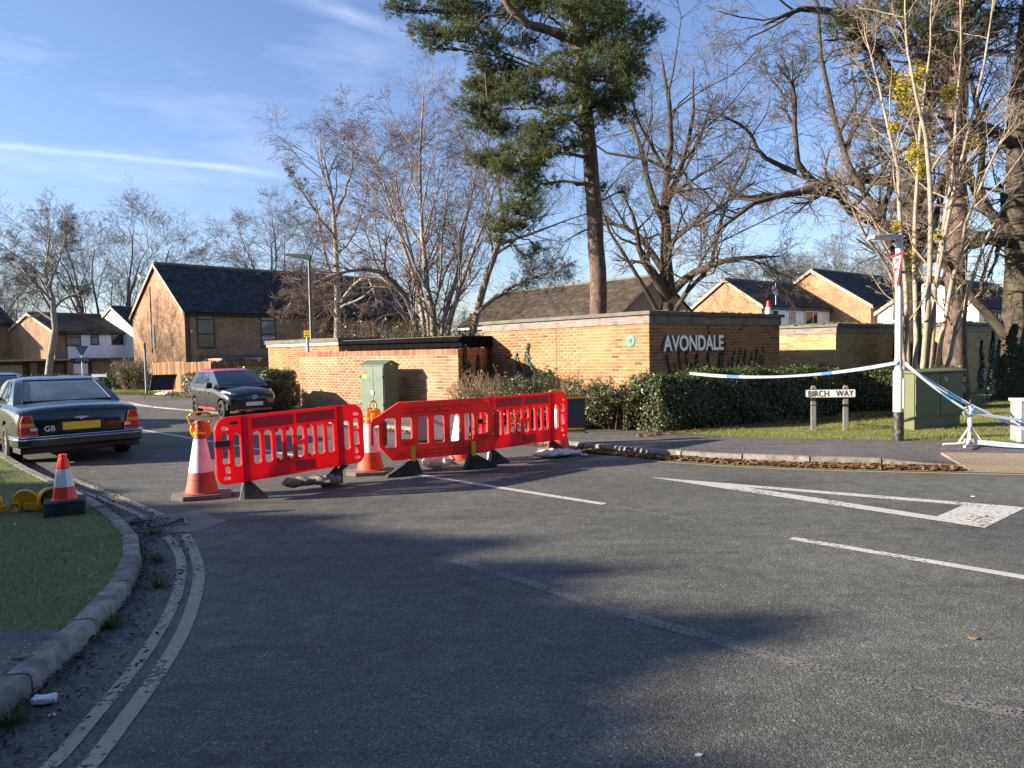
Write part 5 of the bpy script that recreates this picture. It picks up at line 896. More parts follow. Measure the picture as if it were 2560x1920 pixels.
# ================================================================ STREET OBJECTS
def plastic(name, col, trans, rough=.4, var=.08, dirt=None): return M(name, col, rough, var=var, ns=3, trans=trans, spec=.4, dirt=dirt)
mRed = plastic('barrier_red', (.84, .014, .035), .45, .42, .1, ((.6, .05, .05), .4, 5)); mOrd = plastic('barrier_old_red', (.76, .075, .055), .42, .6, .15, ((.5, .12, .08), .5, 5)); mStrip = M('reflective_red', (.66, .012, .04), .35, var=.06, ns=12, trans=.4); mBlk = M('black_rubber', (.025, .026, .028), .75, var=.3, ns=12, bump=.2, dirt=((.14, .13, .12), .35, 8)); mYelP = plastic('yellow_plastic', (.78, .46, .02), .15, .45, .12)
mTape = M('black_tape', (.01, .01, .012), .35)
def barrier_round():
    t = bpy.data.objects.new('road_barrier', None); COL.objects.link(t)
    out = []
    for cx, cz, r, a0 in ((.84, .84, .16, 0), (-.84, .84, .16, 90), (-.88, .34, .12, 180), (.88, .34, .12, 270)):
        for k in range(9): a = rad(a0 + 90 * k / 8); out.append((cx + r * math.cos(a), cz + r * math.sin(a)))
    holes = []
    sl = lambda x0, x1, z0, z1: rrect(x0, x1, z0, z1, min(.042, (x1 - x0) / 2 - .002, (z1 - z0) / 2 - .002), 5)
    for s in (-1, 1):
        x = lambda a, b: (s * a, s * b) if s > 0 else (s * b, s * a)
        a, b = x(.845, .925); holes += [rrect(a, b, .845, .895, .02, 3), rrect(a, b, .665, .815, .02, 3), rrect(a, b, .46, .64, .02, 3), rrect(a, b, .275, .32, .02, 3)]
        a, b = x(.845, .90); holes.append(rrect(a, b, .345, .435, .02, 3)); a, b = x(.70, .785); holes.append(sl(a, b, .41, .80))
    for i in range(8):
        c = -.5005 + .143 * i; a, b = c - .047, c + .047
        if i == 4: holes += [sl(a, b, .41, .592), sl(a, b, .622, .80)]
        else: holes.append(sl(a, b, .41, .80))
    link('panel', plate([out] + holes, .045, .007), t, mRed)
    for s in (-1, 1): MB().box(s * .645 - .04, s * .645 + .04, -.034, .034, .2225, .985).build('upright', mRed, t, bevel=.012)
    MB().box(-.56, -.02, -.031, -.0235, .835, .965).build('reflective_strip', mStrip, t); MB().box(.02, .56, -.031, -.0235, .835, .965).build('reflective_strip', mStrip, t); MB().box(-.02, .26, -.031, -.0235, .25, .375).build('reflective_strip', mStrip, t)
    for i in range(8):
        c = -.5005 + .143 * i
        if i in (2, 3, 5): 
            for z in (.785, .42): MB().box(c - .05, c - .012, -.03, .03, z - .022, z + .022).build('lug', mRed, t, bevel=.006)
    el = [(-.775 + .058 * math.cos(6.283 * k / 20), .925 + .02 * math.sin(6.283 * k / 20)) for k in range(20)]; lg = link('badge', plate([el], .004), t, mTape, loc=(0, -.0255, 0)); lt = text_mesh('JSP', .03, .001, sx=1.25); link('lettering', lt, lg, mRed, loc=(-.775, -.003, .915))
    return t
def rib_foot(t, x, ln, turn, tip, worn_=False):
    f = MB().prism([(-.03, .0), (ln, 0), (ln, .03), (.05, .21), (-.03, .235)], -.045, .045, XZ).build('foot', mBlk, t, bevel=.008, loc=(x, 0, 0), rz=turn)
    MB().prism([(-.095, 0), (-.034, 0), (-.034, .2), (-.05, .2)], -.03, .03, XZ).build('foot_tip', tip, f, bevel=.004)
    return f
mWorn = M('worn_white', (.6, .6, .58), .7, var=.3, ns=10)
def tall_cone(name, label, loc, rz, lamp=True, dull=False, group=None, lamp_rz=0.):
    t = thing(name, label, 'traffic cone', (*loc, 0), rz, group)
    co = plastic('cone_dull' if dull else 'cone_orange', (.40, .10, .06) if dull else (.72, .09, .045), .08, .6, .2, ((.25, .09, .06), .5, 6) if dull else None); base = M('cone_base', (.15, .145, .14), .9, var=.25, ns=9, bump=.3)
    MB().prism([(-.33, -.12), (-.2, -.23), (.2, -.23), (.33, -.12), (.33, .12), (.2, .23), (-.2, .23), (-.33, .12)], 0, .055).build('base', base, t, bevel=.012)
    rz_ = lambda z: .182 + (.04 - .182) * (z - .06) / .8
    MB().lathe([(.20, .056), (.205, .066), (.185, .075), (rz_(.22), .22), (rz_(.222) + .002, .224), (rz_(.31), .31)], 32, cap=False).build('cone_body', co, t, smooth=30)
    MB().lathe([(rz_(.31) + .003, .31), (rz_(.70) + .003, .70), (rz_(.70), .7005)], 32, cap=False).build('white_sleeve', M('cone_white', (.78, .77, .76), .35, var=.08, ns=9, dirt=((.5, .48, .45), .5, 7)), t, smooth=30)
    MB().lathe([(rz_(.70), .70), (rz_(.78), .78), (.058, .785), (.058, .80), (.046, .81), (.05, .85), (.042, .87), (.05, .90), (.045, .92), (.02, .925)], 24).build('cone_top', co, t, smooth=30)
    if lamp:
        l = thing('hazard_lamp', label.replace('tall', 'amber').split(' standing')[0].split(' cone')[0] + ' hazard lamp with loop handle on a cone top' if False else 'amber hazard lamp on the ' + lampwords[name_i[0]], 'lamp', (*loc, 0), lamp_rz, 'amber cone lamps' if False else None)
        m = MB().lathe([(.02, -.035), (.105, -.03), (.12, -.01), (.12, .02), (.105, .05), (.06, .07), (.01, .075)], 28, Matrix.Translation((0, .09, .80)) @ Matrix.Rotation(rad(-90), 4, 'X')); m.build('lens', M('amber_lens', (.85, .36, .01), .25, var=.08, ns=6, trans=.4), l, smooth=35)
        MB().lathe([(.066, .755), (.074, .757), (.074, .785), (.066, .787)], 20, cap=False).box(-.035, .035, .055, .09, .74, .80).build('collar', mYelP, l)
        h = [(-.075, .07, .84), (-.115, .06, .90), (-.135, .06, .965), (-.1, .06, 1.0), (0, .06, 1.015), (.1, .06, 1.0), (.135, .06, .965), (.115, .06, .90), (.075, .07, .84)]; MB().tube(h, .014, 8).build('handle', mYelP, l, smooth=True)
    return t
lampwords = ['cone at the outer end of the left barrier', 'cone behind the inner end of the left barrier', 'cone tucked behind the right hand barrier']; name_i = [0]
# left and right hand rounded barriers
bA = barrier_round(); bA.location = (-2.68, 9.09, 0); bA.rotation_euler = (0, rad(-1.2), rotb(44)); tag(bA, 'bright red round ended barrier with black taped handle beside the dull cone', 'barrier', 'round ended red barriers')
bC = copy_tree(bA); bC.location = (.15, 11.36, 0); bC.rotation_euler = (0, 0, rotb(47)); bC['label'] = 'bright red plastic barrier with rounded ends, its foot under the white sandbag'
rib_foot(bA, -.645, .22, rad(-38), mWorn); rib_foot(bA, .66, -.36, rad(4), plastic('foot_yellow', (.8, .6, .03), .1)); rib_foot(bC, -.645, .26, rad(-20), mWorn); rib_foot(bC, .645, .3, rad(-60), MATS['foot_yellow'])
for b in (bA, bC):
    z = .70 if b is bA else .66; MB().box(-1.006, -.835, -.03, .03, z - .035, z + .035).build('tape_band', mTape, b)
# older chamfered barrier in the middle
bB = thing('road_barrier', 'older faded red barrier with clipped corners and yellow foot pins between the two rounded ones', 'barrier', (-1.0, 10.3, 0), rotb(62))
out = [(-.62, 1.01), (.62, 1.01), (.9, .78), (.9, .42), (.72, .22), (-.72, .22), (-.9, .40), (-.9, .72), (-.985, .70), (-.985, .45), (-1.01, .45), (-1.01, .745), (-.98, .80)]
holes = []
for i, (xc, z0) in enumerate(((-.745, .40), (-.515, .50), (-.275, .42), (-.04, .42), (.2, .42), (.42, .42), (.635, .50))):
    holes.append(rrect(xc - .075, xc + .075, z0, .80, .022, 3))
holes.append(rrect(.765, .825, .46, .80, .018, 3)); link('panel', plate([out] + holes, .06, .012), bB, mOrd)
for (x0, x1, z0, z1) in ((-.55, .5, .855, .93), (-.35, .5, .275, .34), (-.6, -.43, .42, .47), (.56, .72, .42, .47), (-.68, -.53, .26, .32)):
    MB().box(x0, x1, -.037, -.0305, z0, z0 + .012).box(x0, x1, -.037, -.0305, z1 - .012, z1).build('rib', mOrd, bB)
    k = max(1, int((x1 - x0) / .19))
    for j in range(k): MB().lathe([(.016, 0), (.012, .01), (.003, .011)], 10, Matrix.Translation((x0 + (x1 - x0) * (j + .5) / k, -.0305, (z0 + z1) / 2)) @ Matrix.Rotation(rad(90), 4, 'X')).build('boss', mOrd, bB)
for (x0, x1) in ((-.86, -.8), (.8, .86)): MB().box(x0, x1, -.036, -.0305, .44, .76).build('rib', mOrd, bB)
for s, x in ((-1, -.44), (1, .47)):
    f = MB().prism([(-.14, 0), (.37, 0), (.37, .03), (.06, .20), (-.04, .22), (-.07, .2)], -.045, .045, XZ); f = f.build('foot', mBlk, bB, bevel=.008, loc=(x, 0, 0), rz=0 if s > 0 else math.pi); MB().box(-.032, .032, -.05, .05, .19, .40).build('foot_pin', MATS['foot_yellow'], f, bevel=.008)
name_i[0] = 0; tall_cone('traffic_cone', 'tall dull orange cone on wide grey base at the outer end of a barrier', (-3.74, 8.8), rotb(68), dull=True, lamp_rz=rotb(75))
name_i[0] = 1; tall_cone('traffic_cone', 'tall orange cone standing behind the inner end of the left barrier', (-2.0, 10.28), rotb(80), lamp_rz=rotb(190))
tall_cone('traffic_cone', 'tall orange and white cone seen through the slots of the faded middle barrier', (-.8, 11.15), rotb(100), lamp=False)
name_i[0] = 2; tall_cone('traffic_cone', 'tall orange cone tucked behind the right hand barrier next to the rolled fabric sign', (.75, 12.22), rotb(60), lamp_rz=rotb(60))
# stacked small cones and loose lamps on the verge
sc_ = thing('small_cones', 'stack of small bright orange cones on square black bases on the verge', 'traffic cone', (-4.62, 7.55, .1), rotb(62)); mNeon = plastic('cone_neon', (.95, .09, .05), .2, .35, .05)
for k in range(5):
    MB().box(-.185, .185, -.185, .185, .0 + .03 * k, .026 + .03 * k).build('base', mBlk, sc_, bevel=.008, rz=rad(random.uniform(-3, 3)))
rq = lambda z: .115 + (.038 - .115) * (z - .15) / .46
MB().lathe([(.125, .148), (.118, .156), (rq(.17), .17), (rq(.28), .28)], 10, cap=False).build('cone_body', mNeon, sc_); MB().lathe([(rq(.28) + .002, .28), (rq(.46) + .002, .46)], 10, cap=False).build('white_sleeve', MATS['cone_white'], sc_); MB().lathe([(rq(.46), .46), (rq(.56), .56), (.034, .575), (.031, .58), (.038, .59), (.036, .61), (.02, .612)], 10).build('cone_top', mNeon, sc_)
def flat_lamp(label, loc, rz, tilt, flip=False):
    t = thing('hazard_lamp', label, 'lamp', loc, rz); Rt = Matrix.Rotation(rad(tilt), 4, 'X')
    MB().lathe([(.02, -.03), (.105, -.03), (.115, -.02), (.115, .0), (.10, .03), (.05, .045), (.004, .047)], 30, Matrix.Translation((0, 0, .115)) @ Rt).build('lens', M('dirty_amber', (.68, .38, .02), .35, var=.15, ns=5), t, smooth=35)
    MB().box(-.01, .13, -.075, .03, .02, .095, Matrix.Rotation(rad(8), 4, 'Y')).build('battery_case', mYelP, t, bevel=.01)
    MB().lathe([(.045, -.045), (.052, -.043), (.052, .043), (.045, .045), (.038, .043), (.038, -.043)], 20, Matrix.Translation((-.075, -.05, .052)) @ Matrix.Rotation(rad(90), 4, 'X'), cap=False).build('collar', mYelP, t, smooth=30); return t
flat_lamp('yellow hazard lamp lying on the verge grass with its case forward', (-5.12, 7.7, .105), rotb(75), -78); flat_lamp('yellow hazard lamp lying at the edge of the verge with only its case showing', (-5.42, 7.62, .105), rotb(95), -82)
l3 = thing('hazard_lamp', 'yellow rimmed black lamp propped behind the stack of small cones', 'lamp', (-4.88, 7.72, .1), rotb(35)); MB().lathe([(.105, -.03), (.12, -.03), (.12, .035), (.105, .035)], 28, Matrix.Translation((0, 0, .12)) @ Matrix.Rotation(rad(90), 4, 'X'), cap=False).build('rim', mYelP, l3, smooth=30)
MB().lathe([(.104, -.02), (.104, .02)], 28, Matrix.Translation((0, 0, .12)) @ Matrix.Rotation(rad(90), 4, 'X')).build('dark_lens', mTape, l3)
for k in range(6): MB().box(-.09, .09, -.026, -.021, .06 + .022 * k, .066 + .022 * k).build('rib', mBlk, l3)
rc = thing('roof_cone', 'small red and white cone standing on the flat roof above the lettering', 'traffic cone', (6.74, 19.42, 2.475), 0)
MB().box(-.13, .13, -.13, .13, 0, .02).build('base', mBlk, rc); MB().lathe([(.09, .021), (.06, .2)], 16, cap=False).build('white_sleeve', MATS['cone_white'], rc); MB().lathe([(.06, .2), (.03, .36), (.02, .37)], 16).build('cone_top', mNeon, rc)
# sandbags
def sandbag(label, loc, rz, lx, ly, h, mat, seed, ears=True):
    rg = np.random.default_rng(seed); nu, nv = 26, 14; V, F = [], []; ph = rg.random(6) * 6
    for i in range(nu + 1):
        u = -1 + 2 * i / nu; 
        for j in range(nv):
            a = 2 * math.pi * j / nv; wd = max(0, 1 - abs(u) ** 3.2) ** .5 * (.75 + .25 * math.cos(u * 2.2 + ph[0])); pinch = .12 if abs(u) > .93 else 0
            y = math.cos(a) * ly / 2 * (wd + pinch); z = h / 2 + math.sin(a) * h / 2 * (wd * .95 + .03); rip = .09 * math.sin(u * 13 + ph[1] + 2 * math.sin(a * 2)) + .06 * math.sin(a * 5 + u * 9 + ph[2]); z = max(.004, z * (1 + rip * 1.4)); y *= 1 + rip; V.append((u * lx / 2 + .02 * math.sin(a * 3 + ph[3]), y + .05 * lx * math.sin(u * 2 + ph[4]), z))
    for i in range(nu):
        for j in range(nv): F.append((i * nv + j, i * nv + (j + 1) % nv, (i + 1) * nv + (j + 1) % nv, (i + 1) * nv + j))
    m = MB().add(V, F + [tuple(range(nv))[::-1], tuple(nu * nv + k for k in range(nv))])
    if ears: m.prism([(lx / 2 - .02, -.05), (lx / 2 + .09, -.09), (lx / 2 + .06, .0), (lx / 2 + .1, .07), (lx / 2 - .02, .05)], .012, .03)
    o = m.build('sandbag', mat, None, smooth=60, loc=loc, rz=rz); return tag(o, label, 'sandbag')
mSack = M('dirty_sack', (.26, .20, .175), .95, var=.35, ns=7, bump=.5, bs=60); mSackW = M('white_sack', (.66, .64, .62), .75, var=.12, ns=6, bump=.4, bs=30, dirt=((.4, .36, .3), .6, 4))
sandbag('dirty brown sandbag slumped under the left barrier', (-2.52, 9.18, 0), rotb(70), .7, .26, .19, mSack, 1); sandbag('white sandbag slumped under the faded middle barrier', (-1.08, 10.5, 0), rotb(120), .5, .32, .24, mSackW, 2, False); sandbag('flat white sandbag laid over the foot of the right hand barrier', (.68, 11.52, 0), rotb(82), .78, .34, .12, mSackW, 3)
x_, y_ = G(420, 994); sandbag('pale sandbag under the black backed road sign', (x_, y_ - .3, .1), rotb(95), .85, .35, .16, mSackW, 4)
# A frame road signs seen from behind
mSteel = M('dark_steel', (.035, .033, .032), .55, .3, .3, 10)
def a_sign(label, loc, rz, wd, h, z0, lean, mat, par=0., fr=None):
    t = thing('road_sign', label, 'sign', loc, rz); Rm = Matrix.Rotation(rad(-lean), 4, 'X'); sh = par
    poly = [(-wd / 2, z0), (wd / 2, z0), (wd / 2 + sh, z0 + h), (-wd / 2 + sh, z0 + h)]; MB().prism(poly, -.004, .004, Rm @ XZ).build('sign_plate', mat, t)
    fm = fr or mSteel; m = MB()
    for s in (-1, 1):
        a = Rm @ Vector((s * wd * .46, -.02, 0)); b = Rm @ Vector((s * wd * .46 + sh * 1.0, -.02, z0 + h)); MB().tube([a, b], .016, 6).build('frame_leg', fm, t); c = Vector((s * wd * .46 + s * .05, -.62, 0)); MB().tube([c, Rm @ Vector((s * wd * .46 + sh * .8, -.03, (z0 + h) * .86))], .014, 6).build('rear_leg', fm, t)
    for z in (z0 + .03, z0 + h - .04): MB().tube([Rm @ Vector((-wd * .46 + sh * (z - z0) / h, -.022, z)), Rm @ Vector((wd * .46 + sh * (z - z0) / h, -.022, z))], .014, 6).build('cross_bar', fm, t)
    return t
a_sign('grey metal road sign on a folding frame seen from behind, behind the faded barrier', (-1.12, 11.25, 0), rotb(82), .92, .56, .30, 16, M('sign_back_grey', (.27, .255, .25), .5, .3, .1, 4), .06)
x_, y_ = G(400, 996, .1); a_sign('black backed road sign on a folding frame in front of the timber fence', (x_, y_, .1), rotb(72), .92, .62, .32, 14, M('sign_back_black', (.008, .008, .009), .6), .16)
fs = thing('fabric_sign', 'rolled out dark blue fabric road sign with yellow bars on the pavement', 'sign', (*G(1425, 1082, .1), .1), rotb(78)); mFab = M('dark_fabric', (.045, .055, .075), .7, var=.15, ns=3, bump=.4, bs=9, stretch=(1, 1, 6)); 
MB().box(-.30, .30, -.012, .012, .06, .66).build('cloth', mFab, fs); 
for z in (.045, .64): MB().box(-.31, .28, -.03, -.014, z, z + .045).build('yellow_bar', mYelP, fs, bevel=.006); MB().box(-.32, .32, -.012, .02, z - .025 if z < .1 else z + .046, z - .002 if z < .1 else z + .068).build('blue_bar', M('navy_bar', (.03, .04, .16), .5), fs, bevel=.004)
for x in (-.25, .25): MB().box(x - .02, x + .02, -.2, .2, .0, .02).build('foot', mSteel, fs)
# green roadside cabinets
mGreen = M('cabinet_green', (.078, .125, .088), .55, var=.1, ns=2, bump=.05, dirt=((.08, .12, .08), .5, 3)); mOlive = M('cabinet_olive', (.10, .118, .05), .55, var=.1, ns=2, dirt=((.1, .11, .06), .5, 3))
s_ = 2.77; cf = wc + wl * s_ + bvec(224) * .85
c1 = thing('utility_cabinet', 'tall green steel roadside cabinet with pitched top and two doors before the red wall', 'cabinet', (*cf, .07), rotb(134))
MB().box(-.02, 1.0, -.02, .47, 0, .14).build('plinth', mGreen, c1, bevel=.004); MB().prism([(0, .14), (.45, .14), (.45, 1.3), (.225, 1.4), (0, 1.3)], 0, .98, Matrix(((0, 0, 1, 0), (1, 0, 0, 0), (0, 1, 0, 0), (0, 0, 0, 1)))).build('body', mGreen, c1)
MB().prism([(-.03, 1.295), (.225, 1.405), (.48, 1.295), (.48, 1.32), (.225, 1.432), (-.03, 1.32)], -.025, 1.005, Matrix(((0, 0, 1, 0), (1, 0, 0, 0), (0, 1, 0, 0), (0, 0, 0, 1)))).build('lid', mGreen, c1)
for (a, b) in ((.02, .555), (.57, .96)):
    d = MB().box(a, b, -.022, -.003, .17, 1.27).build('door', mGreen, c1, bevel=.004)
    for (z0, z1) in ((.9, 1.02), (.42, .62)):
        for k in range(8): MB().box(a + .1, b - .12, -.027, -.023, z0 + (z1 - z0) * k / 8, z0 + (z1 - z0) * (k + .5) / 8).build('louvre', mGreen, d)
    for z in (.3, .98): MB().box(b - .015 if a > .3 else a - .012, b + .012 if a > .3 else a + .015, -.034, -.0235, z, z + .07).build('hinge', mSteel, d)
MB().box(.47, .6, -.05, -.024, .58, .68).build('hasp', M('steel_hasp', (.35, .36, .36), .45, .5), c1, bevel=.006)
st = MB().box(.14, .3, -.026, -.0225, 1.08, 1.18).build('warning_sticker', M('sticker_red', (.7, .05, .05), .5), c1); MB().box(.14, .3, -.026, -.0225, .985, 1.077).build('warning_sticker', M('sticker_yellow', (.85, .68, .02), .5), c1)
MB().prism([(.05 + .04 * math.cos(a) + .02 * k, 1.12 + .04 * math.sin(a)) for k, a in enumerate([6.28 * i / 10 for i in range(10)])], 0, .003, Matrix.Translation((.982, 0, 0)) @ Matrix(((0, 0, 1, 0), (1, 0, 0, 0), (0, 1, 0, 0), (0, 0, 0, 1)))).build('graffiti', M('pink_paint', (.35, .09, .16), .6), c1)
link('number', text_mesh('12', .08, .001, .002, xf=Matrix.Rotation(rad(90), 4, 'Z') @ XZ), c1, mWF, loc=(.984, .22, 1.305))
c2 = thing('utility_cabinet', 'wide low olive green cabinet with two doors marked 72 beside the street lamp', 'cabinet', (7.24, 13.3, .1), rotb(66))
MB().box(.03, 1.27, .02, .29, -.1, .2).build('plinth', mOlive, c2); MB().box(0, 1.3, 0, .31, .2, 1.02).build('body', mOlive, c2, bevel=.005); MB().add([(-.05, -.05, 1.022), (1.36, -.05, 1.022), (1.36, .37, 1.022), (-.05, .37, 1.022), (-.05, -.05, 1.05), (1.36, -.05, 1.05), (1.36, .37, 1.085), (-.05, .37, 1.085)], [(0, 3, 2, 1), (4, 5, 6, 7), (0, 1, 5, 4), (1, 2, 6, 5), (2, 3, 7, 6), (3, 0, 4, 7)]).build('lid', mOlive, c2)
for (a, b) in ((.015, .66), (.675, 1.285)):
    d = MB().box(a, b, -.022, -.003, .24, 1.0).build('door', mOlive, c2, bevel=.003)
    for z in (.3, .93): MB().lathe([(.008, 0), (.006, .005)], 8, Matrix.Translation((b - .06 if a < .3 else a + .1, -.0225, z)) @ Matrix.Rotation(rad(90), 4, 'X')).build('lock', mAlu, d)
for z in (.34, .82): MB().box(-.012, .012, -.035, -.023, z, z + .1).build('hinge', mOlive, c2)
link('number', text_mesh('72', .085, .001, .002), c2, mWF, loc=(.82, -.0245, .86))
# ---------------------------------------------------------------- posts, lamps and signs
mGalv = M('galvanised', (.42, .44, .45), .45, .5, .12, 8); mWhiteP = M('white_column', (.52, .54, .55), .4, var=.08, ns=5, dirt=((.45, .46, .46), .5, 5)); mBlackP = M('black_paint', (.02, .02, .02), .55, var=.4, ns=14, dirt=((.5, .5, .5), .25, 14)); mLampG = M('lamp_green', (.085, .11, .085), .5, var=.15, ns=4)
lp = thing('street_lamp', 'short white and black lamp column carrying a triangular sign beside the wide cabinet', 'street lamp', (6.26, 11.97, .1), 0)
MB().lathe([(.082, -.1), (.082, .46)], 24).build('black_base', mBlackP, lp, smooth=40); MB().lathe([(.081, .461), (.081, 1.1), (.058, 1.17), (.056, 1.2)], 24, cap=False).build('shaft', mWhiteP, lp, smooth=40); MB().lathe([(.056, 1.2), (.052, 3.26), (.04, 3.3)], 20).build('upper_shaft', mWhiteP, lp, smooth=40)
MB().box(.066, .088, -.05, .05, .52, 1.0).build('access_door', mWhiteP, lp, bevel=.004, rz=rad(-35))
hd_ = thing('x', 'x', 'x'); bpy.data.objects.remove(hd_)
MB().box(-.1, .03, -.055, .055, 3.24, 3.31).build('bracket', MATS['white_column'], lp, bevel=.01, rz=rad(12)); MB().prism([(-.52, 3.235), (-.1, 3.225), (-.08, 3.30), (-.15, 3.32), (-.52, 3.285)], -.085, .085, XZ).build('lantern', M('lantern_grey', (.5, .54, .56), .5), lp, bevel=.012, rz=rad(12))
sg = bpy.data.objects.new('give_way_sign', None); COL.objects.link(sg); sg.location = (6.19, 11.88, .1); sg.rotation_euler = (0, 0, rotb(193)); tag(sg, 'red bordered triangular give way sign fixed to the short lamp column', 'sign')
tri = lambda s, c, r: [(c[0] + r * math.cos(rad(a)) * s, c[1] + r * math.sin(rad(a)) * s) for a in (270, 30, 150)]
TC = (0, 2.82); MB().prism(tri(1, TC, .37), -.004, .004, XZ).build('red_border', M('sign_red', (.55, .02, .025), .4), sg); MB().prism(tri(1, TC, .265), .0045, .0065, XZ).build('white_face', M('sign_white', (.8, .8, .8), .4), sg); link('lettering', text_mesh('GIVE', .13, .001, .004), sg, mTape, loc=(0, -.0085, 2.84)); link('lettering', text_mesh('WAY', .095, .001, .003), sg, mTape, loc=(0, -.0085, 2.72)); MB().prism(tri(1, TC, .375), -.007, -.0045, XZ).build('sign_back', mGalv, sg)
for z in (2.7, 2.95): MB().box(-.03, .03, .005, .12, z - .02, z + .02).build('clamp', mGalv, sg)
sl_ = thing('street_lamp', 'slender green lamp post with flat head rising behind the red wall', 'street lamp', (-6.78, 25.2, .1), 0); MB().lathe([(.075, 0), (.07, 1.2), (.055, 1.25), (.045, 4.85)], 16).build('shaft', mLampG, sl_, smooth=40); MB().prism([(-.80, 4.93), (-.1, 4.8), (.06, 4.78), (.07, 4.93), (-.05, 4.97), (-.78, 5.0)], -.09, .09, XZ).build('lantern', mLampG, sl_, bevel=.02); MB().box(-.7, -.2, -.07, .07, 4.86, 4.90).build('lens', M('lamp_lens', (.55, .5, .42), .3), sl_, rz=0)
yp = thing('sign_post', 'grey post with a small square yellow notice beside the red wall', 'sign post', (-6.12, 22.3, .08), 0); MB().lathe([(.045, -.1), (.045, 2.2)], 14).build('post', mGalv, yp, smooth=40); np_ = MB().box(-.095, .095, -.062, -.055, 2.12, 2.32).build('notice', M('notice_yellow', (.85, .6, .01), .4), yp); link('lettering', text_mesh('P', .07, .001), np_, mTape, loc=(0, -.064, 2.23)); link('lettering', text_mesh('permit', .045, .001), np_, mTape, loc=(0, -.064, 2.16))
fp = thing('sign_post', 'grey post with a yellow tab in front of the timber fence', 'sign post', (*G(367, 988, .1), .1), 0); MB().lathe([(.05, -.1), (.05, 2.2)], 12).build('post', M('post_grey', (.2, .2, .21), .6), fp, smooth=40); MB().box(-.14, -.04, -.07, -.055, 1.98, 2.2).build('notice', MATS['notice_yellow'], fp)
x_, y_, _ = AT(208, 955, 42); bs_ = thing('sign_post', 'grey backed triangle and plate signs on a post in front of the clad house', 'sign post', (x_, y_, -.1), rotb(60)); MB().lathe([(.045, -.3), (.045, 2.5)], 10).build('post', mGalv, bs_, smooth=40); mSB = M('sign_back', (.12, .15, .18), .5, .3); MB().prism(tri(1, (0, 2.32), .40), .05, .058, XZ).build('triangle_plate', mSB, bs_); MB().box(-.34, .34, -.058, -.05, 1.62, 1.86).build('plate', mSB, bs_)
x_, y_, _ = AT(249, 955, 43); nf = thing('street_sign', 'distant white street nameplate on two dark posts by the court hedge', 'sign', (x_, y_, -.1), rotb(88)); MB().box(-.43, .43, -.03, -.01, .72, .88).build('nameplate', mWF, nf); MB().box(-.26, -.18, 0, .07, -.2, .72).build('post', mSteel, nf); MB().box(.18, .26, 0, .07, -.2, .72).build('post', mSteel, nf)
bw = thing('street_sign', 'white street nameplate reading BIRCH WAY on two grey posts', 'sign', (5.79, 13.46, .1), rotb(98)); mPost = M('concrete_post', (.17, .165, .155), .9, var=.2, ns=12, bump=.4)
for x in (-.28, .28): MB().prism([(-.042, -.3), (.042, -.3), (.042, .79), (.022, .825), (-.022, .825), (-.042, .79)], -.03, .03, Matrix.Translation((x, .035, 0)) @ XZ).build('post', mPost, bw, bevel=.004); MB().box(x - .045, x + .045, .003, .0685, .46, .48).build('strap', mSteel, bw)
link('border', plate([rrect(-.445, .445, .60, .765, .025, 4), rrect(-.432, .432, .613, .752, .018, 4)], .012), bw, mTape, loc=(0, -.012, 0)); link('nameplate', plate([rrect(-.44, .44, .605, .76, .022, 4)], .008), bw, M('plate_white', (.8, .79, .76), .4, var=.03), loc=(0, -.011, 0))
bt = text_mesh('BIRCH   WAY', .16, .001, .0, spacing=1.04); w0 = max(v.co.x for v in bt.vertices) - min(v.co.x for v in bt.vertices); bt.transform(Matrix.Diagonal((.78 / w0, 1, 1, 1))); link('lettering', bt, bw, M('letter_black', (.05, .05, .07), .5), loc=(0, -.021, .628))['label'] = 'black capitals reading BIRCH WAY'
gp = thing('service_pillar', 'small grey service pillar with stickers 7 and 1 at the lawn edge', 'pillar', (8.06, 11.64, .1), rotb(100)); MB().prism([(-.13, -.09), (-.09, -.13), (.13, -.13), (.13, .13), (-.13, .13)], -.1, .62).build('body', mGalv, gp, bevel=.004); MB().prism([(-.15, -.105), (-.105, -.15), (.15, -.15), (.15, .15), (-.15, .15)], .621, .665).build('cap', M('cap_grey', (.55, .55, .54), .5), gp, bevel=.008)
for z, s in ((.5, '7'), (.375, '1')): b_ = MB().box(-.045, .045, -.134, -.131, z, z + .1).build('sticker', mWF, gp); link('digit', text_mesh(s, .1, .0008, .004), b_, mTape, loc=(0, -.1355, z + .016))
# tape stand and cordon tape
ts = thing('tape_stand', 'white folding tripod stand wrapped in cordon tape on the pavement', 'tripod', (6.96, 11.22, .1), 0); mWT = M('white_tube', (.72, .72, .7), .4, var=.08)
MB().tube([(0, 0, .05), (0, 0, .60)], .02, 10).build('pole', mWT, ts, smooth=True); MB().tube([(0, 0, .6), (.005, 0, .70)], .012, 8).build('pin', mBlk, ts); 
for a, l in ((rad(178), .40), (rad(228), .40), (rad(-20), .52)): 
    e = (math.cos(a) * l, math.sin(a) * l, .018); k = (math.cos(a) * .2, math.sin(a) * .2, .02); MB().tube([(math.cos(a) * .03, math.sin(a) * .03, .05), k, e], .018, 8).build('leg', mWT, ts, smooth=True); MB().tube([(math.cos(a) * .018, math.sin(a) * .018, .27), (math.cos(a) * .17, math.sin(a) * .17, .035)], .014, 8).build('strut', mWT, ts, smooth=True)
mTW = M('tape_white', (.5, .57, .68), .35, var=.05, ns=9, trans=.35); mTB = M('tape_blue', (.12, .3, .66), .35, var=.05, trans=.3); mTL = M('tape_print', (.25, .42, .75), .4)
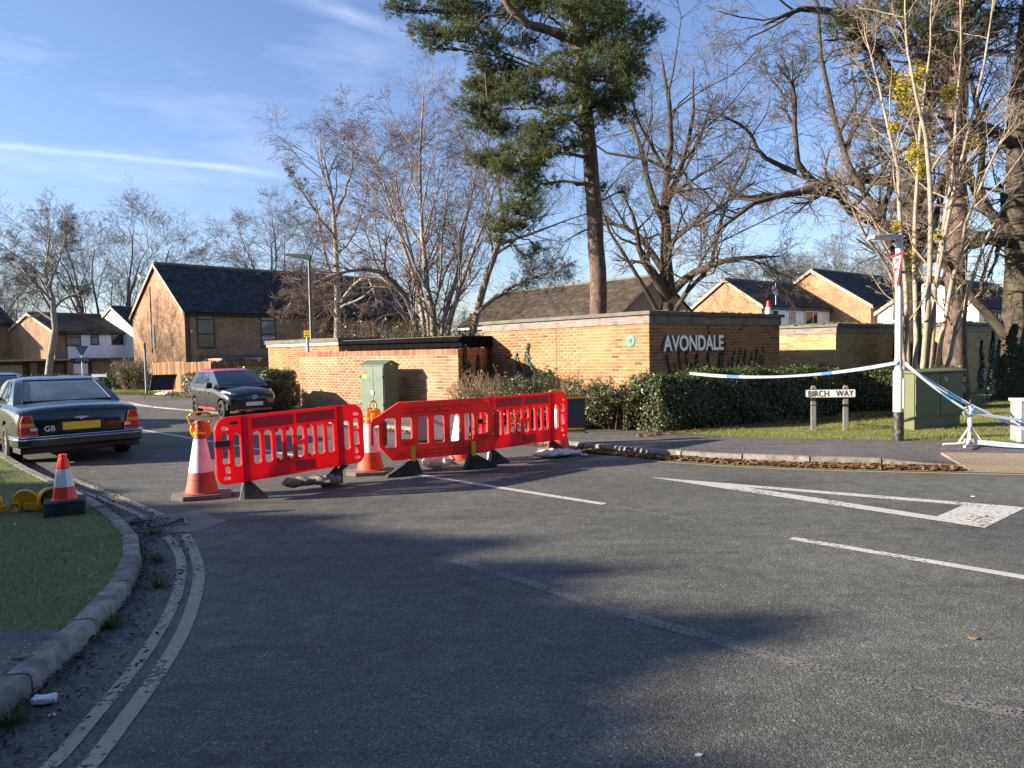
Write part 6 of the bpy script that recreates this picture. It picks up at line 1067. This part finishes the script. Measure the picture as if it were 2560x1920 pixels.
MB().tube([(-.05, 0, .58), (-.11, -.02, .55), (-.13, -.03, .5), (-.09, -.02, .45), (-.02, -.02, .45), (.03, -.02, .5), (0, -.03, .56), (.05, -.02, .58)], .016, 6).build('tape_loop', mTW, ts, smooth=True); MB().lathe([(.03, .28), (.034, .35), (.029, .45), (.038, .52), (.03, .58)], 9, cap=False).build('tape_wrap', mTW, ts); MB().lathe([(.032, .5), (.045, .53), (.03, .57)], 9, Matrix.Translation((.02, -.02, 0)), cap=False).build('tape_knot', mTB, ts)
kn = MB(); 
for i in range(7): kn.tube([(random.uniform(-.15, .12), random.uniform(-.06, .06), .03), (random.uniform(-.1, .1), random.uniform(-.06, .06), random.uniform(.06, .1)), (random.uniform(-.15, .15), random.uniform(-.06, .06), .03)], .012, 5)
kn.build('tape_tangle', mTW, ts)
def ribbon(label, a, b, sag, wd, twist=(0., 0.), rep=1.6, word=True, n=60):
    a, b = np.array(a, float), np.array(b, float); t = thing('cordon_tape', label, 'tape', (0, 0, 0)); s = np.linspace(0, 1, n + 1); P = a + (b - a) * s[:, None]; P[:, 2] -= sag * 4 * s * (1 - s); L = float(np.linalg.norm(b - a)); hz = np.array([-(b - a)[1], (b - a)[0], 0]); hz /= np.linalg.norm(hz); tw = twist[0] + (twist[1] - twist[0]) * s; up = np.column_stack([np.zeros(n + 1), np.zeros(n + 1), np.cos(tw)]) + hz * np.sin(tw)[:, None]; wv = wd * (.85 + .15 * np.sin(s * 9))
    V = np.concatenate([P - up * wv[:, None] / 2, P + up * wv[:, None] / 2]); wf, bf = [], []
    for i in range(n):
        q = (i, i + 1, n + 2 + i, n + 1 + i); ph = (s[i] * L / rep) % 1; (bf if .42 < ph < .54 else wf).append(q)
    link('white_span', np_mesh('t', V, np.array(wf)), t, mTW)
    if bf: link('blue_band', np_mesh('t', V, np.array(bf)), t, mTB)
    if word:
        tm = text_mesh('POLICE LINE', wd * .52, .0004, xf=Matrix.Identity(4)); k = int(L / rep * 2)
        for j in range(k):
            f = (j + .5) / k; i = int(f * n); p = P[i]; d = (P[min(i + 1, n)] - P[max(i - 1, 0)]); d /= np.linalg.norm(d); 
            if d[0] < 0: d = -d
            u = up[i] / np.linalg.norm(up[i]); u = u - d * (u @ d); u /= np.linalg.norm(u); nn = np.cross(d, u); 
            if nn[1] > 0: u = -u if abs(u[2]) < .2 else u; nn = np.cross(d, u)
            o = link('lettering', tm, t, mTL); o.matrix_local = Matrix(((d[0], u[0], nn[0], p[0] + nn[0] * .004 - u[0] * wd * .18), (d[1], u[1], nn[1], p[1] + nn[1] * .004 - u[1] * wd * .18), (d[2], u[2], nn[2], p[2] + nn[2] * .004 - u[2] * wd * .18), (0, 0, 0, 1)))
    return t
pt = (6.20, 11.9, 1.36); ribbon('blue and white cordon tape strung from the lamp column to the hedge top', (2.95 + .35, 13.75, 1.19), pt, .14, .058, (.1, .0)); top = (6.96, 11.2, .60)
ribbon('thin twisted cordon tape strung from the lamp column to the tripod head', (6.32, 11.89, 1.36), top, .05, .05, (.2, 1.0), word=False); ribbon('cordon tape sagging from the lamp column past the tripod towards the pillar', (6.31, 11.88, 1.33), (8.35, 10.9, .12), .16, .075, (.3, .7))
ribbon('narrow cordon tape running from the tripod head past the grey pillar', top, (8.6, 11.0, .42), .04, .06, (.9, .2), word=False); ribbon('cordon tape trailing low from the tripod foot across the pavement', (6.98, 11.16, .16), (8.4, 10.4, .10), .02, .08, (.5, .7))
MB().lathe([(.062, 1.2), (.066, 1.22), (.064, 1.29), (.068, 1.31)], 12, Matrix.Translation((6.26, 11.97, .1)), cap=False).build('tape_wrap', mTW, None); tag(bpy.data.objects['tape_wrap.001'] if 'tape_wrap.001' in bpy.data.objects else bpy.data.objects['tape_wrap'], 'cordon tape wound round the lamp column', 'tape')
# litter
can = MB().lathe([(.02, -.055), (.027, -.05), (.033, -.04), (.03, .0), (.034, .035), (.028, .05), (.02, .055)], 14, Matrix.Translation((0, 0, .024)) @ Matrix.Rotation(rad(90), 4, 'Y') @ Matrix.Diagonal((.72, 1.1, 1, 1))).build('drinks_can', M('can_white', (.6, .64, .7), .35, .2, .2, 25, dirt=((.1, .14, .3), .9, 30)), None, smooth=20, loc=(*G(112, 1762), .004), rz=rotb(75)); [setattr(v, 'co', v.co + Vector((random.uniform(-.006, .006), random.uniform(-.006, .006), random.uniform(-.008, .004) if v.co.z > .012 else 0))) for v in can.data.vertices]; tag(can, 'crushed white drinks can lying in the verge gutter', 'can')
for i, (u, v, s, lab, c) in enumerate(((1745, 1890, .022, 'white cigarette end on the near asphalt', (.7, .68, .62)), (2435, 1597, .035, 'brown fallen leaf on the open road', (.25, .15, .09)), (2433, 1242, .03, 'white paper scrap beside the road triangle', (.75, .75, .73)), (130, 1790, .03, 'pale torn scrap beside the crushed can', (.5, .5, .48)), (395, 1141, .03, 'white flake on the asphalt behind the green saloon', (.7, .7, .7)), (234, 1181, .025, 'white flake on the asphalt by the yellow lines', (.7, .7, .7)))):
    x, y = G(u, v); rg = np.random.default_rng(i); a = rg.random() * 3; pts = [(math.cos(a + k * 1.05) * s * rg.uniform(.5, 1), math.sin(a + k * 1.05) * s * rg.uniform(.4, .8)) for k in range(6)]; o = MB().prism(pts, .004, .008).build('litter_scrap', M('scrap%d' % i, c, .7), None, loc=(x, y, 0)); tag(o, lab, 'litter')
sx, sy = G(60, 1645, .1); o = MB().prism([(-.05, -.03), (.03, -.035), (.05, .01), (-.01, .04)], 0, .035).build('loose_stone', mKerb, None, bevel=.006, loc=(sx, sy, .08)); tag(o, 'broken bit of kerb lying where the grass meets the pavement', 'stone')
# ================================================================ CARS
def catmull(P, k, axis):
    P = np.moveaxis(np.asarray(P, float), axis, 0); n = len(P); Q = np.concatenate([2 * P[:1] - P[1:2], P, 2 * P[-1:] - P[-2:-1]]); out = []
    for i in range(n - 1):
        for j in range(k):
            t = j / k; a, b, c, d = Q[i], Q[i + 1], Q[i + 2], Q[i + 3]; out.append(.5 * (2 * b + (c - a) * t + (2 * a - 5 * b + 4 * c - d) * t * t + (3 * b - a - 3 * c + d) * t ** 3))
    out.append(P[-1]); return np.moveaxis(np.array(out), 0, axis)
def grid_mesh(name, P, closed_v=False, cap=False, smooth=True):
    nu, nv, _ = P.shape; F = []
    for i in range(nu - 1):
        for j in range(nv - (0 if closed_v else 1)): F.append((i * nv + j, i * nv + (j + 1) % nv, (i + 1) * nv + (j + 1) % nv, (i + 1) * nv + j))
    F = [tuple(f) for f in F]
    if cap: F += [tuple(range(nv))[::-1], tuple((nu - 1) * nv + k for k in range(nv))]
    me = bpy.data.meshes.new(name); me.from_pydata([tuple(p) for p in P.reshape(-1, 3)], [], F); bm = bmesh.new(); bm.from_mesh(me); bmesh.ops.recalc_face_normals(bm, faces=bm.faces[:]); bm.to_mesh(me); bm.free()
    for p in me.polygons: p.use_smooth = smooth
    try: me.set_sharp_from_angle(angle=rad(42))
    except Exception: pass
    return me
def car_shell(stations, axles, wheel_r, halfw, ks=5, kp=3):
    S = []
    for (x, w, zb, zm, zs, zd, fx) in stations: S.append([(x, 0, zb), (x, w * .72, zb), (x, w * .95, zb + .06), (x, w, zm), (x, w * .985, zs), (x, w * .9, zd - .03), (x, w * .55, zd + fx * .5), (x, 0, zd + fx)])
    S = catmull(catmull(np.array(S), ks, 0), kp, 1); mir = S[:, -2:0:-1].copy(); mir[..., 1] *= -1; P = np.concatenate([S, mir], 1)
    me = grid_mesh('body', P, True, True); ob = bpy.data.objects.new('tmp', me); COL.objects.link(ob); cut = MB()
    for ax in axles:
        for s in (-1, 1): cut.lathe([(wheel_r + .055, -.14), (wheel_r + .055, .14)], 32, Matrix.Translation((ax, s * (halfw - .04), wheel_r + .01)) @ Matrix.Rotation(rad(90), 4, 'X'))
    co = cut.build('tmpc', None); md = ob.modifiers.new('b', 'BOOLEAN'); md.object = co; md.operation = 'DIFFERENCE'; md.solver = 'EXACT'
    dg = bpy.context.evaluated_depsgraph_get(); res = bpy.data.meshes.new_from_object(ob.evaluated_get(dg)); bpy.data.objects.remove(ob); bpy.data.objects.remove(co); res.materials.clear()
    for p in res.polygons: p.use_smooth = True
    try: res.set_sharp_from_angle(angle=rad(40))
    except Exception: pass
    return res
def ring(z, xr, xf, hw, r, n=(12, 18, 12, 18), bow=.06):
    """closed ring: rear side, right side, front side, left side"""
    pts = []
    for k in range(n[0]): t = -1 + 2 * k / n[0]; pts.append((xr - bow * (1 - t * t) , t * (hw - .0), z))
    for k in range(n[1]): t = k / n[1]; pts.append((xr + (xf - xr) * t, hw * (1 + .035 * math.sin(t * math.pi)), z))
    for k in range(n[2]): t = 1 - 2 * k / n[2]; pts.append((xf + bow * 1.6 * (1 - t * t), t * hw, z))
    for k in range(n[3]): t = 1 - k / n[3]; pts.append((xr + (xf - xr) * t, -hw * (1 + .035 * math.sin(t * math.pi)), z))
    return pts
def cabin(rings, kv=5): return catmull(np.array([ring(*r) for r in rings]), kv, 0)
def patch(P, v0, v1, u0, u1, off, name, mat, parent):
    nu = P.shape[1]; idx = [(u % nu) for u in range(u0, u1 + 1)]; Q = P[v0:v1 + 1][:, idx].copy(); du = np.gradient(Q, axis=1); dv = np.gradient(Q, axis=0); n = np.cross(du, dv); n /= np.linalg.norm(n, axis=2, keepdims=True) + 1e-9
    c = P[:, :, :2].mean((0, 1)); s = np.sign(((Q[..., :2] - c) * n[..., :2]).sum(2).mean()); Q = Q + n * s * off; return link(name, grid_mesh(name, Q), parent, mat)
def wheel(parent, x, y, r, wd, side, rimm, spokes, tyre):
    e = bpy.data.objects.new('wheel', None); COL.objects.link(e); e.parent = parent; e.location = (x, y, r); Rm = Matrix.Rotation(rad(-90 * side), 4, 'X')
    MB().lathe([(r * .66, -wd / 2), (r * .9, -wd / 2), (r * .985, -wd * .36), (r, 0), (r * .985, wd * .36), (r * .9, wd / 2), (r * .66, wd / 2)], 36, Rm, cap=False).build('tyre', tyre, e, smooth=30)
    m = MB().lathe([(r * .60, wd * .18), (r * .64, wd * .46), (r * .67, wd * .47), (r * .67, -wd * .4)], 36, Rm, cap=False).lathe([(r * .15, wd * .30), (r * .13, wd * .40), (.001, wd * .42)], 20, Rm, cap=False)
    for k in range(spokes): m.box(-.02 * r / .3, .02 * r / .3, r * .1, r * .63, wd * .28, wd * .40, Rm @ Matrix.Rotation(2 * math.pi * k / spokes, 4, 'Z'))
    m.build('rim', rimm, e, smooth=30); MB().lathe([(r * .62, wd * .05), (.001, wd * .05)], 24, Rm, cap=False).build('brake_disc', M('brake_dark', (.05, .05, .05), .6, .4), e)
mTyre = M('tyre', (.018, .018, .019), .85, var=.3, ns=14); mChrome = M('chrome', (.75, .76, .78), .12, 1., .03); mGlassC = glass('car_glass', (.012, .016, .018), .03); mGlassD = glass('teal_glass', (.16, .21, .205), .12, .5); mTrim = M('car_trim', (.012, .012, .014), .5)  # the paler grey-teal glass serves the green saloon's rear window
def paint(name, col, met=.3, rough=.35): return M(name, col, rough, met, .06, 2, coat=1., dirt=((col[0] * 1.6 + .015, col[1] * 1.6 + .015, col[2] * 1.6 + .012), .25, 4))
def saloon(label, loc, bear, pm, detail=True):
    t = thing('saloon_car', label, 'car', (*loc, 0), rotb(bear)); t.scale = (.95, .95, .95)
    stt = [(0, .84, .42, .56, .74, .86, .02), (.05, .90, .36, .58, .80, .91, .025), (.16, .935, .30, .60, .84, .955, .03), (.5, .955, .27, .61, .87, .985, .03), (1.2, .965, .25, .62, .90, 1.01, .03), (2.4, .97, .24, .62, .91, 1.0, .03), (3.7, .965, .24, .62, .90, .99, .04), (4.5, .95, .25, .6, .87, .96, .04), (5.05, .91, .28, .58, .80, .90, .03), (5.26, .82, .36, .54, .70, .80, .02)]
    link('body', car_shell(stt, (1.12, 4.18), .335, .95), t, pm)
    P = cabin([(.96, .95, 3.95, .85, .1), (1.05, 1.12, 3.72, .825, .1), (1.2, 1.46, 3.36, .765, .1), (1.345, 1.80, 3.08, .70, .1), (1.41, 2.02, 2.9, .64, .1), (1.445, 2.25, 2.75, .5, .1), (1.455, 2.42, 2.6, .2, .1)])
    link('cabin', grid_mesh('cabin', P, True), t, pm); gl = mGlassD if detail else mGlassC
    rwn = patch(P, 4, 17, 1, 11, .006, 'rear_window', gl, t); fr_ = [tuple(P[4, k] + np.array([-.012, 0, .006])) for k in range(1, 12)] + [tuple(P[k, 11] + np.array([-.012, 0, .006])) for k in range(5, 18)] + [tuple(P[17, k] + np.array([-.012, 0, .006])) for k in range(10, 0, -1)] + [tuple(P[k, 1] + np.array([-.012, 0, .006])) for k in range(16, 3, -1)]; MB().tube(fr_, .013, 5, False).build('window_surround', mTrim, rwn)
    for (a, b) in ((15, 19), (20, 25)): patch(P, 4, 16, a, b, .006, 'side_window', mGlassC, t); patch(P, 4, 16, 72 - b, 72 - a, .006, 'side_window', mGlassC, t)
    patch(P, 4, 16, 32, 40, .006, 'windscreen', mGlassC, t)
    fl = lambda *q: q
    for s in (-1, 1):
        o = .0
        for (z0, z1, mm) in ((.735, .855, 'lamp_red'), (.665, .73, 'lamp_amber'), (.53, .66, 'lamp_red')):
            y = lambda z: .655 + (z - .53) / .33 * .085
            pts = [(s * y(z0), z0), (s * .885, z0), (s * (.885 if z1 < .8 else .85), z1), (s * y(z1), z1)]; 
            if s < 0: pts = pts[::-1]
            MB().prism([(p[0], p[1]) for p in pts], -.02, .045, Matrix(((0, 0, -1, 0), (1, 0, 0, 0), (0, 1, 0, 0), (0, 0, 0, 1)))).build('tail_lamp', M(mm, (.5, .015, .02) if mm == 'lamp_red' else (.85, .3, .02), .2, var=.1, ns=14, coat=.8), t, bevel=.006)
        MB().box(-.052, -.047, s * .70 - .05, s * .70 + .05, .60, .65).build('reversing_light', M('clear_lens', (.7, .68, .66), .2), t)
        MB().tube([(-.05, s * .645, .525), (-.05, s * .735, .86)], .007, 6).build('lamp_trim', mChrome, t)
        MB().tube([(-.05, s * .645, .523), (-.05, s * .885, .523)], .007, 6).build('lamp_trim', mChrome, t)
    bp = MB().prism([(-.10, -.78), (-.06, -.93), (.12, -.975), (.5, -.985), (.5, .985), (.12, .975), (-.06, .93), (-.10, .78)], .33, .50).build('bumper', pm, t, bevel=.03)
    for z in (.503, .462): MB().tube([(.48, -.992, z), (.12, -.982, z), (-.065, -.936, z), (-.106, -.78, z), (-.106, .78, z), (-.065, .936, z), (.12, .982, z), (.48, .992, z)], .009, 6).build('bumper_trim', mChrome, t)
    MB().prism([(-.02, -.8), (.0, -.9), (.5, -.94), (.5, .94), (0, .9), (-.02, .8)], .22, .328).build('valance', mTrim, t, bevel=.02)
    MB().box(-.025, -.0, -.33, .33, .56, .735).build('plate_recess', mTrim, t); MB().box(-.034, -.027, -.285, .285, .585, .712).build('number_plate', M('plate_yellow', (.92, .64, .05), .4, var=.06), t)
    MB().prism([(-.13, .785), (-.03, .765), (0, .745), (.03, .765), (.13, .785), (.05, .80), (0, .805), (-.05, .80)], 0, .008, Matrix(((0, 0, -1, -.004), (1, 0, 0, 0), (0, 1, 0, 0), (0, 0, 0, 1)))).build('emblem', mAlu, t)
    gb = text_mesh('GB', .125, .003, .002); link('lettering', gb, t, mWF, loc=(-.075, .48, .585), rz=rad(-90))
    MB().tube([(.0, -.84, .735), (.2, -.968, .735), (1.2, -.985, .74), (4.4, -.978, .73)], .006, 5).build('side_trim', mChrome, t); MB().tube([(.0, .84, .735), (.2, .968, .735), (1.2, .985, .74), (4.4, .978, .73)], .006, 5).build('side_trim', mChrome, t)
    MB().box(1.45, 1.6, .975, 1.0, .78, .81).build('door_handle', mChrome, t, bevel=.008) if False else None
    for ax in (1.12, 4.18):
        for s in (-1, 1): wheel(t, ax, s * .86, .335, .24, s, M('alloy', (.6, .61, .62), .3, .8), 9, mTyre)
    for y in (-.5, -.62): MB().lathe([(.032, -.08), (.032, .1), (.026, .1), (.026, -.08)], 12, Matrix.Translation((0, y, .25)) @ Matrix.Rotation(rad(90), 4, 'Y'), cap=False).build('exhaust', mChrome, t)
    for s in (-1, 1): MB().box(3.05, 3.2, s * 1.02 - .11, s * 1.02 + .11, .98, 1.12).build('door_mirror', pm, t, bevel=.035)
    return t
ax_ = np.array([-7.37, 12.27]); hb = bvec(-41); p0 = ax_ - hb * 1.06 + np.array([-.32, .5])
saloon('dark green saloon with yellow number plate and GB badge parked by the verge', tuple(p0), -41, paint('british_green', (.004, .016, .013)))
p1 = p0 + hb * 6.4 + bvec(-131) * .35; saloon('dark navy saloon parked ahead of the green saloon', tuple(p1), -41, paint('navy', (.02, .028, .055)), False)
# black hatchback with red roof
t = thing('hatchback_car', 'black hatchback with red roof and white number plate parked facing the barrier', 'car', (*(np.array([-9.12, 21.23]) + bvec(49) * .7 - bvec(139) * .55 + np.array([.25, -.55])), .02), rotb(139)); t.scale = (.87, .87, .9)
pb = paint('hatch_black', (.02, .024, .027), .5, .3); rd = M('hatch_red', (.45, .03, .055), .35, coat=.6, var=.05)
stt = [(.02, .70, .38, .6, .86, .98, .02), (.10, .77, .30, .62, .9, 1.0, .03), (.5, .80, .24, .62, .9, 1.0, .03), (1.3, .805, .22, .6, .9, .98, .03), (2.2, .805, .22, .6, .88, .96, .04), (2.7, .80, .22, .58, .80, .90, .06), (3.1, .77, .24, .54, .70, .80, .08), (3.32, .70, .26, .5, .62, .71, .06), (3.42, .56, .28, .48, .57, .63, .03)]
link('body', car_shell(stt, (.55, 2.89), .29, .80), t, pb)
P = cabin([(.93, .04, 2.72, .765, .1), (1.05, .10, 2.50, .735, .1), (1.2, .2, 2.2, .68, .1), (1.35, .32, 1.86, .615, .1), (1.42, .42, 1.7, .56, .1), (1.45, .6, 1.5, .42, .1), (1.46, .8, 1.3, .15, .1)]); link('cabin', grid_mesh('cabin', P, True), t, pb)
patch(P, 17, 30, 0, 60, .004, 'roof_panel', rd, t); patch(P, 3, 17, 31, 41, .006, 'windscreen', mGlassC, t)
for s in (0, 1):
    for (a, b) in ((15, 19), (20, 25)):
        u0, u1 = (a, b) if s == 0 else (72 - b, 72 - a); patch(P, 4, 16, u0, u1, .006, 'side_window', mGlassC, t)
patch(P, 4, 15, 2, 10, .006, 'rear_window', mGlassC, t)
for ax in (.55, 2.89):
    for s in (-1, 1): wheel(t, ax, s * .72, .29, .18, s, M('black_alloy', (.12, .12, .125), .3, .7), 5, mTyre)
FX = Matrix(((0, 0, 1, 0), (1, 0, 0, 0), (0, 1, 0, 0), (0, 0, 0, 1)))
for s in (-1, 1):
    pts = [(3.34, s * .36, .68), (3.22, s * .62, .66), (2.86, s * .785, .78), (2.9, s * .74, .84), (3.18, s * .60, .775)]; c = np.array(pts); m = MB().add([tuple(p + np.array([.028, s * .014, .02])) for p in c] + [tuple(p - np.array([.05, s * .03, .04])) for p in c], [tuple(range(5)) if s < 0 else tuple(range(5))[::-1], tuple(range(5, 10))] + [(i, (i + 1) % 5, 5 + (i + 1) % 5, 5 + i) for i in range(5)]); hl = m.build('headlight', M('headlight', (.5, .52, .54), .12, .3, .1, 12, coat=1.), t)
    MB().lathe([(.035, 0), (.045, .02), (.03, .035), (.004, .04)], 14, Matrix.Translation((3.36, s * .5, .36)) @ Matrix.Rotation(rad(90), 4, 'Y')).build('fog_lamp', M('fog_lens', (.75, .76, .75), .15), t)
    MB().box(3.1, 3.3, s * .74 - .015, s * .74 + .015, .3, .46).build('intake', mTrim, t)
    MB().prism([(2.14, -.09), (2.32, -.1), (2.36, .06), (2.16, .08)], s * .93 - .09, s * .93 + .09, Matrix.Translation((0, 0, 1.0)) @ Matrix(((1, 0, 0, 0), (0, 0, 1, 0), (0, 1, 0, 0), (0, 0, 0, 1)))).build('door_mirror', mTrim, t, bevel=.03); MB().box(2.2, 2.28, s * .84 - .1, s * .84 + .02, .95, .99).build('mirror_arm', mTrim, t)
    MB().box(.95, 2.45, s * .812 - .008, s * .812 + .008, .27, .335).build('side_stripe', rd, t)
    for x in (.95, 1.75): MB().box(x, x + .16, s * .825 - .014, s * .825 + .014, .74, .775).build('door_handle', pb, t, bevel=.008)
    MB().tube([(1.62, s * .808, .3), (1.62, s * .813, .6), (1.60, s * .80, .9)], .004, 4).build('door_gap', mTrim, t)
MB().prism([(-.34, .60), (-.52, .33), (.52, .33), (.34, .60)], 3.38, 3.44, FX).build('grille', mTrim, t, bevel=.01); MB().prism([(-.56, .255), (.56, .255), (.52, .315), (-.52, .315)], 3.36, 3.445, FX).build('lower_lip', rd, t, bevel=.008)
MB().box(3.446, 3.456, -.26, .26, .40, .51).build('number_plate', M('plate_white2', (.72, .72, .74), .4, var=.03), t)
em = MB(); el = lambda cx, cz, rx, rz: [(3.462, cx + rx * math.cos(q), cz + rz * math.sin(q)) for q in [6.2832 * i / 24 for i in range(25)]]
for e in ((0, .645, .08, .052), (0, .645, .028, .05), (0, .665, .055, .022)): em.tube(el(*e), .009, 6, False)
em.build('emblem', mChrome, t, smooth=True); MB().tube([(1.3, 0, 1.46), (1.05, 0, 1.72)], .005, 5).build('aerial', mTrim, t)
for s in (-1, 1): MB().tube([(3.36, s * .33, .64), (3.42, s * .22, .55), (3.44, s * .40, .42), (3.37, s * .52, .33)], .02, 5).build('grille_trim', mTrim, t)
